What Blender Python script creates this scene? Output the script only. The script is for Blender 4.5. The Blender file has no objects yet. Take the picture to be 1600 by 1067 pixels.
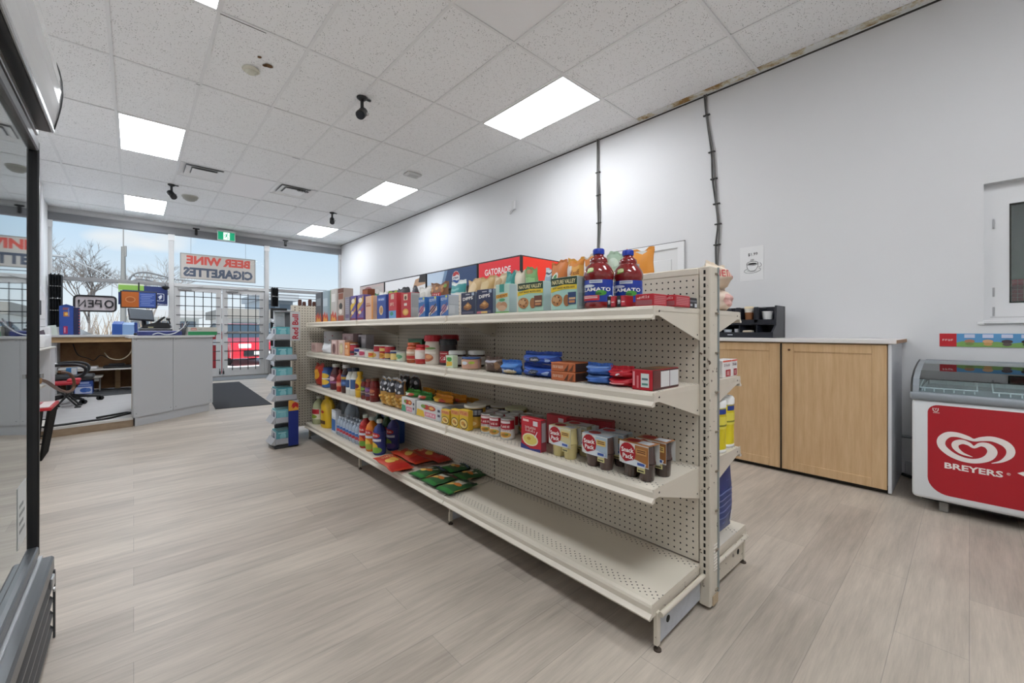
import bpy, bmesh, math, random
from mathutils import Vector, Matrix
PI = math.pi
rnd = random.Random(7)
SC = bpy.context.scene
COL = SC.collection

# ------------------------------------------------------------------ materials
def lin(c):
    if isinstance(c, str):
        c = tuple(int(c[i:i+2], 16) for i in (0, 2, 4))
    o = []
    for v in c:
        v = v/255.0
        o.append(v/12.92 if v <= 0.04045 else ((v+0.055)/1.055)**2.4)
    return (o[0], o[1], o[2], 1.0)
MATS = {}
def M(c, rough=0.45, metal=0.0, emit=0.0, coat=0.0, bump=0.0, bscale=40.0, vary=0.0):
    key = (c, rough, metal, emit, coat, bump, bscale, vary)
    if key in MATS: return MATS[key]
    m = bpy.data.materials.new('surface_%s_%d' % (c, len(MATS)))
    m.use_nodes = True
    nt = m.node_tree; b = nt.nodes['Principled BSDF']
    b.inputs['Base Color'].default_value = lin(c)
    b.inputs['Roughness'].default_value = rough
    b.inputs['Metallic'].default_value = metal
    if coat: b.inputs['Coat Weight'].default_value = coat
    if emit:
        b.inputs['Emission Color'].default_value = lin(c)
        b.inputs['Emission Strength'].default_value = emit
    if bump or vary:
        tc = nt.nodes.new('ShaderNodeTexCoord'); n = nt.nodes.new('ShaderNodeTexNoise')
        n.inputs['Scale'].default_value = bscale; n.inputs['Detail'].default_value = 4
        nt.links.new(tc.outputs['Object'], n.inputs['Vector'])
        if bump:
            bp = nt.nodes.new('ShaderNodeBump'); bp.inputs['Strength'].default_value = bump
            bp.inputs['Distance'].default_value = 0.01
            nt.links.new(n.outputs['Fac'], bp.inputs['Height']); nt.links.new(bp.outputs['Normal'], b.inputs['Normal'])
        if vary:
            hv = nt.nodes.new('ShaderNodeHueSaturation'); hv.inputs['Color'].default_value = lin(c)
            mp = nt.nodes.new('ShaderNodeMapRange')
            mp.inputs['To Min'].default_value = 1-vary; mp.inputs['To Max'].default_value = 1+vary
            nt.links.new(n.outputs['Fac'], mp.inputs['Value']); nt.links.new(mp.outputs['Result'], hv.inputs['Value'])
            nt.links.new(hv.outputs['Color'], b.inputs['Base Color'])
    MATS[key] = m
    return m
class NT:                                   # tiny node builder
    def __init__(s, name):
        s.m = bpy.data.materials.new(name); s.m.use_nodes = True
        s.nt = s.m.node_tree; s.b = s.nt.nodes['Principled BSDF']
        s.out = s.nt.nodes['Material Output']
    def n(s, t, **kw):
        x = s.nt.nodes.new('ShaderNode'+t)
        for k, v in kw.items(): setattr(x, k, v)
        return x
    def l(s, a, b): s.nt.links.new(a, b)
    def math(s, op, a, b=None, c=None):
        x = s.n('Math', operation=op)
        for i, v in enumerate((a, b, c)):
            if v is None: continue
            if isinstance(v, (int, float)): x.inputs[i].default_value = v
            else: s.l(v, x.inputs[i])
        return x.outputs[0]
    def mixc(s, fac, a, b):
        x = s.n('Mix', data_type='RGBA')
        for i, v in ((0, fac), (6, a), (7, b)):
            if isinstance(v, (int, float, tuple)): x.inputs[i].default_value = v
            else: s.l(v, x.inputs[i])
        return x.outputs[2]
    def pos(s):
        g = s.n('NewGeometry'); sp = s.n('SeparateXYZ'); s.l(g.outputs['Position'], sp.inputs[0])
        return g.outputs['Position'], sp.outputs
    def noise(s, vec, scale, detail=3, rough=.5):
        n = s.n('TexNoise'); n.inputs['Scale'].default_value = scale; n.inputs['Detail'].default_value = detail
        n.inputs['Roughness'].default_value = rough
        s.l(vec, n.inputs['Vector']); return n.outputs['Fac']
    def bump(s, h, st=.2, d=.01):
        b = s.n('Bump'); b.inputs['Strength'].default_value = st; b.inputs['Distance'].default_value = d
        s.l(h, b.inputs['Height']); s.l(b.outputs['Normal'], s.b.inputs['Normal'])
    def scaled(s, vec, sc):
        v = s.n('VectorMath', operation='MULTIPLY'); s.l(vec, v.inputs[0]); v.inputs[1].default_value = sc
        return v.outputs[0]
def holes(t, a, b, sp, r, oa=0.0, ob=0.0):
    # 1 inside a round hole of a square lattice
    fa = t.math('SUBTRACT', t.math('FRACT', t.math('MULTIPLY_ADD', a, 1/sp, oa)), .5)
    fb = t.math('SUBTRACT', t.math('FRACT', t.math('MULTIPLY_ADD', b, 1/sp, ob)), .5)
    d = t.math('SQRT', t.math('ADD', t.math('MULTIPLY', fa, fa), t.math('MULTIPLY', fb, fb)))
    return t.math('LESS_THAN', d, r/sp)

CREAM = 'd8d0c0'
def mk_peg(name, ax):
    t = NT(name); p, o = t.pos()
    h = holes(t, o[ax], o[2], .0254, .0034 if ax else .0044)
    n = t.noise(p, 3.0)
    base = t.mixc(n, lin('cbc2b2'), lin('d9d1c2'))
    t.l(t.mixc(h, base, lin('15130f')), t.b.inputs['Base Color'])
    t.b.inputs['Roughness'].default_value = .5
    return t.m
PEG_Y = mk_peg('pegboard_cream', 1)
PEG_X = mk_peg('pegboard_cream_end', 0)
def mk_deck():
    t = NT('shelf_enamel_perforated'); p, o = t.pos()
    h = holes(t, o[0], o[1], .0254, .0030, .3)
    h2 = holes(t, o[0], o[1], .0254, .0030, .8, .5)
    hh = t.math('MAXIMUM', h, h2)
    ax = t.math('ABSOLUTE', t.math('SUBTRACT', o[0], 1.648))
    m = t.math('ADD', t.math('MULTIPLY', t.math('GREATER_THAN', ax, .315), t.math('LESS_THAN', ax, .362)), t.math('MULTIPLY', t.math('LESS_THAN', ax, .09), t.math('GREATER_THAN', ax, .045)))
    g = t.n('NewGeometry'); sp = t.n('SeparateXYZ'); t.l(g.outputs['Normal'], sp.inputs[0])
    m = t.math('MULTIPLY', m, t.math('GREATER_THAN', sp.outputs[2], .9))
    base = t.mixc(t.noise(p, 4.0), lin('cfc7b8'), lin('dcd4c5'))
    t.l(t.mixc(t.math('MULTIPLY', hh, m), base, lin('1b1814')), t.b.inputs['Base Color'])
    t.b.inputs['Roughness'].default_value = .38
    return t.m
DECK = mk_deck()
def mk_worn(name, c, c2, scale, th):
    t = NT(name); p, o = t.pos()
    n = t.noise(p, scale, 6, .65); k = t.math('GREATER_THAN', n, th)
    b = t.mixc(t.noise(p, 6.0), lin(c), lin(CREAM))
    t.l(t.mixc(k, b, lin(c2)), t.b.inputs['Base Color']); t.b.inputs['Roughness'].default_value = .45
    return t.m
ENAMEL = mk_worn('enamel_cream', 'd2cabb', '5a4a38', 24.0, .735)
WORN = mk_worn('enamel_cream_chipped', 'c9c1b2', '4a3a2a', 34.0, .64)
def mk_floor():
    t = NT('grey_oak_plank'); p, o = t.pos()
    br = t.n('TexBrick'); t.l(p, br.inputs['Vector'])
    br.offset = .37; br.offset_frequency = 2; br.squash = 1
    br.inputs['Scale'].default_value = 1; br.inputs['Brick Width'].default_value = 1.22; br.inputs['Row Height'].default_value = .18
    br.inputs['Mortar Size'].default_value = .0011; br.inputs['Mortar Smooth'].default_value = .2
    br.inputs['Color1'].default_value = lin('bcb1a4'); br.inputs['Color2'].default_value = lin('aca195'); br.inputs['Mortar'].default_value = lin('9a9187')
    g1 = t.noise(t.scaled(p, (1.3, 14, 1)), 2.2, 6, .62)
    g2 = t.noise(t.scaled(p, (5, 90, 1)), 2.0, 5, .6)
    g3 = t.noise(t.scaled(p, (.9, 3.5, 1)), 1.6, 3, .5)
    k = t.math('ADD', t.math('MULTIPLY', g1, .55), t.math('ADD', t.math('MULTIPLY', g2, .25), t.math('MULTIPLY', g3, .45)))
    mr = t.n('MapRange'); mr.inputs['From Min'].default_value = .42; mr.inputs['From Max'].default_value = .82
    mr.inputs['To Min'].default_value = .70; mr.inputs['To Max'].default_value = 1.24
    t.l(k, mr.inputs['Value'])
    hv = t.n('HueSaturation'); t.l(br.outputs['Color'], hv.inputs['Color']); t.l(mr.outputs['Result'], hv.inputs['Value'])
    t.l(hv.outputs['Color'], t.b.inputs['Base Color'])
    t.b.inputs['Roughness'].default_value = .42; t.b.inputs['Specular IOR Level'].default_value = .45
    t.bump(g2, .06, .004)
    return t.m
FLOOR = mk_floor()
def mk_tile():
    t = NT('ceiling_tile_fissured'); p, o = t.pos()
    v = t.n('TexVoronoi'); v.inputs['Scale'].default_value = 68; t.l(p, v.inputs['Vector'])
    n = t.noise(p, 30, 3); n2 = t.noise(p, 1.1, 2)
    d = t.math('LESS_THAN', t.math('SUBTRACT', v.outputs['Distance'], t.math('MULTIPLY', t.math('SUBTRACT', n, .5), .55)), .19)
    base = t.mixc(n2, lin('f9f9f9'), lin('fcfcfc'))
    t.l(t.mixc(d, base, lin('a9a9a8')), t.b.inputs['Base Color']); t.b.inputs['Roughness'].default_value = .85
    return t.m
TILE = mk_tile()
def mk_stain():
    t = NT('ceiling_tile_water_stain'); p, o = t.pos()
    n = t.noise(t.scaled(p, (1, 1.0, 1)), 4.5, 5, .65)
    cr = t.n('ValToRGB'); t.l(n, cr.inputs[0]); e = cr.color_ramp.elements
    e[0].position = .47; e[0].color = lin('f0f0ee'); e[1].position = .62; e[1].color = lin('a5804a')
    x = e.new(.53); x.color = lin('d9d0b8')
    t.l(cr.outputs[0], t.b.inputs['Base Color']); t.b.inputs['Roughness'].default_value = .85
    return t.m
STAIN = mk_stain()
def mk_wall(name, a, b):
    t = NT(name); p, o = t.pos()
    t.l(t.mixc(t.noise(p, 1.4, 4), lin(a), lin(b)), t.b.inputs['Base Color']); t.b.inputs['Roughness'].default_value = .55
    t.bump(t.noise(p, 120, 3), .05, .002)
    return t.m
WALL = mk_wall('painted_wall_white', 'd9d9da', 'dededf')
def mk_wood(name, a, b, ax=(14, 14, 1.2), rough=.45):
    t = NT(name); p, o = t.pos()
    g = t.noise(t.scaled(p, ax), 2.4, 6, .6); g2 = t.noise(t.scaled(p, tuple(4*q for q in ax)), 2.0, 3)
    k = t.math('ADD', t.math('MULTIPLY', g, .75), t.math('MULTIPLY', g2, .25))
    mr = t.n('MapRange'); mr.inputs['From Min'].default_value = .33; mr.inputs['From Max'].default_value = .67; t.l(k, mr.inputs['Value'])
    t.l(t.mixc(mr.outputs['Result'], lin(a), lin(b)), t.b.inputs['Base Color']); t.b.inputs['Roughness'].default_value = rough
    return t.m
BEECH = mk_wood('beech_door_wood', 'c39f75', 'd6b68c')
PLY = mk_wood('brown_hardboard', '7d5a3a', '96704a', (3, 3, 3), .7)
PINE = mk_wood('raw_pine', 'b89468', 'cdae84', (2, 2, 9), .7)
TRIMW = mk_wood('oak_riser', '8f7a63', 'a8937b', (1.2, 14, 14), .6)
def mk_glass(name, tint, refl, base=0.0):
    t = NT(name); nt = t.nt
    nt.nodes.remove(t.b)
    tr = t.n('BsdfTransparent'); tr.inputs[0].default_value = lin(tint)
    gl = t.n('BsdfGlossy'); gl.inputs['Roughness'].default_value = .02; gl.inputs['Color'].default_value = lin('f4f8f8')
    fr = t.n('Fresnel'); fr.inputs['IOR'].default_value = refl
    f = t.math('MINIMUM', t.math('ADD', fr.outputs[0], base), 1.0)
    mx = t.n('MixShader'); t.l(f, mx.inputs[0]); t.l(tr.outputs[0], mx.inputs[1]); t.l(gl.outputs[0], mx.inputs[2])
    t.l(mx.outputs[0], t.out.inputs[0])
    return t.m
GLASS = mk_glass('window_glass', 'fbfdfd', 1.06)
COOLGLASS = mk_glass('cooler_door_glass', 'c9d2d3', 2.3, .30)
FRZGLASS = mk_glass('freezer_lid_glass', 'f2f8f8', 1.5, .02)
def mk_clear(name, c, mixv, rough=.12):
    t = NT(name); tr = t.n('BsdfTransparent'); tr.inputs[0].default_value = lin(c)
    t.b.inputs['Base Color'].default_value = lin(c); t.b.inputs['Roughness'].default_value = rough
    mx = t.n('MixShader'); mx.inputs[0].default_value = mixv
    t.l(tr.outputs[0], mx.inputs[1]); t.l(t.b.outputs[0], mx.inputs[2]); t.l(mx.outputs[0], t.out.inputs[0])
    return t.m
JUGP = mk_clear('jug_plastic_clear', 'c4d2e2', .62)
OILP = mk_clear('oil_plastic_clear', 'd8dcb0', .6)
SIGNP = mk_clear('translucent_sign_board', 'd9cdc6', .93, .6)

# ------------------------------------------------------------------ mesh builder
TXT = {}
def text_mesh(s, bold):
    k = (s, bold)
    if k in TXT: return TXT[k]
    cu = bpy.data.curves.new('t', 'FONT'); cu.body = s; cu.size = 1; cu.resolution_u = 2; cu.offset = bold
    cu.fill_mode = 'FRONT'
    ob = bpy.data.objects.new('t', cu); COL.objects.link(ob)
    dg = bpy.context.evaluated_depsgraph_get(); dg.update()
    me = bpy.data.meshes.new_from_object(ob.evaluated_get(dg))
    V = [v.co.copy() for v in me.vertices]; F = [tuple(p.vertices) for p in me.polygons]
    bpy.data.objects.remove(ob); bpy.data.curves.remove(cu); bpy.data.meshes.remove(me)
    if V:
        x0 = min(v.x for v in V); x1 = max(v.x for v in V); y0 = min(v.y for v in V); y1 = max(v.y for v in V)
    else: x0 = x1 = y0 = y1 = 0
    TXT[k] = (V, F, x0, x1, y0, y1)
    return TXT[k]
ORG = {}
READABLE = {'DIPPS', 'CHEWY', 'NATURE VALLEY', 'SOFT BAKED MUFFIN BARS', 'CLAMATO', '23', '99', 'Snack', 'Pack', 'GATORADE', 'pepsi', 'BREYERS', 'Red Bull'}
class MB:
    def __init__(s):
        s.v = []; s.f = []; s.fm = []; s.fs = []; s.mats = []
    def mi(s, m):
        if isinstance(m, str): m = M(m)
        if m not in s.mats: s.mats.append(m)
        return s.mats.index(m)
    def add(s, V, F, m, smooth=False):
        o = len(s.v); k = s.mi(m)
        s.v += [Vector(p) for p in V]
        for f in F:
            s.f.append(tuple(o+i for i in f)); s.fm.append(k); s.fs.append(smooth)
        return s
    def xf(s, mat, start=0):
        for i in range(start, len(s.v)): s.v[i] = mat @ s.v[i]
        return s
    def box(s, a, b, m):
        x0, x1 = sorted((a[0], b[0])); y0, y1 = sorted((a[1], b[1])); z0, z1 = sorted((a[2], b[2]))
        V = [(x0,y0,z0),(x1,y0,z0),(x1,y1,z0),(x0,y1,z0),(x0,y0,z1),(x1,y0,z1),(x1,y1,z1),(x0,y1,z1)]
        return s.add(V, [(3,2,1,0),(4,5,6,7),(0,1,5,4),(1,2,6,5),(2,3,7,6),(3,0,4,7)], m)
    def rbox(s, a, b, m, r=.004, seg=1):
        bm = bmesh.new(); bmesh.ops.create_cube(bm, size=1)
        c = [(a[i]+b[i])/2 for i in range(3)]; d = [abs(b[i]-a[i]) for i in range(3)]
        for v in bm.verts: v.co = Vector((c[0]+v.co.x*d[0], c[1]+v.co.y*d[1], c[2]+v.co.z*d[2]))
        r = min(r, min(d)*.45)
        bmesh.ops.bevel(bm, geom=bm.edges[:], offset=r, segments=seg, affect='EDGES', profile=.5)
        bm.verts.index_update()
        V = [v.co.copy() for v in bm.verts]; F = [tuple(v.index for v in f.verts) for f in bm.faces]
        bm.free(); return s.add(V, F, m, seg > 1)
    def poly(s, P, m): return s.add(P, [tuple(range(len(P)))], m)
    def prism(s, P, vec, m):
        n = len(P); vec = Vector(vec); V = [Vector(p) for p in P] + [Vector(p)+vec for p in P]
        F = [tuple(range(n-1, -1, -1)), tuple(range(n, 2*n))] + [(i, (i+1) % n, n+(i+1) % n, n+i) for i in range(n)]
        return s.add(V, F, m)
    def lathe(s, prof, c, m, seg=20, sx=1.0, sy=1.0, cap=True):
        V = []; F = []; n = len(prof)
        for r, z in prof:
            for k in range(seg):
                a = 2*PI*k/seg; V.append((c[0]+r*sx*math.cos(a), c[1]+r*sy*math.sin(a), c[2]+z))
        for i in range(n-1):
            for k in range(seg):
                F.append((i*seg+k, i*seg+(k+1) % seg, (i+1)*seg+(k+1) % seg, (i+1)*seg+k))
        s.add(V, F, m, True)
        if cap:
            s.add(V[:seg], [tuple(range(seg-1, -1, -1))], m); s.add(V[-seg:], [tuple(range(seg))], m)
        return s
    def tube(s, P, r, m, seg=6, cap=True):
        P = [Vector(p) for p in P]; V = []; F = []; n = len(P); up = None
        for i, p in enumerate(P):
            d = (P[min(i+1, n-1)]-P[max(i-1, 0)]).normalized()
            if up is None:
                up = d.orthogonal().normalized()
            else:
                up = (up - d*up.dot(d)); up = up.normalized() if up.length > 1e-6 else d.orthogonal().normalized()
            w = d.cross(up); rr = r[i] if isinstance(r, (list, tuple)) else r
            for k in range(seg):
                a = 2*PI*k/seg; V.append(p+(up*math.cos(a)+w*math.sin(a))*rr)
        for i in range(n-1):
            for k in range(seg):
                F.append((i*seg+k, i*seg+(k+1) % seg, (i+1)*seg+(k+1) % seg, (i+1)*seg+k))
        s.add(V, F, m, seg > 4)
        if cap: s.add(V[:seg], [tuple(range(seg-1, -1, -1))], m); s.add(V[-seg:], [tuple(range(seg))], m)
        return s
    def stube(s, P, r, m, seg=6, k=6):
        P = [Vector(p) for p in P]; Q = []; n = len(P)
        for i in range(n-1):
            a, b, c, d = P[max(i-1, 0)], P[i], P[i+1], P[min(i+2, n-1)]
            for q in range(k):
                t = q/k; Q.append(.5*((2*b)+(c-a)*t+(2*a-5*b+4*c-d)*t*t+(3*b-a-3*c+d)*t**3))
        return s.tube(Q+[P[-1]], r, m, seg)
    def cyl(s, a, b, r, m, seg=16, r2=None): return s.tube([a, b], [r, r if r2 is None else r2], m, seg)
    def ball(s, c, r, m, seg=12, sz=1.0):
        n = seg//2; pr = [(max(r*math.sin(PI*i/n), 1e-4), -r*sz*math.cos(PI*i/n)) for i in range(n+1)]
        return s.lathe(pr, c, m, seg)
    def text(s, t, c, xd, yd, h, m, w=None, bold=.02):
        V, F, x0, x1, y0, y1 = text_mesh(t, bold)
        if not V: return s
        sy = h/(y1-y0); sx = sy
        if w and (x1-x0)*sx > w: sx = w/(x1-x0)
        if w and w < 0: sx = -w/(x1-x0)
        c = Vector(c); xd = Vector(xd).normalized(); yd = Vector(yd).normalized()
        return s.add([c+xd*((v.x-(x0+x1)/2)*sx)+yd*((v.y-(y0+y1)/2)*sy) for v in V], F, m)
    def disc(s, c, xd, yd, rx, ry, m, seg=18):
        c = Vector(c); xd = Vector(xd).normalized(); yd = Vector(yd).normalized()
        return s.poly([c+xd*rx*math.cos(2*PI*k/seg)+yd*ry*math.sin(2*PI*k/seg) for k in range(seg)], m)
    def rrect(s, c, xd, yd, w, h, r, m, seg=5, thick=None):
        c = Vector(c); xd = Vector(xd).normalized(); yd = Vector(yd).normalized(); P = []
        for cx, cy, a0 in ((w/2-r, h/2-r, 0), (-w/2+r, h/2-r, PI/2), (-w/2+r, -h/2+r, PI), (w/2-r, -h/2+r, 1.5*PI)):
            for k in range(seg+1):
                a = a0+PI/2*k/seg; P.append(c+xd*(cx+r*math.cos(a))+yd*(cy+r*math.sin(a)))
        if thick: return s.prism(P, thick, m)
        return s.poly(P, m)
    def deco(s, art, surf, aspect=1.0, n=6):
        # art drawn in 0..1 coordinates; surf(u, v, layer) -> point; aspect = width/height
        for i, a in enumerate(art):
            k = a[0]; L = i+1
            if k == 'r':
                _, u0, v0, u1, v1, m = a
                V = []; F = []
                nu = n if n < 6 else max(2, int(22*abs(u1-u0))); nv = n if n < 6 else (n if n == 7 else 2)
                for j in range(nv+1):
                    for q in range(nu+1): V.append(surf(u0+(u1-u0)*q/nu, v0+(v1-v0)*j/nv, L))
                for j in range(nv):
                    for q in range(nu): o = j*(nu+1)+q; F.append((o, o+1, o+nu+2, o+nu+1))
                s.add(V, F, m)
            elif k == 'e':
                _, u, v, ru, rv, m = a
                V = [surf(u, v, L)]; K = 16
                RG = (.3, .55, .8, 1.0) if n >= 6 else (1.0,)
                for f in RG:
                    V += [surf(u+f*ru*math.cos(2*PI*j/K), v+f*rv*math.sin(2*PI*j/K), L) for j in range(K)]
                F = [(0, 1+j, 1+(j+1) % K) for j in range(K)]
                for g in range(len(RG)-1): F += [(1+g*K+j, 1+(g+1)*K+j, 1+(g+1)*K+(j+1) % K, 1+g*K+(j+1) % K) for j in range(K)]
                s.add(V, F, m)
            elif k == 'p':
                s.add([surf(u, v, L) for u, v in a[1]], [tuple(range(len(a[1])))], a[2])
            elif k == 't' and a[1] not in READABLE:      # lettering too small to read: a row of little strokes
                _, t, u, v, h, w, m = a[:7]; c = len(t); rr = random.Random(t); sw = w/c
                for q in range(c):
                    x0 = u-w/2+q*sw; kind = rr.randrange(6); a_, b_ = x0+.12*sw, x0+.82*sw; th = .2*sw; tv = .16*h
                    R_ = []
                    if kind in (0, 1, 2, 4): R_.append((a_, v-h/2, a_+th, v+h/2))
                    if kind in (0, 4, 5): R_.append((b_-th, v-h/2, b_, v+h/2*rr.choice((1, .4))))
                    if kind in (0, 1, 2, 3): R_.append((a_, v+h/2-tv, b_, v+h/2))
                    if kind in (1, 2, 5): R_.append((a_, v-tv/2, b_, v+tv/2))
                    if kind in (1, 3, 4, 5): R_.append((a_, v-h/2, b_, v-h/2+tv))
                    if kind == 3: R_.append(((a_+b_)/2-th/2, v-h/2, (a_+b_)/2+th/2, v+h/2))
                    for x1, y1, x2, y2 in R_: s.add([surf(x, y, L) for x, y in ((x1, y1), (x2, y1), (x2, y2), (x1, y2))], [(0, 1, 2, 3)], m)
            elif k == 't':
                _, t, u, v, h, w, m = a[:7]; ang = a[7] if len(a) > 7 else 0
                V, F, x0, x1, y0, y1 = text_mesh(t, .025)
                if not V: continue
                sy = h/(y1-y0); sx = w/(x1-x0); P = []
                for p in V:
                    x = (p.x-(x0+x1)/2)*sx; y = (p.y-(y0+y1)/2)*sy
                    X = x*aspect; c, sn = math.cos(ang), math.sin(ang)
                    P.append(surf(u+(X*c-y*sn)/aspect, v+X*sn+y*c, L))
                s.add(P, F, m)
        return s
    def build(s, name, parent=None, loc=None, rotz=0.0, local=False, sm=None):
        me = bpy.data.meshes.new(name)
        org = Vector((0, 0, 0))
        if parent is not None and not local: org = Vector(ORG.get(parent.name, (0, 0, 0)))
        base = Vector(loc) if (loc is not None and not local) else Vector((0, 0, 0))
        me.from_pydata([tuple(p-org-(base if parent is None else Vector((0,0,0)))) for p in s.v], [], s.f)
        for m in s.mats: me.materials.append(m)
        for p, k, q in zip(me.polygons, s.fm, s.fs): p.material_index = k; p.use_smooth = q
        me.update()
        o = bpy.data.objects.new(name, me); COL.objects.link(o)
        if parent is not None: o.parent = parent; ORG[o.name] = tuple(org)
        if loc is not None and parent is None: o.location = loc; ORG[o.name] = tuple(base)
        if loc is not None and parent is not None and local: o.location = loc
        o.rotation_euler = (0, 0, rotz)
        return o
def root(name, loc, rotz=0.0):
    o = bpy.data.objects.new(name, None); o.empty_display_size = .05; COL.objects.link(o)
    o.location = loc; o.rotation_euler = (0, 0, rotz); ORG[o.name] = tuple(loc)
    return o
def T(o, label, cat, group=None):
    o['label'] = label; o['category'] = cat
    if group: o['group'] = group
    return o
def struct(o): o['kind'] = 'structure'; return o
def bx(name, a, b, m, parent=None, r=None, **k):
    mb = MB()
    if r: mb.rbox(a, b, m, r)
    else: mb.box(a, b, m)
    return mb.build(name, parent, **k)

# ================================================================== SETTING
RX, LX, FY, BY, CZ = 4.22, -1.19, 11.65, -3.5, 3.41
CX0, CY0, TA, TB = .469, 1.288, .61, 1.2142
mb = MB(); mb.box((LX-.1, BY-.1, -.05), (RX+.1, FY+.05, 0), FLOOR); struct(mb.build('floor'))
# ceiling: lay-in tiles in one piece, lamp openings left as plain backing
WHITEP = M('fafafa', .35)
LAMPS = [(i, j) for i in (-1, 4) for j in (1, 4, 7)]+[(i, j) for i in (-1, 2) for j in (-4, -2)]  # panels behind the camera are unseen, added and placed for brightness
mb = MB()
mb.box((LX-.1, BY-.1, CZ+.03), (RX+.1, FY+.1, CZ+.08), M('8a8a8a', .9))
for i in range(-3, 7):
    for j in range(-5, 10):
        x0, x1 = CX0+TA*i, CX0+TA*(i+1); y0, y1 = CY0+TB*j, CY0+TB*(j+1)
        x0, x1 = max(x0, LX), min(x1, RX); y0, y1 = max(y0, BY), min(y1, FY)
        if x1-x0 < .02 or y1-y0 < .02 or (i, j) in LAMPS: continue
        if (i, j) in ((0, 5), (2, 5)): y0 = CY0+TB*(j+.53)
        m = TILE
        if (i, j) in ((1, 5), (2, 0)): m = WHITEP
        if i == 6 and j in (-1, 0): m = STAIN
        dz = rnd.uniform(0, .003)
        mb.box((x0+.004, y0+.004, CZ+.003+dz), (x1-.004, y1-.004, CZ+.02+dz), m)
struct(mb.build('ceiling'))
TBAR = M('f0f0f0', .5); mb = MB()
for i in range(-2, 6):
    x = CX0+TA*i
    mb.box((x-.012, BY, CZ-.002), (x+.012, FY, CZ+.003), TBAR)
for j in range(-4, 9):
    y = CY0+TB*j
    mb.box((LX, y-.012, CZ-.0025), (RX, y+.012, CZ+.003), TBAR)
for i in (0, 2):
    y = CY0+TB*5.53; mb.box((CX0+TA*i, y-.01, CZ-.0025), (CX0+TA*(i+1), y+.01, CZ+.003), TBAR)
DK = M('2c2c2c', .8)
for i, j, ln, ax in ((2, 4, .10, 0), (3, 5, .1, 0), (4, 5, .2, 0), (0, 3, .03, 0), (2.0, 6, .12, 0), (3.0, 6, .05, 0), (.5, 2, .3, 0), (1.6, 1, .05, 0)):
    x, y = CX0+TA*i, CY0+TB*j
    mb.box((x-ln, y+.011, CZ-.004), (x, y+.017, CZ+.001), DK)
struct(mb.build('trim_1'))
mb = MB()                                             # dark strip painted as a shadow gap / wall angle along the right wall
mb.box((RX-.006, BY, CZ-.016), (RX, FY, CZ-.003), M('3a3834', .8))
mb.box((RX-.012, BY, CZ-.003), (RX, FY, CZ+.003), TBAR)
struct(mb.build('trim_2'))
# walls
NY0, NY1, NZ0, NZ1 = -1.6, -.065, 1.12, 2.045         # niche with the service hatch in the right wall
mb = MB()
mb.box((RX, BY, 0), (RX+.12, FY, NZ0), WALL); mb.box((RX, BY, NZ1), (RX+.12, FY, CZ+.03), WALL)
mb.box((RX, NY1, NZ0), (RX+.12, FY, NZ1), WALL); mb.box((RX, BY, NZ0), (RX+.12, NY0, NZ1), WALL)
struct(mb.build('wall_right'))
WALLB = mk_wall('painted_wall_bounce', 'f4f4f4', 'f8f8f8')  # back and left walls lightened to bounce more light onto the ceiling
struct(bx('wall_left', (LX-.1, BY, 0), (LX, FY, CZ+.03), WALLB))
struct(bx('trim_3', (LX, 9.86, 0), (LX+.11, 10.1, CZ), M('dededf', .5)))      # pilaster on the left wall
struct(bx('wall_back', (LX-.1, BY-.1, 0), (RX+.1, BY, CZ+.03), WALLB))
mb = MB(); BB = M('c4c6c9', .5)
mb.rbox((RX-.014, BY, 0), (RX, .32, .1), BB, .004); mb.rbox((RX-.014, 1.56, 0), (RX, 1.97, .1), BB, .004)
struct(mb.build('baseboard_right'))
# front wall: white strip above the glazing, grey housing, mullions, sill
FR = M('c9c9c9', .4); FRD = M('8f8f90', .45)
mb = MB()
mb.box((LX-.1, FY, 3.315), (RX+.1, FY+.12, CZ+.03), M('d4d4d4', .6))
mb.box((LX-.1, FY, -.05), (.62, FY+.12, .45), WALL); mb.box((2.46, FY, -.05), (RX+.1, FY+.12, .45), WALL)
struct(mb.build('wall_front'))
mb = MB(); mb.rbox((LX, FY-.06, 3.15), (RX, FY+.08, 3.315), M('77777a', .5), .01); struct(mb.build('trim_4'))
mb = MB(); mb.box((LX, FY-.07, 3.3), (RX, FY-.03, 3.322), M('b5b5b5', .5)); struct(mb.build('trim_5'))
mb = MB()
for x0, x1 in ((LX, LX+.05), (.56, .65), (2.38, 2.47), (4.17, RX)):
    mb.rbox((x0, FY-.035, 0), (x1, FY+.07, 3.16), FR, .006)
    mb.box((x0-.012, FY-.045, 3.02), (x1+.012, FY-.03, 3.15), M('e2e2e2', .4))
for x0, x1 in ((LX, .56), (2.47, 4.2)):
    mb.rbox((x0, FY-.025, 2.03), (x1, FY+.06, 2.105), FRD, .005); mb.rbox((x0, FY-.03, .44), (x1, FY+.07, .5), FR, .005)
mb.rbox((.65, FY-.03, 2.03), (2.38, FY+.06, 2.10), FR, .005)
struct(mb.build('trim_6'))
k = 0
for x0, x1, z0, z1 in ((LX+.05, .56, 2.105, 3.16), (.65, 2.38, 2.10, 3.16), (2.47, 4.17, 2.105, 3.16), (LX+.05, .56, .5, 2.03), (2.47, 4.17, .5, 2.03)):
    k += 1; struct(bx('window_%d' % k, (x0, FY+.02, z0), (x1, FY+.026, z1), GLASS))
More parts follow.
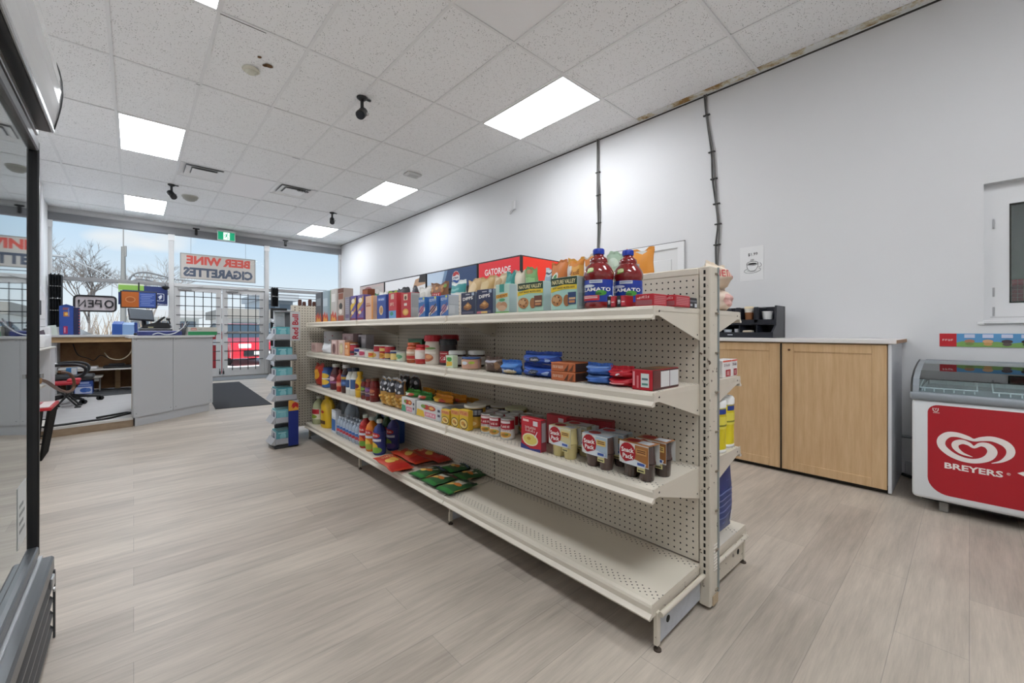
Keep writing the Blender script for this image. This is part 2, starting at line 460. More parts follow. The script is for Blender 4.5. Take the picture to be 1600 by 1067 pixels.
# pair of aluminium entrance doors with burglar bars
BAR = M('17181b', .45)
def entrance(n, x0, x1, hinge):
    d = root('door_%d' % n, ((x0+x1)/2, FY, 0)); struct(d)
    gx0, gx1, gz0, gz1 = x0+.1, x1-.1, .2, 1.93
    mb = MB()
    mb.box((x0, FY, 0.01), (gx0, FY+.045, 2.03), FR); mb.box((gx1, FY, .01), (x1, FY+.045, 2.03), FR)
    mb.box((gx0, FY, gz1), (gx1, FY+.045, 2.03), FR); mb.box((gx0, FY, .01), (gx1, FY+.045, gz0), FR)
    mb.build('door_frame', d)
    bx('door_glass', (gx0, FY+.018, gz0), (gx1, FY+.024, gz1), GLASS, d)
    mb = MB(); mb.rbox((gx0-.02, FY-.045, 1.0), (gx1+.02, FY-.005, 1.05), M('9b9b9b', .35, .6), .006); mb.build('push_bar', d)
    for q in range(8):
        z = 1.82 - q*.205
        mb = MB(); mb.cyl((gx0-.07, FY-.02, z), (gx1+.07, FY-.02, z), .008, BAR, 8); mb.build('security_bar', d)
    for q in range(4):
        x = gx0+.09+(gx1-gx0-.18)*q/3
        mb = MB(); mb.cyl((x, FY-.032, .14), (x, FY-.032, 1.94), .008, BAR, 8); mb.build('security_bar', d)
    mb = MB(); xs = hinge
    mb.rbox((xs-.03, FY-.04, .06), (xs-.005, FY-.005, .13), BAR, .004); mb.cyl((xs-.018, FY-.02, .12), (xs-.018, FY-.02, .19), .006, BAR, 8); mb.build('floor_bolt', d)
    mb = MB(); mb.rbox((x0+.06, FY-.07, 1.96), (x0+.3, FY-.01, 2.01), M('b0b0b0', .35, .5), .006); mb.tube([(x0+.1, FY-.05, 1.99), (x0+.3, FY-.2, 2.0), (x0+.5, FY-.03, 2.06)], .008, M('a0a0a0', .4, .5)); mb.build('door_closer', d)
entrance(1, .655, 1.505, 1.49); entrance(2, 1.525, 2.375, 1.56)
struct(bx('trim_7', (.6, FY-.1, 0), (2.45, FY+.06, .022), M('8e8d8b', .4, .5)))
# inner panelled door in the right wall
d = root('door_3', (RX, 2.4, 0)); struct(d)
WD = M('dcdcdb', .4)
mb = MB(); e = .035
for y0, y1, z0, z1 in ((1.98, 2.05, 0, 1.93), (2.75, 2.82, 0, 1.93), (1.98, 2.82, 1.93, 1.99)): mb.box((RX-.02, y0, z0), (RX-.0005, y1, z1), M('e6e6e6', .4))
mb.box((RX-.018, 1.975, 1.99), (RX-.0005, 2.825, 1.996), M('4c4a48', .8))  # dark strip stands in for the shadow gap over the casing
mb.build('door_casing', d)
mb = MB(); mb.box((RX-.008, 2.05, 0.005), (RX-.001, 2.75, 1.93), WD)
for y0, y1 in ((2.12, 2.36), (2.44, 2.68)):
    for z0, z1 in ((.2, .85), (1.0, 1.5), (1.6, 1.82)):
        mb.rbox((RX-.013, y0, z0), (RX-.006, y1, z1), WD, .005); mb.box((RX-.0145, y0+.03, z0+.03), (RX-.006, y1-.03, z1-.03), WD)
mb.build('door_leaf', d)
mb = MB(); mb.cyl((RX-.06, 2.68, 1.0), (RX, 2.68, 1.0), .012, M('a9a9a9', .3, .9)); mb.ball((RX-.06, 2.68, 1.0), .026, M('a9a9a9', .3, .9)); mb.build('door_knob', d)

# ================================================================== CEILING FITTINGS
LIGHTM = M('f6faff', .5, 0, 12.5)
LAB = {(-1, 1): 'bright rectangular ceiling panel light cut off by the top edge, before the round detector',
       (4, 1): 'largest bright rectangular ceiling panel light, above the right wall side',
       (-1, 4): 'bright ceiling panel light left of the first air vent',
       (4, 4): 'bright ceiling panel light right of the square vent, beside the flush ceiling unit',
       (-1, 7): 'small far bright ceiling panel light in the left corner over the big left window',
       (4, 7): 'small far bright ceiling panel light nearest the right wall and front window',
       (-1, -2): 'unseen ceiling panel light added behind the camera on the left', (2, -2): 'unseen ceiling panel light added behind the camera on the right',
       (-1, -4): 'unseen rearmost ceiling panel light added on the left', (2, -4): 'unseen rearmost ceiling panel light added on the right'}
for i, j in LAMPS:
    x0, x1, y0, y1 = CX0+TA*i+.012, CX0+TA*(i+1)-.012, CY0+TB*j+.012, min(CY0+TB*(j+1)-.012, 99)
    if y0 < BY: continue
    r = T(root('ceiling_light', ((x0+x1)/2, (y0+y1)/2, CZ)), LAB[(i, j)], 'ceiling light', 'flat panel lights in the tiled ceiling')
    mb = MB()
    for a, b in (((x0, y0), (x0+.012, y1)), ((x1-.012, y0), (x1, y1)), ((x0+.012, y0), (x1-.012, y0+.012)), ((x0+.012, y1-.012), (x1-.012, y1))):
        mb.box((a[0], a[1], CZ-.006), (b[0], b[1], CZ+.02), M('eeeeee', .4))
    mb.build('light_frame', r)
    bx('diffuser', (x0+.012, y0+.012, CZ-.002), (x1-.012, y1-.012, CZ+.012), LIGHTM, r)
def vent(i, lab, worn):
    x0, x1, y0, y1 = CX0+TA*i+.014, CX0+TA*(i+1)-.014, CY0+TB*5+.014, CY0+TB*5.53-.014
    cx, cy = (x0+x1)/2, (y0+y1)/2
    r = T(root('ceiling_vent', (cx, cy, CZ)), lab, 'vent', 'louvred air vents in the ceiling')
    VW = M('f4f4f3', .4); mb = MB(); mb.box((x0, y0, CZ+.025), (x1, y1, CZ+.029), M('9a9a9a', .8)); mb.build('duct', r)
    for q, (sz, z) in enumerate(((.295, .0), (.225, -.006), (.15, -.012))):
        mb = MB(); w = .066 if q < 2 else .0
        hx, hy = sz*(x1-x0)/.59, sz*(y1-y0)/.59
        if q < 2:
            o = [(-hx, -hy), (hx, -hy), (hx, hy), (-hx, hy)]; k = (hx-w)/hx; kk = (hy-w)/hy
            for a in range(4):
                p, n = o[a], o[(a+1) % 4]
                P = [(cx+p[0], cy+p[1], CZ+z), (cx+n[0], cy+n[1], CZ+z), (cx+n[0]*k, cy+n[1]*kk, CZ+z+.022), (cx+p[0]*k, cy+p[1]*kk, CZ+z+.022)]
                mb.prism(P, (0, 0, .003), VW)
        else:
            mb.rbox((cx-hx, cy-hy, CZ+z), (cx+hx, cy+hy, CZ+z+.006), M('ecebea', .4), .003)
        mb.build(('vent_frame', 'louvre', 'centre_plate')[q], r)
    if worn:
        mb = MB()
        for q in range(7): mb.rbox((cx+.02+q*.026, cy-.19-.02*(q % 3), CZ-.014), (cx+.036+q*.026, cy-.12+.014*(q % 2), CZ-.006), M('3b3936', .9), .004)
        mb.build('torn_filter', r)
vent(0, 'square ceiling vent beside the lit panel, left of the blank white tile', False)
vent(2, 'square ceiling vent with dark torn patch, right of the blank white tile', True)
BLK = M('141414', .4)
def spot(x, y, lab, yaw):
    r = T(root('security_camera', (x, y, CZ)), lab, 'camera', 'black cameras hanging from the ceiling')
    mb = MB(); mb.lathe([(.05, -.002), (.05, -.014), (.03, -.03)], (x, y, CZ), BLK, 16); mb.rbox((x+.03, y-.012, CZ-.016), (x+.09, y+.012, CZ-.002), BLK, .003); mb.build('mounting_plate', r)
    mb = MB(); mb.cyl((x, y, CZ-.02), (x, y, CZ-.12), .016, BLK); mb.build('stem', r)
    mb = MB(); d = Vector((math.cos(yaw), math.sin(yaw), -.75)).normalized(); c = Vector((x, y, CZ-.16))
    mb.cyl(c-d*.06, c+d*.09, .045, BLK, 18); mb.cyl(c+d*.091, c+d*.095, .038, M('2a2d33', .15), 18); hd = mb.build('camera_body', r)
    mb = MB(); mb.rbox((c.x+.03, c.y-.03, c.z-.01), (c.x+.062, c.y, c.z+.012), M('b8b8b8', .4), .003); mb.build('tag', hd)
spot(1.70, 4.11, 'largest black cylinder camera hanging from the ceiling, near the middle', -2.2)
spot(.45, 8.61, 'small black camera on the ceiling between left lit panel and grey detector', -1.2)
spot(2.915, 8.51, 'small black camera on the ceiling near the far right panel lights', -1.9)
for x, lab in ((1.03, 'tiny black bracket over the grey beam, left of the green sign'), (2.83, 'tiny black bracket over the grey beam, right of the green sign')):
    mb = MB(); mb.rbox((x-.06, FY-.09, 3.315), (x+.06, FY-.03, 3.345), BLK, .004); mb.rbox((x-.025, FY-.085, 3.22), (x+.025, FY-.045, 3.32), BLK, .006); mb.ball((x, FY-.075, 3.215), .03, BLK, 10)
    T(mb.build('sensor_bracket', loc=(x, FY-.06, 3.315)), lab, 'bracket', 'black brackets above the front windows')
r = T(root('smoke_detector', (.779, 4.34, CZ)), 'round cream smoke detector on a stained ceiling tile', 'smoke detector')
mb = MB(); mb.lathe([(.065, 0), (.07, -.012), (.06, -.02), (.045, -.02)], (.779, 4.34, CZ), M('d6d3c2', .5), 24); mb.build('detector_base', r)
mb = MB(); mb.lathe([(.045, -.018), (.043, -.034), (.03, -.042)], (.779, 4.34, CZ), M('cfccbb', .5), 20); mb.build('detector_head', r)
r = T(root('smoke_detector', (.731, 9.17, CZ)), 'grey dome detector on the far ceiling beside the small camera', 'smoke detector')
mb = MB(); mb.lathe([(.12, 0), (.12, -.012)], (.731, 9.17, CZ), M('c2c0b8', .5), 24); mb.build('detector_base', r)
mb = MB(); mb.lathe([(.11, -.012), (.1, -.045), (.06, -.075), (.02, -.085)], (.731, 9.17, CZ), M('a7a59c', .5), 24); mb.build('detector_head', r)
mb = MB(); mb.rbox((2.98, 5.53, CZ-.03), (3.21, 5.7, CZ), M('d4d4d3', .5), .012); r = T(mb.build('ceiling_unit', loc=(3.095, 5.613, CZ)), 'flush white rectangular box on the ceiling beside a lit panel', 'ceiling unit')
mb = MB(); mb.rbox((3.02, 5.57, CZ-.036), (3.17, 5.66, CZ-.029), M('bdbdbc', .5), .004); mb.build('grille', r)
mb = MB()
for x, y, a, b in ((.887, 4.181, .035, .03), (.80, 4.1, .015, .02), (.86, 4.2, .02, .02)):
    mb.disc((x, y, CZ-.0005), (1, .3, 0), (-.3, 1, 0), a, b, M('6b4c2c', .9), 9)
struct(mb.build('trim_8'))
# hanging exit sign
r = T(root('exit_sign', (1.58, FY-.12, 3.37)), 'green running-man exit sign hanging over the entrance doors', 'exit sign')
mb = MB(); mb.rbox((1.40, FY-.15, 3.345), (1.76, FY-.07, 3.375), M('d0d0d0', .4), .006); mb.build('mount', r)
mb = MB(); mb.rbox((1.41, FY-.13, 3.135), (1.755, FY-.09, 3.345), M('cfe2da', .4), .005); mb.build('sign_case', r)
EG = M('18a878', .5, 0, .35); EW = M('f4fffa', .5, 0, .6)
mb = MB(); y = FY-.1315
mb.box((1.425, y, 3.155), (1.74, y+.001, 3.33), EG); mb.box((1.525, y-.001, 3.16), (1.645, y, 3.325), EW)
P = lambda *q: [(1.585+a*.085, y-.002, 3.243+b*.085) for a, b in q]
mb.disc((1.60, y-.002, 3.302), (1, 0, 0), (0, 0, 1), .011, .011, EG)
for seg in (((-.1, .5), (.15, .5), (.1, -.1), (-.2, -.1)), ((-.2, -.1), (.1, -.1), (-.3, -.45), (-.75, -.5), (-.75, -.4), (-.4, -.32)), ((-.05, -.1), (.15, -.1), (.45, -.45), (.25, -.85), (.12, -.8), (.25, -.45)), ((.1, .5), (.15, .35), (.5, .1), (.7, .15), (.7, .25), (.5, .22)), ((-.1, .5), (-.05, .35), (-.4, .15), (-.45, -.1), (-.55, -.1), (-.5, .25))):
    mb.poly(P(*seg), EG)
mb.build('sign_face', r)

# ================================================================== CENTRE GONDOLA
GX = 1.648; Y0, SEC = .695, 1.23
LV = {'t': 1.145, 's2': .857, 's3': .539}
g = T(root('gondola_shelving', (GX, 2.54, 0)), 'long double-sided cream metal gondola with pegboard back and four shelf tiers', 'shelving')
SLOT = M('0e0d0b', .8); STEEL = M('9aa3a3', .35, .5)
def mir(P, s): return P if s < 0 else [(2*GX-x, y, z) for x, y, z in P]
for q in range(4):
    y = Y0+SEC*q; y0, y1 = (y-.037, y+.005) if q == 0 else ((y-.005, y+.037) if q == 3 else (y-.016, y+.016))
    mb = MB(); mb.rbox((GX-.038, y0, 0.012), (GX+.038, y1, 1.306), WORN if q == 0 else ENAMEL, .003)
    for k in range(46):
        z = 1.285-k*.0254
        for sx in (GX-.0386, GX+.0386): mb.box((sx-.0006, (y0+y1)/2-.0035, z-.008), (sx+.0006, (y0+y1)/2+.0035, z+.007), SLOT)
    up = mb.build('upright', g)
    mb = MB(); mb.cyl((GX, (y0+y1)/2, 0), (GX, (y0+y1)/2, .014), .016, M('3a322a', .7)); mb.build('leveller', up)
    if q == 0:
        mb = MB(); mb.box((GX+.028, y0-.004, .05), (GX+.0385, y0, 1.306), STEEL)
        for k in range(9):
            z = 1.28-k*.152; mb.rbox((GX+.004, y0-.005, z-.004), (GX+.03, y0-.0005, z+.003), M('8c8373', .5), .001); mb.cyl((GX+.012, y0-.006, z), (GX+.012, y0, z), .003, M('6f685c', .4, .6), 8)
        for k in range(9): mb.box((GX-.01, y0-.0025, .14+k*.012), (GX+.022, y0-.0005, .145+k*.012), M('efe9de', .5))
        mb.rbox((GX-.02, y0-.003, .012), (GX+.03, y0-.0005, .05), M('b9a587', .6), .002)
        mb.build('edge_strip', up)
for s in (-1, 1):
    for q in range(3):
        y0, y1 = Y0+SEC*q+.008, Y0+SEC*(q+1)-.008
        mb = MB(); P = mir([(GX-.036, 0, 0)], s)[0][0]; P2 = mir([(GX-.030, 0, 0)], s)[0][0]
        mb.box((P, y0, .17), (P2, y1, 1.276), PEG_Y); mb.build('back_panel', g)
for q in range(3):
    y0, y1 = Y0+SEC*q+.006, Y0+SEC*(q+1)-.006
    mb = MB(); mb.rbox((GX-.037, y0, 1.276), (GX+.037, y1, 1.305), ENAMEL, .004); mb.build('top_rail', g)
def shelf_prof(z, xl, s, y):
    P = [(GX-.037, z), (xl+.03, z), (xl+.018, z-.004), (xl+.014, z-.012), (xl+.014, z-.030), (xl, z-.042), (xl+.002, z-.048), (xl+.02, z-.047), (xl+.024, z-.018), (GX-.037, z-.018)]
    return mir([(x, y, zz) for x, zz in P], s)
for s in (-1, 1):
    for lv, z in LV.items():
        for q in range(3):
            y0, y1 = Y0+SEC*q+.002, Y0+SEC*(q+1)-.002
            mb = MB(); mb.prism(shelf_prof(z, 1.25, s, y0), (0, y1-y0, 0), DECK); sh = mb.build('shelf', g)
            for yb in (y0+.001, y1-.004):
                mb = MB(); mb.prism(mir([(1.262, yb, z-.001), (GX-.03, yb, z-.001), (GX-.03, yb, z-.125), (1.30, yb, z-.034), (1.27, yb, z-.034)], s), (0, .003, 0), ENAMEL)
                mb.cyl(*mir([(1.30, yb-.001, z-.018), (1.30, yb+.004, z-.018)], s), .004, SLOT, 8); mb.cyl(*mir([(1.59, yb-.001, z-.10), (1.59, yb+.004, z-.10)], s), .003, SLOT, 8)
                mb.build('bracket', sh)
            mb = MB(); mb.rbox(*mir([(1.254, y1-.006, z-.046), (1.272, y1+.003, z-.004)], s), M('e4dccd', .4), .003); mb.build('price_rail_joint', sh)
    z = .165; xl = 1.235 if s < 0 else 1.18
    for q in range(3):
        y0, y1 = Y0+SEC*q+.002, Y0+SEC*(q+1)-.002
        mb = MB(); mb.prism(shelf_prof(z, xl, s, y0), (0, y1-y0, 0), DECK)
        for yb in (y0+.0005, y1-.0035): mb.prism(mir([(xl+.02, yb, z-.001), (GX-.04, yb, z-.001), (GX-.04, yb, z-.04), (xl+.02, yb, z-.045)], s), (0, .003, 0), WORN)
        mb.build('base_shelf', g)
    for q in range(4):
        y = Y0+SEC*q+(.0 if q == 0 else -.012)
        mb = MB(); xa = xl+.05
        mb.prism(mir([(xa, y, .02), (GX-.04, y, .03), (GX-.04, y, .118), (xa, y, .118)], s), (0, .004, 0), M('b4b8bd', .45, 0, 0, 0, 0, 40, .15) if s < 0 else WORN)
        mb.rbox(*mir([(xa-.008, y-.004, .018), (xa+.012, y+.012, .13)], s), WORN, .002)
        mb.cyl(*mir([(xa+.07, y-.001, .075), (xa+.07, y+.005, .075)], s), .012, SLOT, 12)
        bb = mb.build('base_bracket', g)
        mb = MB(); mb.tube(mir([(xa-.002, y-.012, .126), (GX-.03, y-.012, .126)], s), .009, WORN, 10); mb.build('kick_rail', bb)
        mb = MB(); mb.cyl(*mir([(xa+.002, y+.002, .004), (xa+.002, y+.002, .02)], s), .004, M('4a4037', .7), 8); mb.cyl(*mir([(xa+.002, y+.002, 0), (xa+.002, y+.002, .005)], s), .013, M('4a4037', .7), 12); mb.build('leveller', bb)
# end unit across the far end
EY = 4.43; EXA, EXB = 1.165, 2.13
g2 = T(root('end_gondola', (GX, EY+.2, 0)), 'cream pegboard end unit standing crosswise at the far gondola end', 'shelving')
for x in (EXA, EXB):
    mb = MB(); mb.rbox((x-.025, EY, .0), (x+.025, EY+.06, 1.312), ENAMEL, .003)
    for k in range(50): mb.box((x-.0035, EY-.0006, 1.29-k*.0254-.008), (x+.0035, EY+.0006, 1.29-k*.0254+.007), SLOT)
    mb.build('upright', g2)
mb = MB(); mb.box((EXA+.025, EY+.004, .12), (EXB-.025, EY+.01, 1.31), PEG_X); mb.build('back_panel', g2)
mb = MB(); mb.box((EXA+.025, EY+.05, .12), (EXB-.025, EY+.056, 1.31), PEG_X); mb.build('back_panel', g2)
for z in (1.2, .86, .53, .16):
    mb = MB(); mb.prism([(EXA, EY+.06, z), (EXA, EY+.42, z), (EXA, EY+.44, z-.03), (EXA, EY+.43, z-.045), (EXA, EY+.41, z-.02), (EXA, EY+.06, z-.02)], (EXB-EXA, 0, 0), ENAMEL); mb.build('shelf', g2)
mb = MB()
for x in (EXA, EXB-.02): mb.box((x, EY+.06, .0), (x+.02, EY+.4, .12), WORN)
mb.build('base_bracket', g2)
for k, (x, hh) in enumerate(((1.235, .17), (1.275, .15), (1.33, .175), (1.37, .155), (1.41, .165))):
    mb = MB(); mb.rbox((x-.016, EY+.08, 1.2), (x+.016, EY+.11, 1.2+hh), M('5c3a30', .5), .006); mb.rbox((x-.013, EY+.075, 1.2+hh), (x+.013, EY+.112, 1.205+hh), M('7a4a3c', .5), .002)
    T(mb.build('meat_stick_pack', loc=(x, EY+.09, 1.2)), 'small dark brown snack stick pack peeking above the pegboard end unit', 'snack pack', 'brown snack packs on the end unit')

# ================================================================== GROCERIES
# local frame of every package: front looks to local -Y, width along X, base at z = 0
FACE = -PI/2                                            # turns the front to the aisle (-X in the shop)
DD = {}
def setdown(o, x, y, z, jit=0.0, face=FACE):
    o.location = (x, y, z); o.rotation_euler = (0, 0, face+jit)
    return o
def flat(w, d, h, e=.0006):
    return lambda u, v, L: (-w/2+u*w, -d/2-e*(.6+.35*L), v*h)
def side(w, d, h, e=.0006):                             # face towards local +X (towards the camera in the shop)
    return lambda u, v, L: (w/2+e*(.6+.35*L), -d/2+u*d, v*h)
def topf(w, d, h, e=.0006):
    return lambda u, v, L: (-w/2+u*w, -d/2+v*d, h+e*(.6+.35*L))
def carton(name, w, d, h, base, art=(), sart=(), tart=(), parent=None, at=None):
    mb = MB(); mb.rbox((-w/2, -d/2, 0), (w/2, d/2, h), base, .0022)
    mb.deco(art, flat(w, d, h), w/h, 1); mb.deco(sart, side(w, d, h), d/h, 1); mb.deco(tart, topf(w, d, h), w/d, 1)
    return mb.build(name, parent, at, local=True)
def wrap(r, h, z0=0.0, sy=1.0, e=.0009, span=PI):
    # u 0..1 runs round the front half
    return lambda u, v, L: ((r+e*(.6+.35*L))*math.sin((u-.5)*span), -(r+e*(.6+.35*L))*sy*math.cos((u-.5)*span), z0+v*h)
def bag(name, w, d, h, base, art=(), crimp=None, nz=10, seed=0, top_only=False):
    mb = MB(); rr = random.Random(seed); ph = rr.uniform(0, 6)
    def th(u, v):
        a = max(0.0, math.sin(PI*u))**.55*max(0.0, math.sin(PI*min(max(v, .0), 1)))**.5
        return .5*d*a*(1+.10*math.sin(9*u+ph+5*v)+.07*math.sin(17*v+ph))+.001
    def wd(u, v): return (-w/2+u*w)*(1-.05*math.sin(PI*v))+.004*math.sin(12*v+ph)
    def tz(u, v): return (v**4)*min(.006, h*.03)*(math.sin(6.5*u+ph)+.6*math.sin(15*u+2*ph))
    n = 10
    for sgn in (-1, 1):
        V = []; F = []
        for j in range(nz+1):
            for i in range(n+1):
                u, v = i/n, j/nz; V.append((wd(u, v), sgn*th(u, v), v*h+tz(u, v)))
        for j in range(nz):
            for i in range(n): o = j*(n+1)+i; F.append((o, o+1, o+n+2, o+n+1))
        mb.add(V, F, base, True)
    cm = crimp or base
    for z in (0.0, h):
        V = [(wd(i/n, z/h), .0015*(1 if i % 2 else -1), z+tz(i/n, z/h)) for i in range(n+1)] + [(wd(i/n, z/h), .0015*(1 if i % 2 else -1), z+tz(i/n, z/h)*1.5+(.012 if z else -.0)) for i in range(n+1)]
        mb.add(V, [(i, i+1, n+2+i, n+1+i) for i in range(n)], cm)
    mb.deco(art, lambda u, v, L: (wd(u, v), -th(u, v)-.0008-.0004*L, v*h+tz(u, v)), w/h, 7)
    return mb.build(name)
def can(name, r, h, paper, art=(), lid='c9c9c6'):
    R = root(name, (0, 0, 0))
    met = M(lid, .3, .8); mb = MB()
    mb.lathe([(r*.95, 0), (r, .002), (r, .005), (r*.985, .006), (r*.985, h-.006), (r, h-.005), (r, h-.001), (r*.93, h), (r*.92, h-.004)], (0, 0, 0), met, 24)
    mb.build('can_body', R)
    mb = MB(); mb.lathe([(r*.99, .008), (r*.99, h-.008)], (0, 0, 0), paper, 24, cap=False); mb.deco(art, wrap(r*.99, h-.016, .008), PI*r/(h-.016), 6)
    mb.build('paper_label', R)
    return R
def bottle(name, prof, body, capr, capz, caph, capm, label=None, sx=1.0, sy=1.0, seg=22, parts=('bottle_body', 'cap', 'label')):
    # prof [(r, z)]; label = (z0, z1, paper, art)
    R = root(name, (0, 0, 0))
    mb = MB(); mb.lathe(prof, (0, 0, 0), body, seg, sx, sy); mb.build(parts[0], R)
    mb = MB(); mb.lathe([(capr, capz), (capr, capz+caph*.85), (capr*.9, capz+caph)], (0, 0, 0), capm, 16, cap=True)
    for k in range(16):
        a = 2*PI*k/16; mb.box((capr*math.cos(a)-.0008, capr*math.sin(a)-.0008, capz+.001), (capr*math.cos(a)+.0008, capr*math.sin(a)+.0008, capz+caph*.8), capm)
    mb.build(parts[1], R)
    if label:
        z0, z1, paper, art = label
        r0 = 0
        for i in range(13):
            zz = z0+(z1-z0)*i/12
            for (ra, za), (rb, zb) in zip(prof[:-1], prof[1:]):
                if za <= zz <= zb and zb > za: r0 = max(r0, ra+(rb-ra)*(zz-za)/(zb-za))
        r0 *= 1.012
        mb = MB(); mb.lathe([(r0*sx, z0), (r0*sx, z1)], (0, 0, 0), paper, seg, 1.0, sy/sx, cap=False)
        mb.deco(art, wrap(r0*sx, z1-z0, z0, sy/sx), PI*r0*sx/(z1-z0), 6)
        mb.build(parts[2], R)
    return R
def dup(o, parent=None):
    c = o.copy(); COL.objects.link(c)
    if parent is not None: c.parent = parent
    for ch in list(o.children): dup(ch, c)
    return c
W_, K_ = 'f3f2ee', '1c1c1e'
ZT, Z2, Z3, Z4 = LV['t']+.0005, LV['s2']+.0005, LV['s3']+.0005, .1655
def span(y0, y1): return (y0+y1)/2, abs(y1-y0)-.006

# ------------------------------------------------ top shelf, from the far end
def top_carton(y0, y1, h, d, base, art, lab, cat='carton', group=None, name='food_carton', sart=(), xf=1.285, jit=None):
    yc, w = span(y0, y1)
    o = carton(name, w, d, h, base, art, sart); setdown(o, xf+d/2, yc, ZT, rnd.uniform(-.03, .03) if jit is None else jit)
    return T(o, lab, cat, group)
flame = [('p', [(0, 0), (1, 0), (1, .12), (.8, .3), (.6, .16), (.4, .34), (.2, .2), (0, .28)], 'c8452c'), ('p', [(.1, 0), (.9, 0), (.7, .14), (.5, .08), (.3, .18)], 'e0a040')]
top_carton(4.02, 4.2, .272, .07, '4e5258', flame+[('r', .15, .55, .85, .8, '8a9096')], 'dark grey carton with red flames, farthest tall one on the top shelf')
top_carton(3.85, 4.0, .278, .07, '9db2bd', flame+[('r', .1, .5, .9, .75, 'c3d2da')], 'pale blue-grey tall carton second from the far end of the top shelf')
top_carton(3.63, 3.8, .278, .07, 'c9c4bf', flame+[('r', .0, .1, .06, 1, '6a9a3a'), ('r', .2, .6, .8, .85, 'e9e6e2')], 'whitish tall carton with orange flames beside the brown-topped carton')
top_carton(3.48, 3.61, .272, .08, 'b8a79c', [('r', 0, .86, 1, 1, '6a3a24'), ('r', .1, .66, .9, .84, '8c4a2e'), ('e', .5, .45, .3, .1, '2c2422'), ('e', .45, .28, .3, .08, 'e8e2da'), ('r', 0, 0, 1, .16, 'a24a30')], 'white carton with dark brown top and coffee picture on the top shelf')
top_carton(3.35, 3.455, .19, .06, '8f8a98', [('r', .1, .1, .9, .25, '6a5a7c')]+[('r', .12, .3+.08*k, .88, .33+.08*k, 'b4b0bc') for k in range(8)], 'small greyish carton with grey text lines behind the purple wafer boxes')
mbk = carton('food_carton', .11, .06, .255, '7a3c1e', [('r', .1, .6, .9, .95, 'a4552a')]); setdown(mbk, 1.42, 3.3, ZT); T(mbk, 'rust brown tall carton standing behind the purple and yellow wafer box', 'carton')
wafer = lambda a, b, c: [('p', [(0, .35), (1, .7), (1, .95), (0, .6)], a), ('e', .5, .78, .3, .1, 'f0e8d8'), ('p', [(0, .1), (1, .4), (1, .5), (0, .2)], b), ('e', .4, .3, .25, .07, c), ('r', 0, 0, 1, .08, '7c2a4c')]
top_carton(3.22, 3.34, .192, .06, '5a4a92', wafer('e0bc3c', 'c48a3c', 'e8d49c'), 'purple wafer box with yellow stripe, left one of the purple pair', group='purple wafer boxes')
top_carton(3.075, 3.2, .192, .06, '6c5a9a', wafer('d4a83a', 'a83c54', 'e6cf96'), 'purple wafer box with yellow stripe, right one beside the cream-orange box', group='purple wafer boxes')
top_carton(2.905, 3.05, .172, .05, 'dfb79c', [('r', .82, 0, 1, 1, 'e2943a'), ('r', .1, .55, .7, .62, 'b46a4c'), ('r', .15, .65, .6, .7, 'c98a6c')], 'cream and orange carton left of the blue biscuit box')
top_carton(2.70, 2.85, .168, .06, '2f4f9c', [('r', .1, .75, .9, .88, '5a7cc4'), ('t', 'MARIA', .5, .8, .07, .6, W_), ('e', .5, .35, .22, .2, 'd9b98a'), ('e', .52, .36, .14, .13, 'b98c58')], 'royal blue biscuit box with a tan biscuit picture, beside the red ones')
top_carton(2.54, 2.668, .17, .06, 'c63c44', [('r', .05, 0, .95, .3, '6fa0d0'), ('e', .4, .18, .2, .08, '3a8a74'), ('r', .3, .75, .7, .95, 'd9b8a4'), ('t', 'ritz', .45, .55, .12, .5, 'f6e6d0')], 'red carton with a pale blue bottom, left one of the two red cracker boxes', group='red cracker boxes')
top_carton(2.35, 2.492, .158, .065, 'b8242e', [('r', .3, .7, .7, .95, 'd8c4a8'), ('e', .5, .8, .12, .08, '5a3a2a'), ('e', .5, .22, .3, .14, 'd9a24a'), ('e', .5, .22, .18, .08, 'e8c070'), ('r', .35, .48, .65, .58, 'e8d8d0')], 'all red carton with a golden cracker, right one of the two red boxes', group='red cracker boxes', sart=[('r', .02, .02, .98, .98, 'b9b8b4'), ('r', .1, .4, .9, .9, 'a5a4a2')])
crisp = lambda a: [('p', [(0, .15), (1, .5), (1, .3), (0, 0)], 'e6ded6'), ('e', .5, .35, .34, .2, 'b98a90'), ('p', [(.1, .1), (.9, .5), (.9, .42), (.1, .02)], a), ('p', [(.1, .25), (.9, .65), (.9, .57), (.1, .17)], a), ('t', 'Krispies', .5, .8, .13, .85, 'e8f2ff', .3), ('e', .8, .92, .12, .05, 'd8e06a')]
top_carton(2.178, 2.264, .118, .07, '3f74b4', crisp('a03c78'), 'blue cereal-bar box with pink stripes, first of three beside the red box', group='blue cereal bar boxes')
top_carton(2.045, 2.144, .116, .07, '3a6cb0', crisp('3a2c2c'), 'blue cereal-bar box with dark chocolate stripes, middle of the three', group='blue cereal bar boxes')
top_carton(1.934, 2.019, .116, .073, '3f6fb2', crisp('6a4c80'), 'blue cereal-bar box with a plain grey side, nearest of the three', group='blue cereal bar boxes', sart=[('r', .02, .02, .98, .98, 'b4bac0'), ('r', .08, .52, .92, .54, '8d959c'), ('r', .08, .1, .6, .5, 'c3c8cc')])
dip = lambda: [('t', 'DIPPS', .5, .72, .14, .7, 'f4f2ee', .06), ('r', .35, .88, .65, .92, 'b8b8c0'), ('r', .78, .84, .95, .97, 'a8b8c8'), ('p', [(.2, .35), (.5, .28), (.78, .38), (.52, .55)], 'b07a44'), ('p', [(.2, .35), (.5, .28), (.5, .18), (.22, .24)], '7a4c28'), ('p', [(.5, .28), (.78, .38), (.76, .26), (.5, .18)], '8d5a30'), ('e', .5, .42, .1, .05, 'd8ac70'), ('r', .1, .03, .9, .13, '5a5a70')]
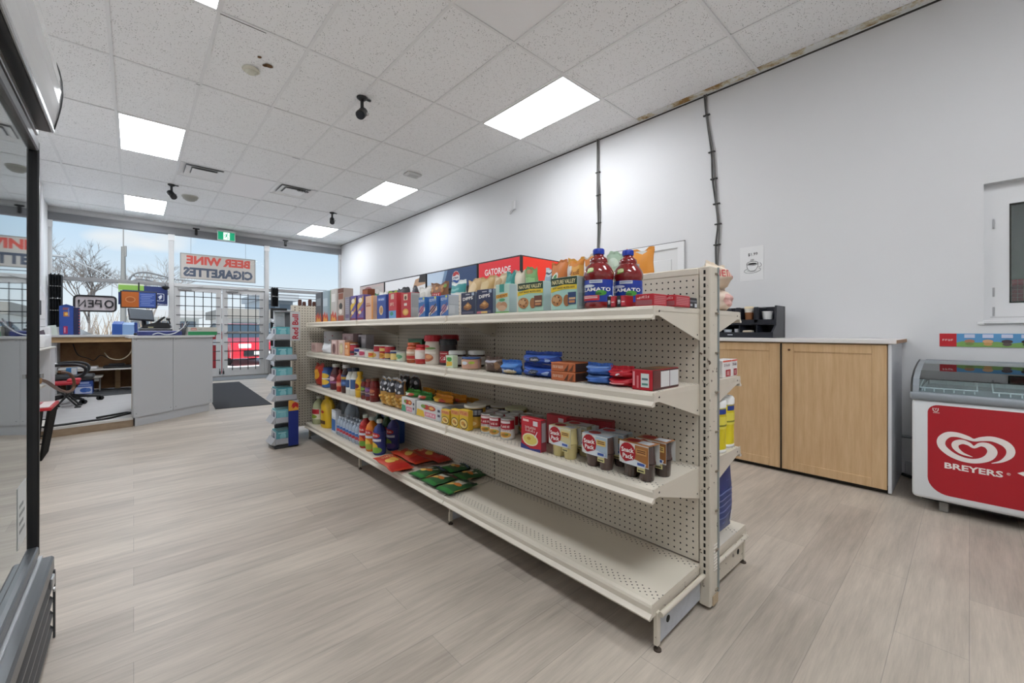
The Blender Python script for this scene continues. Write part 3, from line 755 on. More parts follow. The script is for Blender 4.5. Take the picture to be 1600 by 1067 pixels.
top_carton(1.686, 1.82, .115, .07, '26304e', dip(), 'navy snack-bar box with white lettering and golden square, left of its twin', group='navy bar boxes', sart=[('r', .02, .02, .98, .98, '8c98a8')])
top_carton(1.552, 1.68, .121, .07, '242e52', dip()+[('r', .02, .02, .3, .1, 'c46a7c'), ('r', .3, .02, .7, .1, 'e0b870')], 'navy snack-bar box with white lettering and golden square, right one beside the green box', group='navy bar boxes', sart=[('r', .02, .02, .98, .98, '8c98a8')])
top_carton(1.43, 1.533, .135, .05, 'b6d2c4', [('r', .3, .72, .65, 1, '3f9a8c'), ('p', [(.05, .5), (.9, .55), (.9, .68), (.05, .63)], 'e0a834'), ('t', 'CHEWY', .48, .585, .09, .8, '7a3a1c', .05), ('e', .5, .45, .22, .05, '4aa06a'), ('e', .3, .26, .24, .13, 'c49a78'), ('e', .62, .24, .26, .14, 'b98a66'), ('e', .5, .16, .3, .1, 'd0ab8a'), ('r', 0, 0, 1, .04, '6aa84c')], 'pale green granola box with orange name band beside the navy boxes', sart=[('r', .02, .02, .98, .98, 'a9b9bc')])
nv = lambda c: [('r', 0, .74, 1, .99, '1f3a26'), ('t', 'NATURE VALLEY', .5, .86, .13, .9, 'e3d9a4'), ('p', [(0, .55), (.5, .63), (1, .6), (1, .74), (.5, .77), (0, .7)], 'e6c832'), ('t', 'SOFT BAKED MUFFIN BARS', .5, .675, .06, .85, '4a4420'), ('e', .24, .3, .22, .19, 'b9804c'), ('e', .2, .34, .14, .1, 'cfa070'), ('e', .62, .28, .12, .18, 'a2683a'), ('e', .31, .39, .025, .03, '4a2c18'), ('e', .13, .25, .02, .025, '4a2c18'), ('e', .27, .19, .03, .025, '4a2c18'), ('e', .36, .29, .02, .03, '5a3820'), ('e', .18, .42, .02, .02, '5a3820'), ('r', .68, .16, .98, .52, c), ('r', .72, .3, .96, .36, 'd8b48a'), ('r', .72, .2, .94, .27, 'c98a5a')]
top_carton(1.212, 1.378, .128, .05, 'a9d0bc', nv('6a4034'), 'mint muffin-bar box with dark green top and brown corner, left of two', group='mint muffin bar boxes', sart=[('r', .02, .02, .98, .98, 'aebfc0')])
top_carton(1.03, 1.174, .132, .055, 'a9d2c6', nv('2a4470'), 'mint muffin-bar box with dark green top and blue corner, beside the juice bottle', group='mint muffin bar boxes', sart=[('r', .02, .02, .98, .98, 'b4c2be'), ('r', .2, .1, .8, .5, '98a8a8')])
# two big tomato cocktail bottles
RED_J = M('7e1a1c', .12, 0, 0, .6)
def juice(lab, x, y):
    pr = [(.052, 0), (.058, .006), (.058, .02), (.0555, .026), (.0555, .125), (.059, .132), (.06, .15), (.056, .165), (.045, .185), (.036, .195), (.034, .198), (.0355, .202), (.0345, .215), (.025, .224), (.0185, .232), (.0185, .25)]
    art = [('r', .04, .72, .96, .98, '1f3ba0'), ('t', 'CLAMATO', .46, .56, .17, .78, W_), ('e', .3, .72, .18, .07, 'dfe6ee'), ('e', .62, .4, .12, .12, '4a9a3a'), ('e', .56, .36, .07, .06, '2d6a2a'), ('r', .12, .06, .58, .3, 'c22c38'), ('r', .16, .16, .54, .2, 'f0d8d8'), ('r', .16, .23, .54, .27, 'e8c4c4'), ('r', .36, .84, .64, .98, 'ccd4dc'), ('r', .38, .9, .62, .93, '5a6a9a'), ('e', .84, .24, .06, .06, 'e8eef4'), ('r', .9, .3, .93, .7, '8fa4dc')]
    b = bottle('juice_bottle', pr, RED_J, .0215, .236, .024, M('1c3aa8', .35), (.028, .122, M('20409c', .35), art), .98, .98, 26)
    mb = MB(); mb.deco([('p', [(.3, .0), (.55, .2), (.5, .8), (.25, .7)], '7ab04a'), ('e', .4, .5, .14, .3, 'cfe0a4')], lambda u, v, L: ((.06-.012*v)*math.sin((u-.62)*PI*.6), -(.061-.011*v)*math.cos((u-.62)*PI*.6), .15+v*.03), 2); mb.build('lime_sticker', b)
    b.scale = (1, 1, .9); setdown(b, x, y, ZT, .42); return T(b, lab, 'bottle', 'big tomato cocktail bottles')
juice('large red tomato drink bottle with blue cap, left and nearer the shelf lip', 1.345, .975)
juice('large red tomato drink bottle with blue cap, right one behind the small red boxes', 1.452, .912)
soup = lambda: [('r', 0, 0, .45, 1, '20242a'), ('t', '99', .24, .45, .4, .3, 'dfe4e8'), ('r', .5, .1, .95, .9, 'c43a48'), ('r', .55, .4, .9, .5, 'e8c8c8')]
for k, (y0, y1) in enumerate(((.853, .886), (.81, .845))):
    top_carton(y0-.003, y1+.003, .04, .05, '9c1e28', soup(), ('tiny black and red box under the left juice bottle, left of its twin', 'tiny black and red box under the juice bottles, right of its twin')[k], group='tiny black and red boxes', name='small_carton', xf=1.275)
for k, (y0, y1, xf) in enumerate(((.715, .79, 1.30), (.69, .735, 1.40))):
    top_carton(y0, y1, .042, .09 if k == 0 else .12, 'b41e2c', [('t', 'abcde', .5, .75, .2, .6, 'f2d4d0'), ('r', .05, .1, .95, .5, '9c5a60'), ('r', .1, .6, .3, .7, 'e8b0b0')], ('low red box with pale lettering, front one beside the shelf bracket', 'low red box with pale text lines on its end, behind the front one')[k], group='low red boxes', name='small_carton', xf=xf, sart=[('r', .02, .1, .98, .9, 'b8303c')]+[('r', .06, .2+.14*q, .9, .26+.14*q, 'd98a90') for q in range(5)])
top_carton(.70, .80, .04, .11, '2a2c32', [('e', .2, .5, .1, .35, 'c8a8a8'), ('r', .5, .2, .9, .4, '6a6c74')], 'low black box with grey print at the near corner of the top shelf', name='small_carton', xf=1.49, sart=[('e', .1, .6, .06, .3, 'c46a70'), ('e', .28, .4, .08, .3, 'b8bcc4'), ('r', .4, .6, .98, .75, '70747c'), ('r', .45, .2, .62, .4, 'b4b8be'), ('r', .78, .1, .96, .45, 'd8dce0')], jit=0)

# ------------------------------------------------ crisp bags on the other side, seen over the back panel
OX = 1.80
def far_bag(y, w, h, base, art, lab, crimp=None, seed=0, jit=0.0, x=OX):
    o = bag('snack_bag', w, .07, h, base, art, crimp, 10, seed); setdown(o, x, y, ZT, jit); return T(o, lab, 'snack bag', 'snack bags on the far side of the gondola')
far_bag(4.24, .18, .285, '26282a', [('r', .1, .75, .9, .95, 'e4e4e0'), ('p', [(.1, .8), (.9, .7), (.9, .9)], '3a8a4a')], 'black bag with green and white top, farthest crisp bag over the panel', seed=1)
far_bag(4.03, .17, .28, '2f7a4a', [('r', .1, .7, .9, .9, '1c2420'), ('e', .5, .85, .2, .08, 'e6e6da')], 'green bag with a black band over the far back panel', seed=2)
far_bag(3.84, .17, .285, 'e6e4de', [('p', [(0, .65), (1, .8), (1, 1), (0, .9)], '26262a'), ('r', .1, .5, .8, .6, '4a4a4a')], 'white bag with black slanted top over the far back panel', seed=3)
far_bag(3.64, .17, .275, '98a83a', [('e', .5, .8, .3, .15, 'c8d26a')], 'yellow-green bag over the back panel behind the cream-orange carton', seed=4)
far_bag(3.42, .16, .29, '24252a', [('r', .2, .6, .8, .8, '3c3e48')], 'plain black bag with pointed top, left one of the black pair', seed=5, jit=.2)
far_bag(3.22, .13, .29, '2b2c33', [('r', .2, .7, .8, .9, '50525c')], 'plain black bag with pointed top, right one beside the white bag', seed=6, jit=-.2)
far_bag(3.05, .2, .27, 'd4d2cc', [('e', .5, .75, .25, .15, 'bdbab2')], 'crumpled white bag left of the brown nut bag', seed=7)
nuts = [('e', u, v, .07, .05, c) for u, v, c in ((.15, .9, 'b07a44'), (.3, .95, '8a5a30'), (.45, .9, 'c48e54'), (.6, .95, '9a6438'), (.75, .9, 'b9804a'), (.88, .92, '7a9a4a'), (.1, .78, '8a5a30'), (.25, .82, 'c9985c'), (.8, .8, 'a87040'))]
far_bag(2.83, .26, .285, '7c5234', nuts+[('r', .28, .62, .75, .76, 'b4242c'), ('t', 'NUTS', .5, .69, .08, .4, 'f4e8dc')], 'brown mixed nut bag with red name band over the back panel', seed=8)
far_bag(2.57, .19, .275, 'd6dedb', [('r', 0, .72, 1, .94, '3a8f90'), ('r', .1, .78, .7, .84, '6ab0ae')], 'white bag with teal band behind the blue cereal boxes', seed=9)
far_bag(2.37, .15, .27, 'c9ab7c', [('e', .5, .8, .3, .15, 'dcc49a')], 'tan bag over the back panel, left one of the tan pair', seed=10)
far_bag(2.22, .14, .275, 'c0a068', [('e', .4, .8, .3, .15, 'd0b888')], 'gold tan bag over the back panel, right one of the tan pair', seed=11, jit=.15)
far_bag(2.09, .12, .275, 'd0bc98', [('e', .5, .85, .3, .1, 'b09468'), ('r', .2, .6, .8, .7, '8c7a54')], 'beige bag behind the pale green granola box, left of the narrow teal one', seed=12)
far_bag(1.985, .09, .285, '2f8a84', [('r', .2, .6, .8, .8, '5ab4ac')], 'narrow teal bag behind the pale green granola box', seed=13)
far_bag(1.90, .09, .28, 'd2c9b4', [], 'plain cream bag behind the left mint muffin-bar box', seed=14)
far_bag(1.80, .105, .29, '7aa868', [('e', .5, .95, .25, .06, 'a0784c'), ('r', .1, .7, .9, .82, '98c488')], 'light green bag with brown top behind the left mint box', seed=15)
far_bag(1.69, .1, .285, 'ccd4da', [('r', .1, .7, .9, .85, '9ab0c4'), ('r', .1, .9, .9, .94, '3c4c5c')], 'silver white bag beside the green bag over the back panel', seed=16, x=1.86)
far_bag(1.575, .12, .30, 'cf7a3a', [('p', [(0, .75), (1, .85), (1, 1), (0, 1)], 'b8602a'), ('e', .45, .72, .2, .1, 'e4e0d4'), ('e', .45, .72, .12, .06, '4a8a4a'), ('r', .0, .6, .25, .78, '3c5a38')], 'orange bag with green badge, left one of the orange bags', seed=17)
far_bag(1.455, .115, .30, 'dfa03e', [('e', .25, .8, .2, .16, 'd8d4cc'), ('t', 'CHEESE', .62, .78, .08, .5, '7c3a1a'), ('r', .2, .9, 1, 1, 'd8862a')], 'yellow-orange bag with white patch, middle one of the orange bags', seed=18)
far_bag(1.34, .11, .305, 'c9c6ba', [('r', 0, .86, 1, 1, 'd8822e'), ('r', .1, .6, .9, .75, 'a9b4a0')], 'pale bag with orange top, just left of the juice bottles', seed=19)
far_bag(1.20, .1, .30, 'a8c0a8', [('e', .5, .85, .3, .08, 'c8d6c4')], 'pale green bag seen between the two juice bottles', seed=20)
far_bag(1.065, .15, .295, 'e39434', [('p', [(.3, .4), (.7, .4), (.75, 1), (.35, 1)], 'd9d8d2'), ('r', .42, .6, .62, .8, 'b0b4b8')], 'orange bag with a white middle stripe right of the juice bottles', seed=21)

# ------------------------------------------------ second shelf
def put(o, y0, y1, z, lab, cat, group=None, xf=1.285, d=.07, jit=None):
    setdown(o, xf+d/2, (y0+y1)/2, z, rnd.uniform(-.04, .04) if jit is None else jit); return T(o, lab, cat, group)
# far end
R = root('paper_roll', (0, 0, 0)); mb = MB(); mb.lathe([(.015, .0), (.09, 0), (.097, .012), (.098, .19), (.09, .2), (.016, .2)], (0, 0, 0), M('dcdde2', .6, 0, 0, 0, .3, 60), 24)
for k in range(10): mb.deco([('e', .1+.09*k, .2+.6*((k*.37) % 1), .02, .03, 'b45a6c')], wrap(.098, .2), 1.5)
mb.build('wrapped_roll', R); mb = MB(); mb.lathe([(.028, .2), (.028, .203), (.018, .203), (.018, .19)], (0, 0, 0), M('b49a7c', .8), 16); mb.build('cardboard_core', R)
put(R, 4.17, 4.37, Z2, 'white paper towel roll at the far end of the second shelf', 'paper roll', xf=1.385, d=.2)
o = carton('small_carton', .15, .07, .088, 'd8b8b0', [('e', .5, .5, .3, .3, 'c49a94')]); put(o, 4.18, 4.33, Z2, 'small pale pink box at the far end before the white roll', 'carton')
o = bag('snack_bag', .2, .08, .075, 'e4e6ea', [('p', [(0, .1), (.4, .1), (.3, .9), (0, .8)], '3a6cb4')], seed=31); put(o, 3.88, 4.08, Z2, 'low white bag with blue corner lying before the paper roll', 'bag')
o = carton('food_carton', .15, .07, .125, 'c9a9a2', [('e', .5, .4, .28, .34, '7a5450'), ('r', .2, .75, .8, .92, 'e2ccc8')]); put(o, 3.63, 3.78, Z2, 'pink box with a dark brown oval, second shelf far end', 'carton')
o = carton('food_carton', .15, .07, .125, 'd2b4a8', [('e', .5, .42, .32, .38, 'c9bb8c'), ('e', .5, .42, .22, .26, 'e0d6ae'), ('r', .2, .85, .8, .95, 'e4d2cc')]); put(o, 3.46, 3.61, Z2, 'pink box with a pale green oval beside the orange box', 'carton')
o = carton('food_carton', .1, .07, .108, 'd98a4a', [('r', .1, .1, .8, .5, 'e8b080'), ('e', .4, .7, .2, .12, 'f0d8b8')]); put(o, 3.36, 3.46, Z2, 'small orange box right of the pink oval boxes', 'carton')
o = carton('food_carton', .26, .08, .18, 'c0a6aa', [('r', .05, .6, .95, .95, 'cdb6ba'), ('e', .3, .75, .12, .1, 'a88088'), ('e', .7, .78, .12, .1, 'e0d0d2')]); put(o, 3.56, 3.82, Z2, 'large dusty pink carton standing behind the oval boxes', 'carton', xf=1.4)
o = carton('food_carton', .15, .07, .172, 'b8b4bc', [('r', .05, .3, .4, .9, '2c2a34'), ('r', .5, .3, .9, .8, 'd6d4da')]); put(o, 3.36, 3.51, Z2, 'grey and black carton behind the small orange box', 'carton', xf=1.42)
# tins
def tin(y, r, h, paper, art, lab, x=None, z=None, lid='c9c9c6', group='small tins on the second shelf'):
    o = can('tin_can', r, h, M(paper, .4), art, lid); x, y = (x, y) if x else (1.285+r, y*(1.285+r)/1.283); setdown(o, x, y, Z2 if z is None else z, rnd.uniform(.1, .4)); return T(o, lab, 'can', group)
tin(3.24, .037, .1, '9a2434', [('r', .1, .5, .9, .9, 'c8464e'), ('r', .2, .2, .8, .4, '2c2a44')], 'dark red tin with a navy band, farthest tin after the orange box')
tin(3.15, .04, .068, 'e4e2e4', [('r', 0, .6, 1, 1, '2c3a84'), ('e', .5, .3, .2, .2, '2a2a2e')], 'white low tin with a blue top band, beside the pink cup')
tin(3.05, .042, .066, 'e6c4c8', [('e', .5, .45, .28, .3, 'c44a6a'), ('r', .1, .8, .9, .95, 'f4eef0')], 'low white and pink tin with a round pink print')
tin(2.965, .036, .06, 'dcd8d0', [('p', [(.2, .1), (.8, .1), (.7, .7), (.3, .8)], '7a9ac4')], 'low whitish tin with pale blue print beside the pink tin')
tin(2.90, .036, .058, 'e0b23a', [('e', .5, .5, .3, .3, 'e86a3a'), ('r', 0, .8, 1, 1, 'f0e4c0')], 'low yellow tin with orange print before the taller tins')
tin(2.93, .037, .1, '4a2438', [('r', .1, .4, .9, .8, 'b83040')], 'dark tin with red band standing behind the low yellow tin', x=1.42)
tin(2.80, .04, .1, 'cfc4c0', [('r', 0, .55, 1, 1, 'a83038'), ('e', .4, .25, .25, .2, 'd0a050')], 'grey and red tin, left one of the pasta tins')
tin(2.715, .037, .102, 'b4242c', [('r', .1, .6, .9, .85, 'e0c070'), ('e', .5, .25, .35, .22, 'd8a040'), ('e', .5, .25, .2, .12, 'b87828')], 'red tin with golden pasta picture, middle one of the pasta tins')
tin(2.63, .038, .101, '2a2e58', [('r', 0, .55, 1, 1, 'b03038'), ('e', .5, .28, .35, .2, 'd8b060')], 'navy and red tin with pasta picture, right one of the pasta tins')
tin(2.55, .038, .07, 'd0a84a', [('e', .5, .4, .35, .35, 'e8cc80'), ('r', 0, .8, 1, 1, '3a4a7c')], 'low golden tin before the pale green tins')
tin(2.5, .04, .098, 'c9d8cc', [('e', .5, .6, .3, .2, '7ab08c'), ('r', 0, 0, 1, .3, 'a4c0ac')], 'pale green tin left of the tall green box', x=1.405)
tin(2.46, .04, .066, 'cfdcc4', [('e', .5, .5, .28, .3, '6aa67c'), ('e', .4, .3, .12, .12, 'e0cc80')], 'low pale green tin in front of the taller pale green one')
o = carton('food_carton', .19, .07, .148, '2f7d4f', [('e', .35, .5, .25, .28, 'd8b45a'), ('e', .35, .5, .15, .17, 'b8843a'), ('r', 0, .9, 1, 1, '1f5a3c'), ('p', [(.5, 0), (1, 0), (1, .4)], '7ab84a')]); put(o, 2.45, 2.64, Z2, 'tall green packet with a golden bowl picture behind the sauce jars', 'packet', xf=1.42)
def jar(name, r, h, fill, lidm, lab, y, x=None, z=None, label=None, lidh=.018, cat='jar', group=None, lidr=None):
    pr = [(r*.9, 0), (r, .006), (r, h*.72), (r*.8, h*.88), (r*.8, h-lidh+.002)]
    o = bottle(name, pr, fill, (lidr or r*.86), h-lidh, lidh, lidm, label, 1, 1, 22, ('jar_body', 'lid', 'label'))
    x, y = (x, y) if x else (1.285+r, y*(1.285+r)/1.283); setdown(o, x, y, Z2 if z is None else z, rnd.uniform(.1, .35)); return T(o, lab, cat, group)
jar('sauce_jar', .046, .128, M('b4502c', .2), M('c4603a', .35), 'tomato sauce jar with orange lid, left one of the two sauce jars', 2.312, label=(.02, .085, M('d9b090', .4), [('r', .1, .1, .9, .4, 'c43a34'), ('r', .2, .6, .8, .8, 'f0e0d0')]), group='sauce jars')
jar('sauce_jar', .042, .118, M('c43430', .2), M('b8202c', .35), 'red sauce jar with red lid, right one of the two sauce jars', 2.215, label=(.02, .085, M('e8d8d0', .4), [('e', .5, .5, .3, .35, 'f4ece4'), ('r', 0, 0, 1, .15, 'b8202c')]), group='sauce jars')
def creamer(lab, y, x, body, capc, art, zs=1.0):
    pr = [(.052, 0), (.056, .008), (.056, .05), (.052, .075), (.053, .1), (.055, .125), (.053, .14)]
    o = bottle('creamer_bottle', pr, M(body, .3), .057, .14, .038, M(capc, .3), (.012, .132, M(body, .35), art), 1, .8, 22)
    o.scale = (.92, .92, zs); setdown(o, x, y, Z2, .3); return T(o, lab, 'bottle', 'tall bottles with wide caps')
creamer('cream coffee-whitener bottle with wide red cap, front one on the second shelf', 2.19, 1.345, 'd9cfc2', 'b41c2a', [('e', .4, .8, .15, .08, 'c43440'), ('e', .5, .72, .3, .06, '7a9a5a'), ('e', .4, .25, .3, .2, 'b4684a'), ('e', .5, .3, .15, .1, 'd89a6a'), ('r', .2, .45, .8, .55, 'efe8de')])
creamer('wide red capped bottle standing behind the black capped one', 2.235, 1.50, 'c8bfb4', 'a81a28', [('r', .1, .5, .9, .9, 'd8d0c6')])
creamer('black capped dark bottle with red 23 label beside the cream bottle', 2.088, 1.385, '2a2426', '23262a', [('r', .05, .05, .75, .7, 'a8202a'), ('t', '23', .38, .3, .24, .4, 'f0e8e4'), ('r', .15, .55, .65, .6, 'e0b8b4')], .86)
o = carton('small_carton', .068, .034, .068, 'cfe0c4', [('p', [(.1, .1), (.9, .2), (.9, .5), (.1, .5)], 'e0b83a'), ('e', .5, .7, .35, .2, '4a9a44'), ('r', 0, .85, 1, 1, 'd8e8d0')]); put(o, 1.89, 1.96, Z2, 'small green and white box at the lip before the white lidded jars', 'carton', d=.034)
for k, (y, x) in enumerate(((1.985, 1.378), (1.895, 1.45))):
    jar('spread_jar', .048, .09, M('3a2018', .2), M('e9e9e6', .4), ('dark spread jar with white lid, left one of the pair', 'dark spread jar with white lid, right one behind the peach label jar')[k], y, x, label=(.012, .058, M('dcd8d6', .4), [('t', 'nut', .5, .55, .4, .5, 'b83040'), ('r', .3, .1, .7, .25, '8a4a3a')]), lidh=.022, lidr=.048, group='dark spread jars')
jar('spread_jar', .052, .062, M('cfae8c', .3), M('3a64a8', .35), 'low jar with peach, blue and yellow label before the white lids', 1.795, 1.339, label=(.006, .052, M('d8a890', .4), [('p', [(.3, 0), (1, 0), (1, 1), (.6, 1)], '2f5aa8'), ('e', .3, .6, .2, .3, 'e8c49c'), ('e', .5, .6, .12, .2, 'dfe6ee'), ('e', .75, .65, .1, .15, 'b8cc4a')]), lidh=.006, lidr=.05)
o = bag('snack_bag', .125, .06, .064, '5a463c', [('p', [(.15, .1), (.75, .1), (.65, .6), (.25, .65)], 'c9c4b4'), ('r', .1, .75, .8, .9, 'b4b0b8'), ('e', .85, .5, .12, .3, '8c6a4c')], seed=41); put(o, 1.52, 1.645, Z2, 'brown and cream small bag between peach jar and blue bags', 'bag')
o = bag('cookie_bag', .13, .08, .055, '2f64b0', [('r', .1, .6, .9, .9, '4a86cc'), ('e', .6, .25, .3, .18, 'cbb88c'), ('t', 'Cookies', .5, .35, .2, .7, 'dfe8f2', .1)], seed=42); put(o, 1.385, 1.515, Z2, 'single light blue cookie bag left of the stacked dark blue bags', 'cookie bag')
def cookie(yc, z, lab, seed):
    o = bag('cookie_bag', .215, .12, .043, '2a4fb0', [('r', .05, .75, .95, .92, '4a74cc'), ('e', .5, .5, .14, .3, '20304a'), ('t', 'OREO', .5, .5, .16, .18, 'f0e4d0'), ('p', [(.05, .3), (.3, .2), (.32, .6), (.08, .7)], '7fa0dc'), ('e', .8, .45, .06, .2, '9db8e4')], seed=seed); setdown(o, 1.35, yc, z, .03); return T(o, lab, 'cookie bag', 'dark blue cookie bags stacked')
cookie(1.285, Z2, 'dark blue cookie bag lying under another beside the orange boxes', 43); cookie(1.28, Z2+.056, 'dark blue cookie bag on top of its twin beside the orange boxes', 44)
for k in range(2):
    o = carton('cookie_tray', .128, .115, .0365, 'c0683c', [('t', 'ALMOND', .3, .5, .3, .45, 'ecd4bc'), ('p', [(.55, .1), (.75, .9), (.7, .1)], '5a3420'), ('p', [(.75, .1), (.95, .9), (.9, .1)], '6a4028'), ('r', 0, .9, 1, 1, 'd88a5c')], [('r', .02, .05, .98, .95, '3a2a28')]); put(o, 1.044, 1.172, Z2+.0375*k, ('orange cookie tray with dark end, lower of two stacked', 'orange cookie tray with dark end, upper of two stacked')[k], 'cookie tray', 'orange cookie trays', d=.115, jit=0)
for k in range(2):
    o = bag('biscuit_pack', .115, .09, .033, '3f6cb8', [('p', [(.1, .2), (.45, .1), (.5, .9), (.2, .9)], '2c2a4c'), ('p', [(.45, .1), (.7, .1), (.65, .9), (.45, .9)], 'cdd4dc'), ('r', .05, .8, .95, .95, '7a9cd4')], seed=50+k); put(o, .905, 1.02, Z2+.035*k, ('blue biscuit pack with white patch, lower of its stack', 'blue biscuit pack with white patch, upper of its stack')[k], 'biscuit pack', 'blue biscuit packs', d=.1, jit=0)
for k in range(2):
    o = bag('biscuit_pack', .1, .09, .03, 'c01c2c', [('p', [(.05, .1), (.5, .6), (.95, .3), (.6, .9), (.3, .8)], '3a1c20') if k else ('r', .1, .3, .8, .45, 'e8a4a4'), ('p', [(.5, .3), (.75, .25), (.7, .85), (.5, .85)], 'd8d6dc') if k else ('r', .1, .1, .9, .2, '8e1220')], seed=60+k); put(o, .815, .912, Z2+.032*k, ('glossy red biscuit pack, lower of its stack', 'glossy red biscuit pack with dark swirl, upper of its stack')[k], 'biscuit pack', 'red biscuit packs', d=.1, jit=0)
o = carton('food_carton', .076, .19, .07, 'b41c2a', [('r', .45, .15, .85, .82, 'd6dedc'), ('r', .5, .25, .8, .35, '5a8a80'), ('r', .5, .5, .8, .6, '5a7078'), ('r', .05, .2, .15, .9, 'e09aa0'), ('r', .25, .1, .35, .7, 'd87a80')], [('r', .02, .02, .98, .98, '4a2e2a'), ('r', .04, .08, .3, .95, '6a3a36'), ('r', .3, .12, .62, .9, 'dcdcda'), ('r', .64, .12, .97, .9, 'd6d6d6')], [('r', .02, .02, .98, .98, '4a3426'), ('r', .1, .4, .9, .9, '7a5632')]); put(o, .715, .791, Z2, 'deep red box with white panels on its brown side, nearest on the second shelf', 'carton', d=.19, jit=0)

# ------------------------------------------------ third shelf
o = bag('snack_bag', .2, .08, .2, 'b42c22', [('e', .5, .55, .3, .25, 'e0a030'), ('r', .1, .8, .9, .95, 'd84a30'), ('r', .2, .1, .8, .25, 'c8402c')], seed=71); put(o, 4.08, 4.27, Z3, 'red crisp bag with a yellow round print at the far end of the third shelf', 'snack bag')
jar('powder_jar', .06, .185, M('2f5aa0', .35), M('2a4c8c', .35), 'blue drum with yellow print left of the maroon bottle', 3.82, z=Z3, label=(.01, .15, M('3466ac', .4), [('e', .5, .7, .3, .18, 'e2b83c'), ('e', .5, .3, .3, .18, 'e0b43a'), ('r', .1, .48, .9, .55, 'e8e8e4')]), cat='drum')
def sauce(name, lab, y, r, h, body, capm, label, x=None, cr=None, ch=.028, neck=.55, sx=1.0, sy=.85, group=None):
    pr = [(r*.9, 0), (r, .008), (r, h*.55), (r*.92, h*.66), (r*neck, h*.82), (cr*.9 if cr else r*.45, h-ch)]
    o = bottle(name, pr, body, cr or r*.5, h-ch, ch, capm, label, sx, sy, 22); x, y = (x, y) if x else (1.285+r, y*(1.285+r)/1.283); setdown(o, x, y, Z3, rnd.uniform(.1, .35)); return T(o, lab, 'bottle', group)
WC = M('e2e2e0', .35)
sauce('syrup_bottle', 'maroon drink bottle with white cap, left of the small red bottle', 3.65, .056, .225, M('5a1a24', .15), WC, (.05, .13, M('6a2030', .35), [('e', .45, .6, .25, .25, 'd8b0b8'), ('r', .2, .1, .8, .3, '9a5a88')]), cr=.03)
sauce('hot_sauce_bottle', 'slim red sauce bottle between two white capped bottles', 3.545, .036, .188, M('a82c20', .2), M('8c2a20', .4), (.04, .09, M('c8503c', .35), [('r', .1, .2, .9, .8, 'd8a080')]), cr=.015, neck=.4)
sauce('barbecue_sauce_bottle', 'dark barbecue sauce bottle with white cap and blue label', 3.42, .045, .235, M('3c1a16', .15), WC, (.06, .15, M('2c4478', .35), [('r', .1, .6, .9, .85, 'b8923c'), ('r', .1, .15, .9, .4, '5a7cb4')]), cr=.028)
sauce('mayonnaise_bottle', 'white dressing bottle with dark blue cap, left one of the pair', 3.325, .042, .215, M('d4d4cc', .3), M('24304c', .4), (.04, .13, M('dfe2e0', .35), [('r', .3, .2, .7, .9, '2c4c7c')]), cr=.026, group='white dressing bottles')
sauce('mayonnaise_bottle', 'white dressing bottle with dark blue cap, right one beside the yellow bottle', 3.228, .044, .222, M('dcdcd4', .3), M('1c2438', .4), (.04, .14, M('e4e8e8', .35), [('r', .35, .15, .8, .9, '35598c')]), cr=.028, group='white dressing bottles')
sauce('mustard_bottle', 'yellow mustard squeeze bottle on the third shelf', 3.14, .04, .2, M('dfae20', .3), M('e0b428', .4), (.04, .12, M('e6ba2c', .35), [('e', .5, .6, .25, .25, '7a2c1c'), ('r', .2, .2, .8, .3, 'b8801c')]), cr=.02, neck=.45)
for k, y in enumerate((3.035, 2.955, 2.875)):
    jar('sauce_jar', .036, (.152, .158, .172)[k], M('6e1c1a', .15), M(('3c3428', '8a3a22', '6a4a2a')[k], .4), ('dark red pasta sauce jar, left one of three beside the mustard', 'dark red pasta sauce jar with purple label, middle one of three', 'dark red pasta sauce jar, right one beside the pasta packs')[k], y, z=Z3, label=(.03, .1, M(('4a3438', '5c3858', '7c2420')[k], .4), [('e', .5, .7, .3, .18, ('7aa04a', '8a5a9a', 'b86a4a')[k]), ('t', 'sauce', .5, .35, .14, .6, 'd8c0b0')]), group='dark red sauce jars')
pasta = lambda: [('r', .02, .55, .98, .98, '2a2a30')]+[('e', .15+.14*k, .62+.1*((k*3) % 4)/3+.12*(k % 2), .09, .05, ('c8c8cc', '8a8a94', 'dcdcdc', '4a4a54')[k % 4]) for k in range(6)]+[('e', .2, .85, .1, .06, 'b8b8c0'), ('e', .55, .88, .12, .06, '6a6a74'), ('e', .8, .84, .1, .06, 'd4d4d8')]+[('e', .15+.16*(k % 6), .1+.13*(k//6)+.04*(k % 2), .1, .05, ('d8a84c', 'c48c34', 'e4c070')[k % 3]) for k in range(18)]
for k, (y0, y1, x) in enumerate(((2.715, 2.83, 1.285), (2.618, 2.72, 1.285), (2.49, 2.612, 1.285), (2.635, 2.76, 1.39), (2.505, 2.628, 1.40))):
    o = bag('pasta_pack', (y1-y0), .07, .185 if k < 3 else .2, ('b88a3c', 'b48638', 'a8743a', '5a3c34', '6a4638')[k], pasta(), 'cfcfd2', seed=80+k)
    put(o, y0, y1, Z3, ('golden pasta bag with black and white top, left of the front three', 'golden pasta bag with black and white top, middle of the front three', 'golden pasta bag with black and white top, right of the front three', 'black topped pasta bag standing behind the front three, left', 'black topped pasta bag standing behind the front three, nearest the noodles')[k], 'pasta bag', 'pasta bags with black and white tops', xf=x)
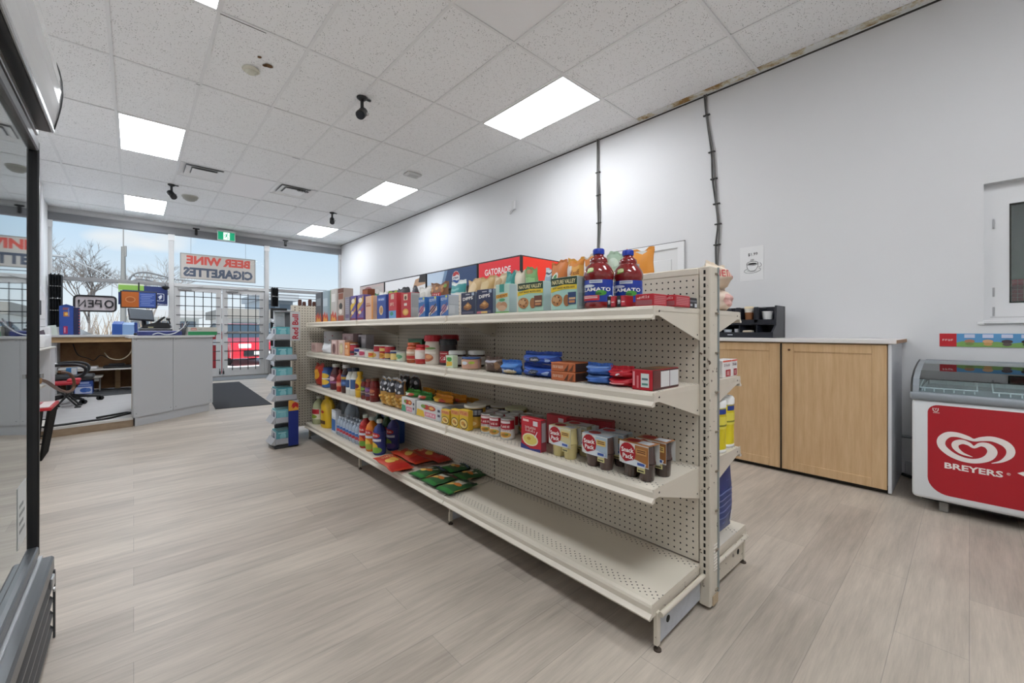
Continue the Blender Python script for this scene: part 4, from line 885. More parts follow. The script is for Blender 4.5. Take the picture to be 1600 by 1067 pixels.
# noodle soup packs
def noodle(y0, y1, h, lab, c, x=1.29, d=.21):
    yc, w = (y0+y1)/2, y1-y0
    o = carton('noodle_multipack', w, d, h, 'd6d6d2', [('p', [(0, .05), (.35, .05), (.3, .45), (.04, .5)], c), ('r', .35, .12, .78, .42, 'd88a9c'), ('t', 'soup', .56, .27, .14, .35, 'f4eef0'), ('e', .42, .72, .16, .16, 'c43a30'), ('e', .62, .72, .16, .16, 'b4482c'), ('e', .62, .72, .09, .09, 'e0b060'), ('e', .3, .74, .1, .12, '7a9a4a'), ('r', .84, .1, .97, .9, 'c9ccd2'), ('r', .86, .6, .95, .75, '3a3c4c'), ('r', .86, .3, .95, .45, '4a4c5c')], [('r', .02, .02, .98, .98, 'b9bcc4')], [('r', .05, .05, .95, .95, 'c8ccc4')])
    setdown(o, x+d/2, yc, Z3, 0); return T(o, lab, 'noodle pack', 'white noodle soup packs')
noodle(2.31, 2.486, .095, 'white noodle soup pack with a green corner, left one', '4a9a7c'); noodle(2.01, 2.295, .092, 'white noodle soup pack with a yellow corner, right one beside the yellow boxes', 'e0b83a')
for k, (y0, y1, x, z, c, c2) in enumerate(((2.36, 2.50, 1.30, .097, '4c9a3c', 'd8d8c8'), (2.22, 2.36, 1.31, .094, '3a8a40', 'd0a0a0'), (2.02, 2.22, 1.33, .093, 'd98a1e', 'e8b83c'), (2.18, 2.34, 1.503, .06, 'b8801e', '7a4a20'), (2.0, 2.16, 1.503, .06, 'c08a24', '8a5420'), (2.33, 2.49, 1.400, .096, 'c8881e', '6a3a1c'), (2.15, 2.32, 1.402, .094, 'd08e22', '5a3a20'), (2.0, 2.14, 1.402, .093, 'c47e1c', '74421c'))):
    w = abs(y1-y0)
    o = bag('noodle_bag', w, .1, .034, c, [('r', .1, .2, .6, .8, c2), ('e', .7, .5, .15, .3, 'c44a30')], seed=90+k); setdown(o, x+.05, (y0+y1)/2, Z3+z, rnd.uniform(-.08, .08))
    T(o, ('green and white noodle packet lying on the left white soup pack', 'green and pink noodle packet lying between the white soup packs', 'orange noodle packet lying on the right white soup pack', 'dull orange noodle packet behind, left one against the back panel', 'dull orange noodle packet behind, right one against the back panel', 'orange brown noodle packet behind the green and white one', 'orange brown noodle packet in the second row, middle one', 'orange brown noodle packet in the second row, nearest the yellow boxes')[k], 'noodle packet', 'noodle packets on top')
for k, (y0, y1) in enumerate(((2.18, 2.34), (2.0, 2.16))):      # what the back packets rest on
    o = carton('noodle_multipack', y1-y0, .085, .06, 'b98a2c', [('r', .1, .2, .9, .8, 'd0a848')]); setdown(o, 1.562, (y0+y1)/2, Z3); T(o, ('yellow brown noodle carton under the back packet, left one', 'yellow brown noodle carton under the back packet, right one')[k], 'noodle pack', 'yellow brown noodle cartons')
soupb = lambda: [('r', 0, .72, 1, .95, 'd8945a'), ('t', 'SOUP', .5, .83, .12, .7, 'b02c28'), ('e', .5, .3, .46, .27, '4a3a24'), ('e', .5, .3, .4, .22, 'e4c878'), ('e', .45, .32, .2, .1, 'c88a34'), ('e', .62, .26, .12, .08, '9a6a28')]
for k, (y0, y1, h) in enumerate(((1.925, 2.006, .08), (1.836, 1.91, .095), (1.75, 1.832, .104))):
    o = carton('soup_box', y1-y0, .03, h, 'd9b42c', soupb(), [('r', .02, .02, .98, .98, 'c89e28')]); put(o, y0, y1, Z3, ('yellow soup box with bowl picture, left one beside the white noodle pack', 'yellow soup box with bowl picture, middle of three', 'yellow soup box with bowl picture, right one beside the big tin')[k], 'soup box', 'yellow soup boxes', jit=0, d=.03)
def bigtin(y, x, h, lab, lidc='e6e2d6', art=True):
    R = root('soup_tub', (0, 0, 0)); mb = MB(); mb.lathe([(.054, 0), (.058, .004), (.058, h-.006), (.056, h-.003)], (0, 0, 0), M('c9a23a', .4), 24)
    mb.deco([('r', .1, .55, .95, .9, '2c2c34'), ('r', .16, .62, .9, .84, 'a9b0b8')]+[('r', .16+.1*q, .6, .18+.1*q, .86, '3a3a44') for q in range(8)]+[('e', .35, .22, .25, .18, '4a4a54'), ('e', .65, .25, .25, .18, 'd09a3a'), ('e', .6, .25, .14, .1, 'e8cc88')], wrap(.058, h), 1.7)
    mb.build('tub_body', R); mb = MB(); mb.lathe([(.06, h-.008), (.061, h), (.056, h+.004), (.05, h+.002)], (0, 0, 0), M(lidc, .4), 24); mb.build('tub_lid', R)
    setdown(R, x, y, Z3, .3); return T(R, lab, 'tub', 'yellow soup tubs with pale lids')
bigtin(1.815, 1.378, .116, 'yellow and black soup tub with cream lid, front one beside the red soup cans')
bigtin(1.92, 1.52, .1, 'yellow soup tub with pale lid behind the yellow boxes, left one', 'd4d0c8'); bigtin(1.795, 1.547, .1, 'yellow soup tub with pale lid against the back panel, middle one', 'c9c4ba'); bigtin(1.67, 1.548, .1, 'yellow soup tub with greenish lid behind the soup cans', 'c8cca8')
soupc = [('r', 0, .5, 1, 1, 'a81c2c'), ('r', .25, .84, .75, .97, 'e8dcdc'), ('t', 'Soup', .5, .66, .12, .5, 'f4e6e2'), ('t', 'Chicken', .5, .45, .06, .6, '8a2c30'), ('e', .5, .2, .3, .16, 'd8a84c'), ('e', .5, .2, .18, .09, 'a8702c'), ('e', .6, .24, .08, .04, '6a8a3c')]
sc0 = can('soup_can', .035, .1, M('dedcd8', .4), soupc)
n = 0
for (y, x, lab) in ((1.664, 1.345, 'red and white soup can, left one of the front three'), (1.59, 1.342, 'red and white soup can, middle one of the front three'), (1.505, 1.342, 'red and white soup can, right one of the front three beside the red box'),
                    (1.72, 1.420, 'second-row soup can behind the left front can'), (1.64, 1.418, 'second-row soup can behind the middle front can'), (1.56, 1.418, 'second-row soup can behind the right front can'),
                    (1.588, 1.478, 'third-row soup can, left one with only its lid showing'), (1.513, 1.476, 'third-row soup can, middle one with only its lid showing'), (1.44, 1.476, 'third-row soup can, right one behind the red soup box')):
    o = sc0 if n == 0 else dup(sc0); n += 1
    setdown(o, x, y, Z3, rnd.uniform(.15, .45)); T(o, lab, 'can', 'red and white soup cans')
boxs = [('r', .1, .88, .4, .95, 'f0c8c4'), ('r', .62, .78, .85, .93, 'dcd4d8'), ('t', 'chicken', .48, .7, .07, .55, 'f6e8e2'), ('t', 'noodle', .48, .61, .07, .5, 'f6e8e2'), ('e', .48, .33, .4, .2, 'efe6c8'), ('e', .48, .33, .34, .16, 'e2cf6c'), ('e', .42, .36, .1, .05, 'c89a3c'), ('p', [(.7, .42), (.74, .42), (.86, .62), (.82, .62)], 'e8e8ec'), ('p', [(0, 0), (1, 0), (1, .1), (.5, .05), (0, .17)], '2c3a80')]
o = carton('soup_box', .122, .035, .138, 'c42434', boxs, [('r', .02, .02, .98, .98, '8c3a44'), ('r', .15, .3, .85, .9, 'a8a0a8')]); put(o, 1.23, 1.352, Z3, 'red soup mix box with yellow bowl picture in front', 'soup box', d=.035, jit=0)
o = carton('soup_box', .122, .035, .138, 'b01e2e', [('r', .6, .8, .85, .93, 'd8ccd0')], [('r', .02, .02, .98, .98, '8c2a34')]); put(o, 1.20, 1.32, Z3, 'red soup box standing behind the front soup mix box', 'soup box', xf=1.40, jit=0)
for k, (y, x) in enumerate(((1.16, 1.46), (1.07, 1.50))):
    o = carton('soup_box', .1, .05, .135, '8c1c28', [('r', .1, .6, .45, .85, 'c9c4c8'), ('r', .55, .6, .9, .85, 'b03040')]); setdown(o, x, y, Z3, .3); T(o, ('dark red box behind the first pudding pack, left one', 'dark red box behind the first pudding pack, right one')[k], 'soup box', 'dark red boxes at the back')
# pudding cups
def pudding(yc, x, cupc, side_c, lab, jit=0.0):
    R = root('pudding_cup_pack', (0, 0, 0)); cm = M(cupc, .15, 0, 0, .5)
    pr = lambda z: [(.023, z), (.0255, z+.004), (.0295, z+.055), (.0315, z+.058), (.0315, z+.061)]
    for sx in (-.031, .031):
        mb = MB(); mb.lathe(pr(0), (sx, 0, 0), cm, 20); mb.build('cup', R)
        mb = MB(); mb.lathe([(r, .124-z) for r, z in pr(0)], (sx, 0, 0), cm, 20); mb.build('cup', R)
    mb = MB(); w, d, z0, h = .121, .064, .05, .076
    mb.box((-w/2, -d/2-.001, z0), (w/2, -d/2, z0+h), M('d8d8d4', .4)); mb.box((-w/2, d/2, z0), (w/2, d/2+.001, z0+h), M('d8d8d4', .4)); mb.box((-w/2, -d/2-.001, z0+h-.001), (w/2, d/2+.001, z0+h), M(side_c, .35))
    S = lambda u, v, L: (-w/2+u*w, -d/2-.001-.0006*L, z0+v*h)
    mb.deco([('r', .55, .05, 1, .95, side_c), ('e', .3, .52, .28, .46, 'a81422'), ('t', 'Snack', .3, .64, .22, .44, 'f6f0ee', .06), ('t', 'Pack', .32, .36, .22, .38, 'f6f0ee', .04), ('r', .6, .55, .95, .82, 'e0c070' if side_c != 'a8703c' else 'c89458'), ('r', .64, .64, .92, .68, '5a2c1c'), ('r', .64, .73, .92, .77, '5a2c1c'), ('p', [(.1, 0), (.9, 0), (.95, .2), (.6, .3), (.3, .12)], 'd9dee4'), ('r', .66, .08, .9, .2, '3a5aa8')], S, w/h, 2)
    mb.deco([('e', .3, .5, .22, .34, '9c1420'), ('r', .55, .2, .95, .8, 'c9ccd2')], lambda u, v, L: (-w/2+u*w, -d/2+v*d, z0+h+.0006*L), w/d, 2)
    mb.build('cardboard_sleeve', R)
    mb = MB(); mb.box((.012, -d/2+.002, .03), (.044, -d/2+.003, .048), M('e4dc9c', .5)); mb.box((.016, -d/2+.0012, .034), (.04, -d/2+.002, .038), M('4a4a3a', .5)); mb.build('price_sticker', R)
    setdown(R, x, yc, Z3, jit); return T(R, lab, 'pudding pack', 'pudding cup packs')
pudding(1.13, 1.325, 'd9c98c', 'd9cf9e', 'vanilla pudding cup pack, front one nearest the red soup box', -.04); pudding(1.115, 1.40, 'b8a878', 'a9aca0', 'vanilla pudding cup pack standing behind the front vanilla pack', .05)
pudding(.955, 1.325, '5c4640', 'a9bccb', 'striped chocolate pudding pack with blue top, middle of the front three', -.05); pudding(.94, 1.40, '4e3c38', '9fb4c6', 'blue topped pudding pack behind the middle front pack', .03)
pudding(.79, 1.33, '3f2a24', 'a8703c', 'dark chocolate pudding pack with brown top, nearest of the front three', -.08); pudding(.775, 1.415, '3c2822', 'a06a3a', 'dark chocolate pudding pack behind the nearest front pack', -.02)

# ------------------------------------------------ bottom shelf
def low(o, y, x, lab, cat, group=None, jit=0.0): setdown(o, x, y, Z4, jit); return T(o, lab, cat, group)
o = bottle('oil_bottle', [(.05, 0), (.055, .01), (.055, .15), (.03, .2), (.016, .215), (.016, .24)], M('2a2420', .15), .018, .236, .022, M('8c2430', .4), (.04, .12, M('3c3228', .4), []), 1, .9); low(o, 4.32, 1.44, 'dark sauce bottle with red cap, farthest on the bottom shelf', 'bottle')
o = bottle('oil_bottle', [(.062, 0), (.068, .01), (.068, .16), (.045, .21), (.018, .228), (.018, .245)], OILP, .022, .242, .02, M('d8d8cc', .4), (.05, .15, M('d8d4bc', .4), [('r', .1, .5, .9, .95, 'b42430'), ('e', .5, .25, .3, .2, '8aa02c')]), 1, .85); low(o, 4.25, 1.33, 'clear cooking oil bottle with red label, bottom shelf far end', 'bottle')
R = root('detergent_jug', (0, 0, 0)); mb = MB(); mb.lathe([(.095, 0), (.1, .012), (.1, .2), (.07, .245), (.028, .262), (.025, .27)], (0, 0, 0), M('d9b020', .35), 22, 1, .55); mb.build('jug_body', R)
mb = MB(); mb.lathe([(.028, .266), (.028, .288), (.024, .292)], (0, 0, 0), M('c89c1c', .4), 16); mb.build('cap', R)
mb = MB(); mb.tube([(.04, 0, .25), (.085, 0, .24), (.1, 0, .2), (.095, 0, .14)], .012, M('d4aa1c', .35), 10); mb.build('handle', R)
mb = MB(); mb.deco([('e', .4, .5, .2, .25, 'e8c850'), ('r', .2, .1, .8, .3, '5a3c1c'), ('e', .6, .8, .12, .08, 'b4302c')], lambda u, v, L: (.102*math.sin((u-.5)*2.2), -.0565*math.cos((u-.5)*2.2)-.0006*L, .02+v*.16), 1.2); mb.build('label', R)
low(R, 4.04, 1.345, 'yellow jug with handle beside the clear oil bottle', 'jug')
o = carton('milk_carton', .1, .05, .2, 'd4dae2', [('r', .05, .1, .95, .6, '3a6cb0'), ('r', .1, .7, .9, .9, 'e8ecf0')]); low(o, 3.76, 1.325, 'blue and white carton between yellow jug and clear jug', 'carton')
def jug(y, x, lab):
    R = root('water_jug', (0, 0, 0)); mb = MB(); mb.lathe([(.078, 0), (.086, .012), (.086, .13), (.075, .165), (.035, .215), (.022, .225), (.022, .238)], (0, 0, 0), JUGP, 22, 1, .9); mb.build('jug_body', R)
    mb = MB(); mb.lathe([(.026, .232), (.026, .252), (.022, .255)], (0, 0, 0), M('c8d0da', .4), 16); mb.build('cap', R)
    mb = MB(); mb.tube([(.03, 0, .215), (.07, 0, .205), (.09, 0, .16), (.082, 0, .11)], .011, JUGP, 10); mb.build('handle', R)
    mb = MB(); mb.deco([('r', .0, .0, 1, 1, 'd4dbe4'), ('r', .05, .1, .95, .5, '4a7cbc'), ('e', .5, .7, .3, .2, 'f0f4f8')], wrap(.0875, .07, .03, .9), 3); mb.build('label', R)
    R.scale = (.85, .85, 1.04); return low(R, y, x, lab, 'jug', 'clear water jugs', .3)
jug(4.08, 1.50, 'clear water jug with grey cap, left one of two'); jug(3.86, 1.50, 'clear water jug with grey cap, right one behind the bottled water pack')
# shrink-wrapped water: rows of little bottles, each a thing
wb0 = bottle('water_bottle', [(.027, 0), (.031, .006), (.031, .105), (.026, .125), (.012, .14), (.011, .148)], JUGP, .0135, .145, .014, M('d2dce8', .4), (.03, .09, M('b4c6dc', .4), [('r', .05, .1, .95, .5, 'b8404c'), ('r', .05, .55, .95, .9, '3f6cae')]))
n = 0
for i in range(8):
    for r in range(2):
        o = wb0 if n == 0 else dup(wb0); n += 1
        low(o, 3.66-.066*i, 1.325+.068*r, 'small bottled water with pale cap in the packed rows before the juice bottles', 'water bottle', 'small bottled waters in rows', .1*((i*7+r*3) % 5-2))
o = carton('food_carton', .32, .09, .2, '2f56a0', [('r', .05, .55, .95, .9, '244684'), ('r', .1, .1, .9, .4, '6a8cc4'), ('r', .2, .62, .8, .8, '4a74b8')]); low(o, 3.2, 1.56, 'large blue carton at the back behind the bottled water rows', 'carton')
def sjuice(y, x, c, art, lab, capc='d0dad0'):
    o = bottle('juice_bottle', [(.04, 0), (.046, .01), (.046, .05), (.04, .08), (.046, .11), (.046, .16), (.036, .195), (.017, .215), (.016, .232)], M(c, .2), .02, .226, .026, M(capc, .4), (.015, .17, M(c, .35), art)); return low(o, y, x, lab, 'bottle', 'sports-cap juice bottles', .25)
fr = lambda a, b: [('e', .5, .82, .3, .12, 'c42c30'), ('t', 'juice', .5, .82, .08, .4, 'f4f4f0'), ('e', .4, .3, .3, .2, a), ('e', .6, .15, .3, .14, b), ('r', .15, .55, .85, .66, 'd8dce8')]
sjuice(3.135, 1.325, 'a8201e', fr('d86a2c', '6a9a3a'), 'red juice bottle with green collar, first of the juice bottles'); sjuice(3.018, 1.325, 'd8781c', fr('e8c04a', '9aa83a'), 'orange juice bottle with white cap, second of the juice bottles')
sjuice(2.89, 1.325, '2c3a7c', fr('e0b83a', '7aa83c'), 'blue juice bottle with yellow fruit, front right of the juice bottles'); sjuice(2.93, 1.45, '34387c', fr('7a9a3a', '5a4a8c'), 'blue purple juice bottle standing back right', )
sjuice(3.065, 1.462, '2d5a34', fr('6aa83a', 'c8b43a'), 'green juice bottle in the back row, right of the other green one', 'b8c4b8'); sjuice(3.2, 1.462, '2a4c3a', fr('5a9a3a', 'c43a34'), 'green juice bottle in the back row, left one', 'b8c4b8')
# flat bags lying on the deck: the bag front looks up
def lay(xa, ya, xb, yb, w, base, art, lab, cat='snack bag', group=None, seed=0, d=.035, crimp=None, z=0.0):
    L = math.hypot(xb-xa, yb-ya); o = bag('snack_bag', w, d, L, base, art, crimp, 10, seed)
    yaw = math.atan2(yb-ya, xb-xa)
    # stand-up axis (z) laid along the (xa,ya)->(xb,yb) direction, front face up
    o.matrix_world = Matrix.Translation((xa, ya, Z4+d*.55+z)) @ Matrix.Rotation(yaw-PI/2, 4, 'Z') @ Matrix.Rotation(-PI/2, 4, 'X')
    return T(o, lab, cat, group)
def chips(c): return [('r', .05, .05, .95, .28, 'b02018'), ('p', [(0, .25), (1, .4), (1, .8), (0, .6)], c), ('e', .35, .5, .2, .12, 'd8b45c'), ('e', .62, .56, .2, .12, 'c89a40'), ('t', 'CHIPS', .5, .8, .1, .6, 'f0d8a0'), ('r', .05, .9, .95, .96, 'e05a30')]
lay(1.26, 2.40, 1.26+.03, 2.75, .15, 'c03a22', chips('b07a3c'), 'red crisp bag lying along the shelf lip, front one of the red bags', seed=101, group='red crisp bags lying flat')
lay(1.415, 2.42, 1.425, 2.78, .13, 'c8401e', chips('a84a20'), 'red crisp bag lying in the middle, between two other red bags', seed=102, group='red crisp bags lying flat', d=.05)
lay(1.545, 2.36, 1.54, 2.72, .11, 'b03420', chips('a08040'), 'red crisp bag lying against the back panel', seed=103, group='red crisp bags lying flat', d=.04)
def veg(c, c2): return [('r', .02, .02, .98, .16, '2c7a34'), ('p', [(0, .18), (1, .18), (1, .6), (0, .75)], c), ('e', .35, .42, .2, .1, 'e0b860'), ('e', .62, .5, .2, .1, 'c87a34'), ('p', [(.3, .55), (.75, .6), (.8, .78), (.3, .74)], 'dcdcd0'), ('r', .02, .86, .98, .98, c2)]
for k, (xa, ya, xb, yb, c, c2) in enumerate(((1.255, 2.255, 1.45, 2.27, 'c89a3c', '2f5a94'), (1.455, 2.22, 1.60, 2.20, '5a7a7c', '2c4c84'), (1.25, 2.10, 1.42, 2.11, 'b8502c', '6a2c30'), (1.43, 2.06, 1.59, 2.04, '8c5a34', '2d5c34'), (1.245, 1.94, 1.44, 1.955, 'd8b45a', '2a3a34'))):
    lay(xa, ya, xb, yb, .135, '2c5a34', veg(c, c2), ('green snack bag with blue end, front left of the five flat green bags', 'green snack bag with blue end, back left of the five flat green bags', 'green snack bag with red brown middle, front middle of the five', 'green snack bag with brown middle, back right of the five flat green bags', 'green snack bag with yellow middle, nearest of the five at the shelf lip')[k], seed=110+k, group='green snack bags lying flat', d=.032)
# ------------------------------------------------ near end of the far side
FB = PI/2
o = bag('flour_bag', .2, .13, .1, 'e0cdbc', [('e', .5, .5, .3, .3, 'd8a8a0')], seed=120); o.location = (1.96, .775, ZT); o.rotation_euler = (0, 0, 0); T(o, 'lower soft beige flour bag at the near end of the far top shelf', 'flour bag', 'beige flour bags')
o = bag('flour_bag', .21, .12, .1, 'e6d6c0', [('t', 'FLOUR', .3, .6, .3, .6, 'd05a5c'), ('e', .75, .6, .1, .25, 'd87a78')], seed=121); o.location = (1.95, .775, ZT+.108); o.rotation_euler = (0, 0, 0); T(o, 'upper beige flour bag with red print slumped on the lower one', 'flour bag', 'beige flour bags')
for k, (x, y, bw) in enumerate(((1.915, .74, .10), (2.004, .742, .066))):
    o = carton('small_carton', bw, .06, .075, 'e6e3e0', [('r', .02, .9, .98, .99, 'd8503c'), ('t', 'MISO', .45, .72, .14, .7, '6a2a4a'), ('r', .3, .05, .85, .45, 'a82430'), ('t', '24', .58, .24, .22, .3, 'f0d8d4')], [('r', .02, .02, .98, .98, 'dcdad8')]); o.location = (x, y, Z2); o.rotation_euler = (0, 0, 0)
    T(o, ('white and red box lettered in purple, left one peeking past the upright', 'white and red box lettered in purple, right one nearer the shelf lip')[k], 'carton', 'white and red boxes')
def wipes(x, y, lab):
    R = root('wipes_canister', (0, 0, 0)); mb = MB(); mb.lathe([(.052, 0), (.056, .004), (.056, .012), (.054, .014), (.054, .2)], (0, 0, 0), M('e8e8e6', .35), 24); mb.build('canister_body', R)
    mb = MB(); mb.lathe([(.055, .015), (.055, .19)], (0, 0, 0), M('d9c81e', .35), 24, cap=False); mb.deco([('r', .22, .86, .5, .98, '1f3c8c'), ('p', [(.1, .05), (.8, .05), (.8, .4), (.1, .5)], 'e0a81e'), ('r', .15, .5, .85, .8, 'e4d850'), ('r', .2, .56, .8, .6, '8a8a2c')], wrap(.0552, .175, .015), 1); mb.build('label', R)
    mb = MB(); mb.lathe([(.057, .192), (.057, .216), (.05, .226), (.02, .23)], (0, 0, 0), M('f0f0ee', .3), 24); mb.build('lid', R)
    R.location = (x, y, Z3); R.rotation_euler = (0, 0, .2); return T(R, lab, 'wipes canister', 'yellow wipes canisters')
wipes(1.992, .768, 'yellow wipes canister with white lid, taller looking one at the shelf lip'); wipes(1.872, .758, 'yellow wipes canister with white lid, left one half behind the upright')
o = bag('detergent_bag', .28, .07, .29, '33457f', [('r', .1, .7, .85, .9, '2a3a70'), ('p', [(.4, .2), (.5, .2), (.7, .8), (.6, .8)], '5a6ca4')]+[('r', .1, .3+.09*k, .8, .32+.09*k, '6a7ab0') for k in range(5)]+[('r', .82, .12, .94, .3, 'c9ccd8')], 'b9bcc4', seed=130); o.location = (1.90, .745, .17); o.rotation_euler = (0, 0, 0); T(o, 'blue bag with small print on the far side bottom shelf', 'bag')

# ================================================================== RIGHT WALL
# drink coolers standing along the wall behind the gondola
CXF = 3.47
def cooler(y0, y1, art, lab, sidec='1a1a1c', signc=None):
    r = T(root('drink_cooler', ((CXF+4.16)/2, (y0+y1)/2, 0)), lab, 'drink cooler', 'tall drink coolers along the right wall')
    BK = M('1b1b1d', .4)
    mb = MB(); x0 = CXF+.04
    mb.box((x0, y0, .05), (4.16, y0+.03, 1.68), BK); mb.box((x0, y1-.03, .05), (4.16, y1, 1.68), BK); mb.box((4.12, y0, .05), (4.16, y1, 1.68), BK)
    mb.box((x0, y0, .05), (4.16, y1, .3), BK); mb.box((x0, y0, 1.64), (4.16, y1, 1.68), BK); mb.build('cabinet', r)
    for z in (.55, .85, 1.15, 1.42):
        mb = MB()
        for q in range(9): mb.cyl((x0+.06+q*.06, y0+.035, z), (x0+.06+q*.06, y1-.035, z), .004, M('c9c9c9', .4), 6)
        mb.build('wire_shelf', r)
    mb = MB(); e = .045
    for a, b in (((y0, .3), (y0+e, 1.66)), ((y1-e, .3), (y1, 1.66)), ((y0+e, .3), (y1-e, .3+e)), ((y0+e, 1.66-e), (y1-e, 1.66))): mb.box((CXF, a[0], a[1]), (CXF+.04, b[0], b[1]), BK)
    dr = mb.build('cooler_door', r)
    mb = MB(); mb.box((CXF+.018, y0+e, .3+e), (CXF+.022, y1-e, 1.66-e), FRZGLASS); mb.build('door_glass', dr)
    mb = MB(); mb.rbox((CXF-.03, y0+.06, .8), (CXF, y0+.08, 1.2), M('3a3a3c', .4), .006); mb.build('door_handle', dr)
    mb = MB(); mb.rbox((CXF, y0, 1.68), (4.2, y1, 1.985), M('222226', .45), .006)
    if signc: mb.box((CXF+.04, y0-.0015, 1.695), (4.17, y0, 1.97), M(signc, .4, 0, .25))
    sg = mb.build('sign_box', r)
    mb = MB(); yw = y1-y0-.03; H = .265
    S = lambda u, v, L: (CXF-.0006-.0005*L, y1-.015-u*yw, 1.70+v*H)
    mb.deco(art, S, yw/H, 4); mb.build('sign_face', sg)
    for y in (y0+.06, y1-.06):
        mb = MB(); mb.cyl((CXF+.1, y, 0), (CXF+.1, y, .05), .02, BK, 10); mb.build('foot', r)
cooler(3.66, 4.50, [('r', 0, 0, 1, 1, M('c9202a', .4, 0, .25)), ('t', 'GATORADE', .48, .5, .32, .64, 'f6f2ee')], 'drink cooler with bright red sign box, nearest of the coolers behind the gondola', signc='e0321e')
PN = M('24406c', .4, 0, .12)
cooler(4.52, 5.84, [('r', 0, 0, 1, 1, PN), ('p', [(0, 0), (.36, 0), (.45, 1), (0, 1)], M('b9cbdf', .4, 0, .15)), ('p', [(.3, 0), (.36, 0), (.45, 1), (.39, 1)], '7f9cc0'),
                    ('e', .62, .5, .075, .38, 'eef0f2'), ('p', [(.555, .6), (.57, .78), (.62, .87), (.67, .78), (.685, .6), (.64, .68), (.6, .6)], 'c43a3c'), ('p', [(.555, .4), (.57, .22), (.62, .13), (.67, .22), (.685, .4), (.64, .34), (.6, .4)], '2a58a8'), ('t', 'pepsi', .62, .5, .14, .1, '20386c')],
       'drink cooler with navy sign box and round red white and blue emblem', signc='22324e')
cooler(5.87, 7.34, [('r', 0, 0, 1, 1, M('d8d9dc', .4, 0, .2)), ('p', [(.72, .3), (1, .45), (1, .95), (.78, .8)], 'c8a080'), ('p', [(.85, .6), (1, .55), (1, 1), (.88, 1)], '2c2624'), ('p', [(.05, 0), (.55, 0), (.5, .3), (.1, .35)], '3a3d44')], 'drink cooler with white sign box and dark diagonal shapes, left of the navy one')
cooler(7.37, 8.5, [('r', 0, 0, 1, 1, M('b9aaa6', .4, 0, .2)), ('e', .35, .55, .2, .35, 'a4686c'), ('r', .55, .2, .95, .8, 'c8c0bc'), ('e', .7, .45, .12, .2, 'd8d2cc')], 'farthest drink cooler with pale pinkish sign box')
# cable runs clipped to the wall
GC = M('6e6c69', .5); GC2 = M('4a4947', .5)
def cables(pts, lab, n):
    r = T(root('cable_run', (RX, pts[0][0], pts[0][1])), lab, 'cable', 'grey cable runs down the right wall')
    for k in range(n):
        P = []
        for i, (y, z) in enumerate(pts):
            P.append((RX-.012, y+.016*(k-(n-1)/2)+.006*math.sin(i*1.9+k*2.1), z))
        mb = MB(); mb.stube(P, .0075, (GC, GC2, M('8d8b88', .5))[k % 3], 6); mb.build('cable', r)
    for y, z in pts[1:-1:1]:
        mb = MB(); mb.rbox((RX-.024, y-.032, z-.006), (RX-.002, y+.032, z+.006), M('2b2a29', .5), .002); mb.build('clip', r)
cables([(3.063, 3.41), (3.06, 3.0), (3.055, 2.72), (3.05, 2.38), (3.06, 1.98), (3.04, 1.6), (3.045, 1.2)], 'straight bundle of grey cables down the wall above the red sign cooler', 3)
cables([(1.765, 3.41), (1.755, 3.2), (1.705, 2.82), (1.685, 2.55), (1.66, 2.3), (1.645, 2.1), (1.655, 1.9), (1.655, 1.68), (1.66, 1.3)], 'crooked pair of grey cables on the wall right of the panelled door', 2)
mb = MB(); mb.rbox((RX-.05, 4.54, 2.87), (RX, 4.6, 3.0), M('d2d2d2', .5), .008); r = T(mb.build('motion_sensor', loc=(RX, 4.57, 2.93)), 'small white sensor high on the right wall left of the cables', 'sensor')
mb = MB(); mb.tube([(RX-.03, 4.57, 2.88), (RX-.06, 4.6, 2.84), (RX-.07, 4.6, 2.8)], .012, M('bcbcbc', .5), 8); mb.build('sensor_arm', r)
# coffee price notice
r = T(root('price_notice', (RX, 1.351, 1.68)), 'white paper notice with a drawn steaming coffee cup and price on the wall', 'notice')
mb = MB(); mb.box((RX-.003, 1.252, 1.525), (RX-.001, 1.45, 1.838), M('e6e6e6', .5)); pp = mb.build('paper', r)
INK = M('1e1e1e', .7); mb = MB()
def q2(u, v): return (RX-.004, 1.45-.198*u, 1.838-.313*v)
mb.text('$1.99', q2(.55, .235), (0, -1, .04), (0, .0, 1), .03, INK, .1, .01)
def line(P, r=.0016): mb.tube([q2(*p) for p in P], r, INK, 5)
ell = lambda cu, cv, ru, rv, a0=0, a1=360, n=24: [(cu+ru*math.cos(math.radians(a0+(a1-a0)*i/n)), cv+rv*math.sin(math.radians(a0+(a1-a0)*i/n))) for i in range(n+1)]
line(ell(.53, .50, .24, .06)); line([(.29, .5), (.3, .6), (.36, .68), (.45, .72), (.6, .72), (.7, .67), (.76, .6), (.77, .5)]); line(ell(.83, .56, .07, .06, -80, 130, 12))
line([(.32, .645), (.2, .69), (.18, .73), (.25, .765), (.45, .785), (.7, .765), (.86, .72), (.88, .68), (.8, .65)]); line([(.3, .7), (.45, .745), (.7, .72)], .0012)
mb.deco([('e', .5, .5, 1, 1, INK)], lambda u, v, L: (RX-.0045, 1.45-.198*(.53+(u-.5)*.19), 1.838-.313*(.51+(v-.5)*.028)), 1)
for u in (.47, .52, .57): line([(u, .43), (u-.02, .41), (u+.02, .39), (u, .37)], .0014)
mb.build('cup_drawing', pp)
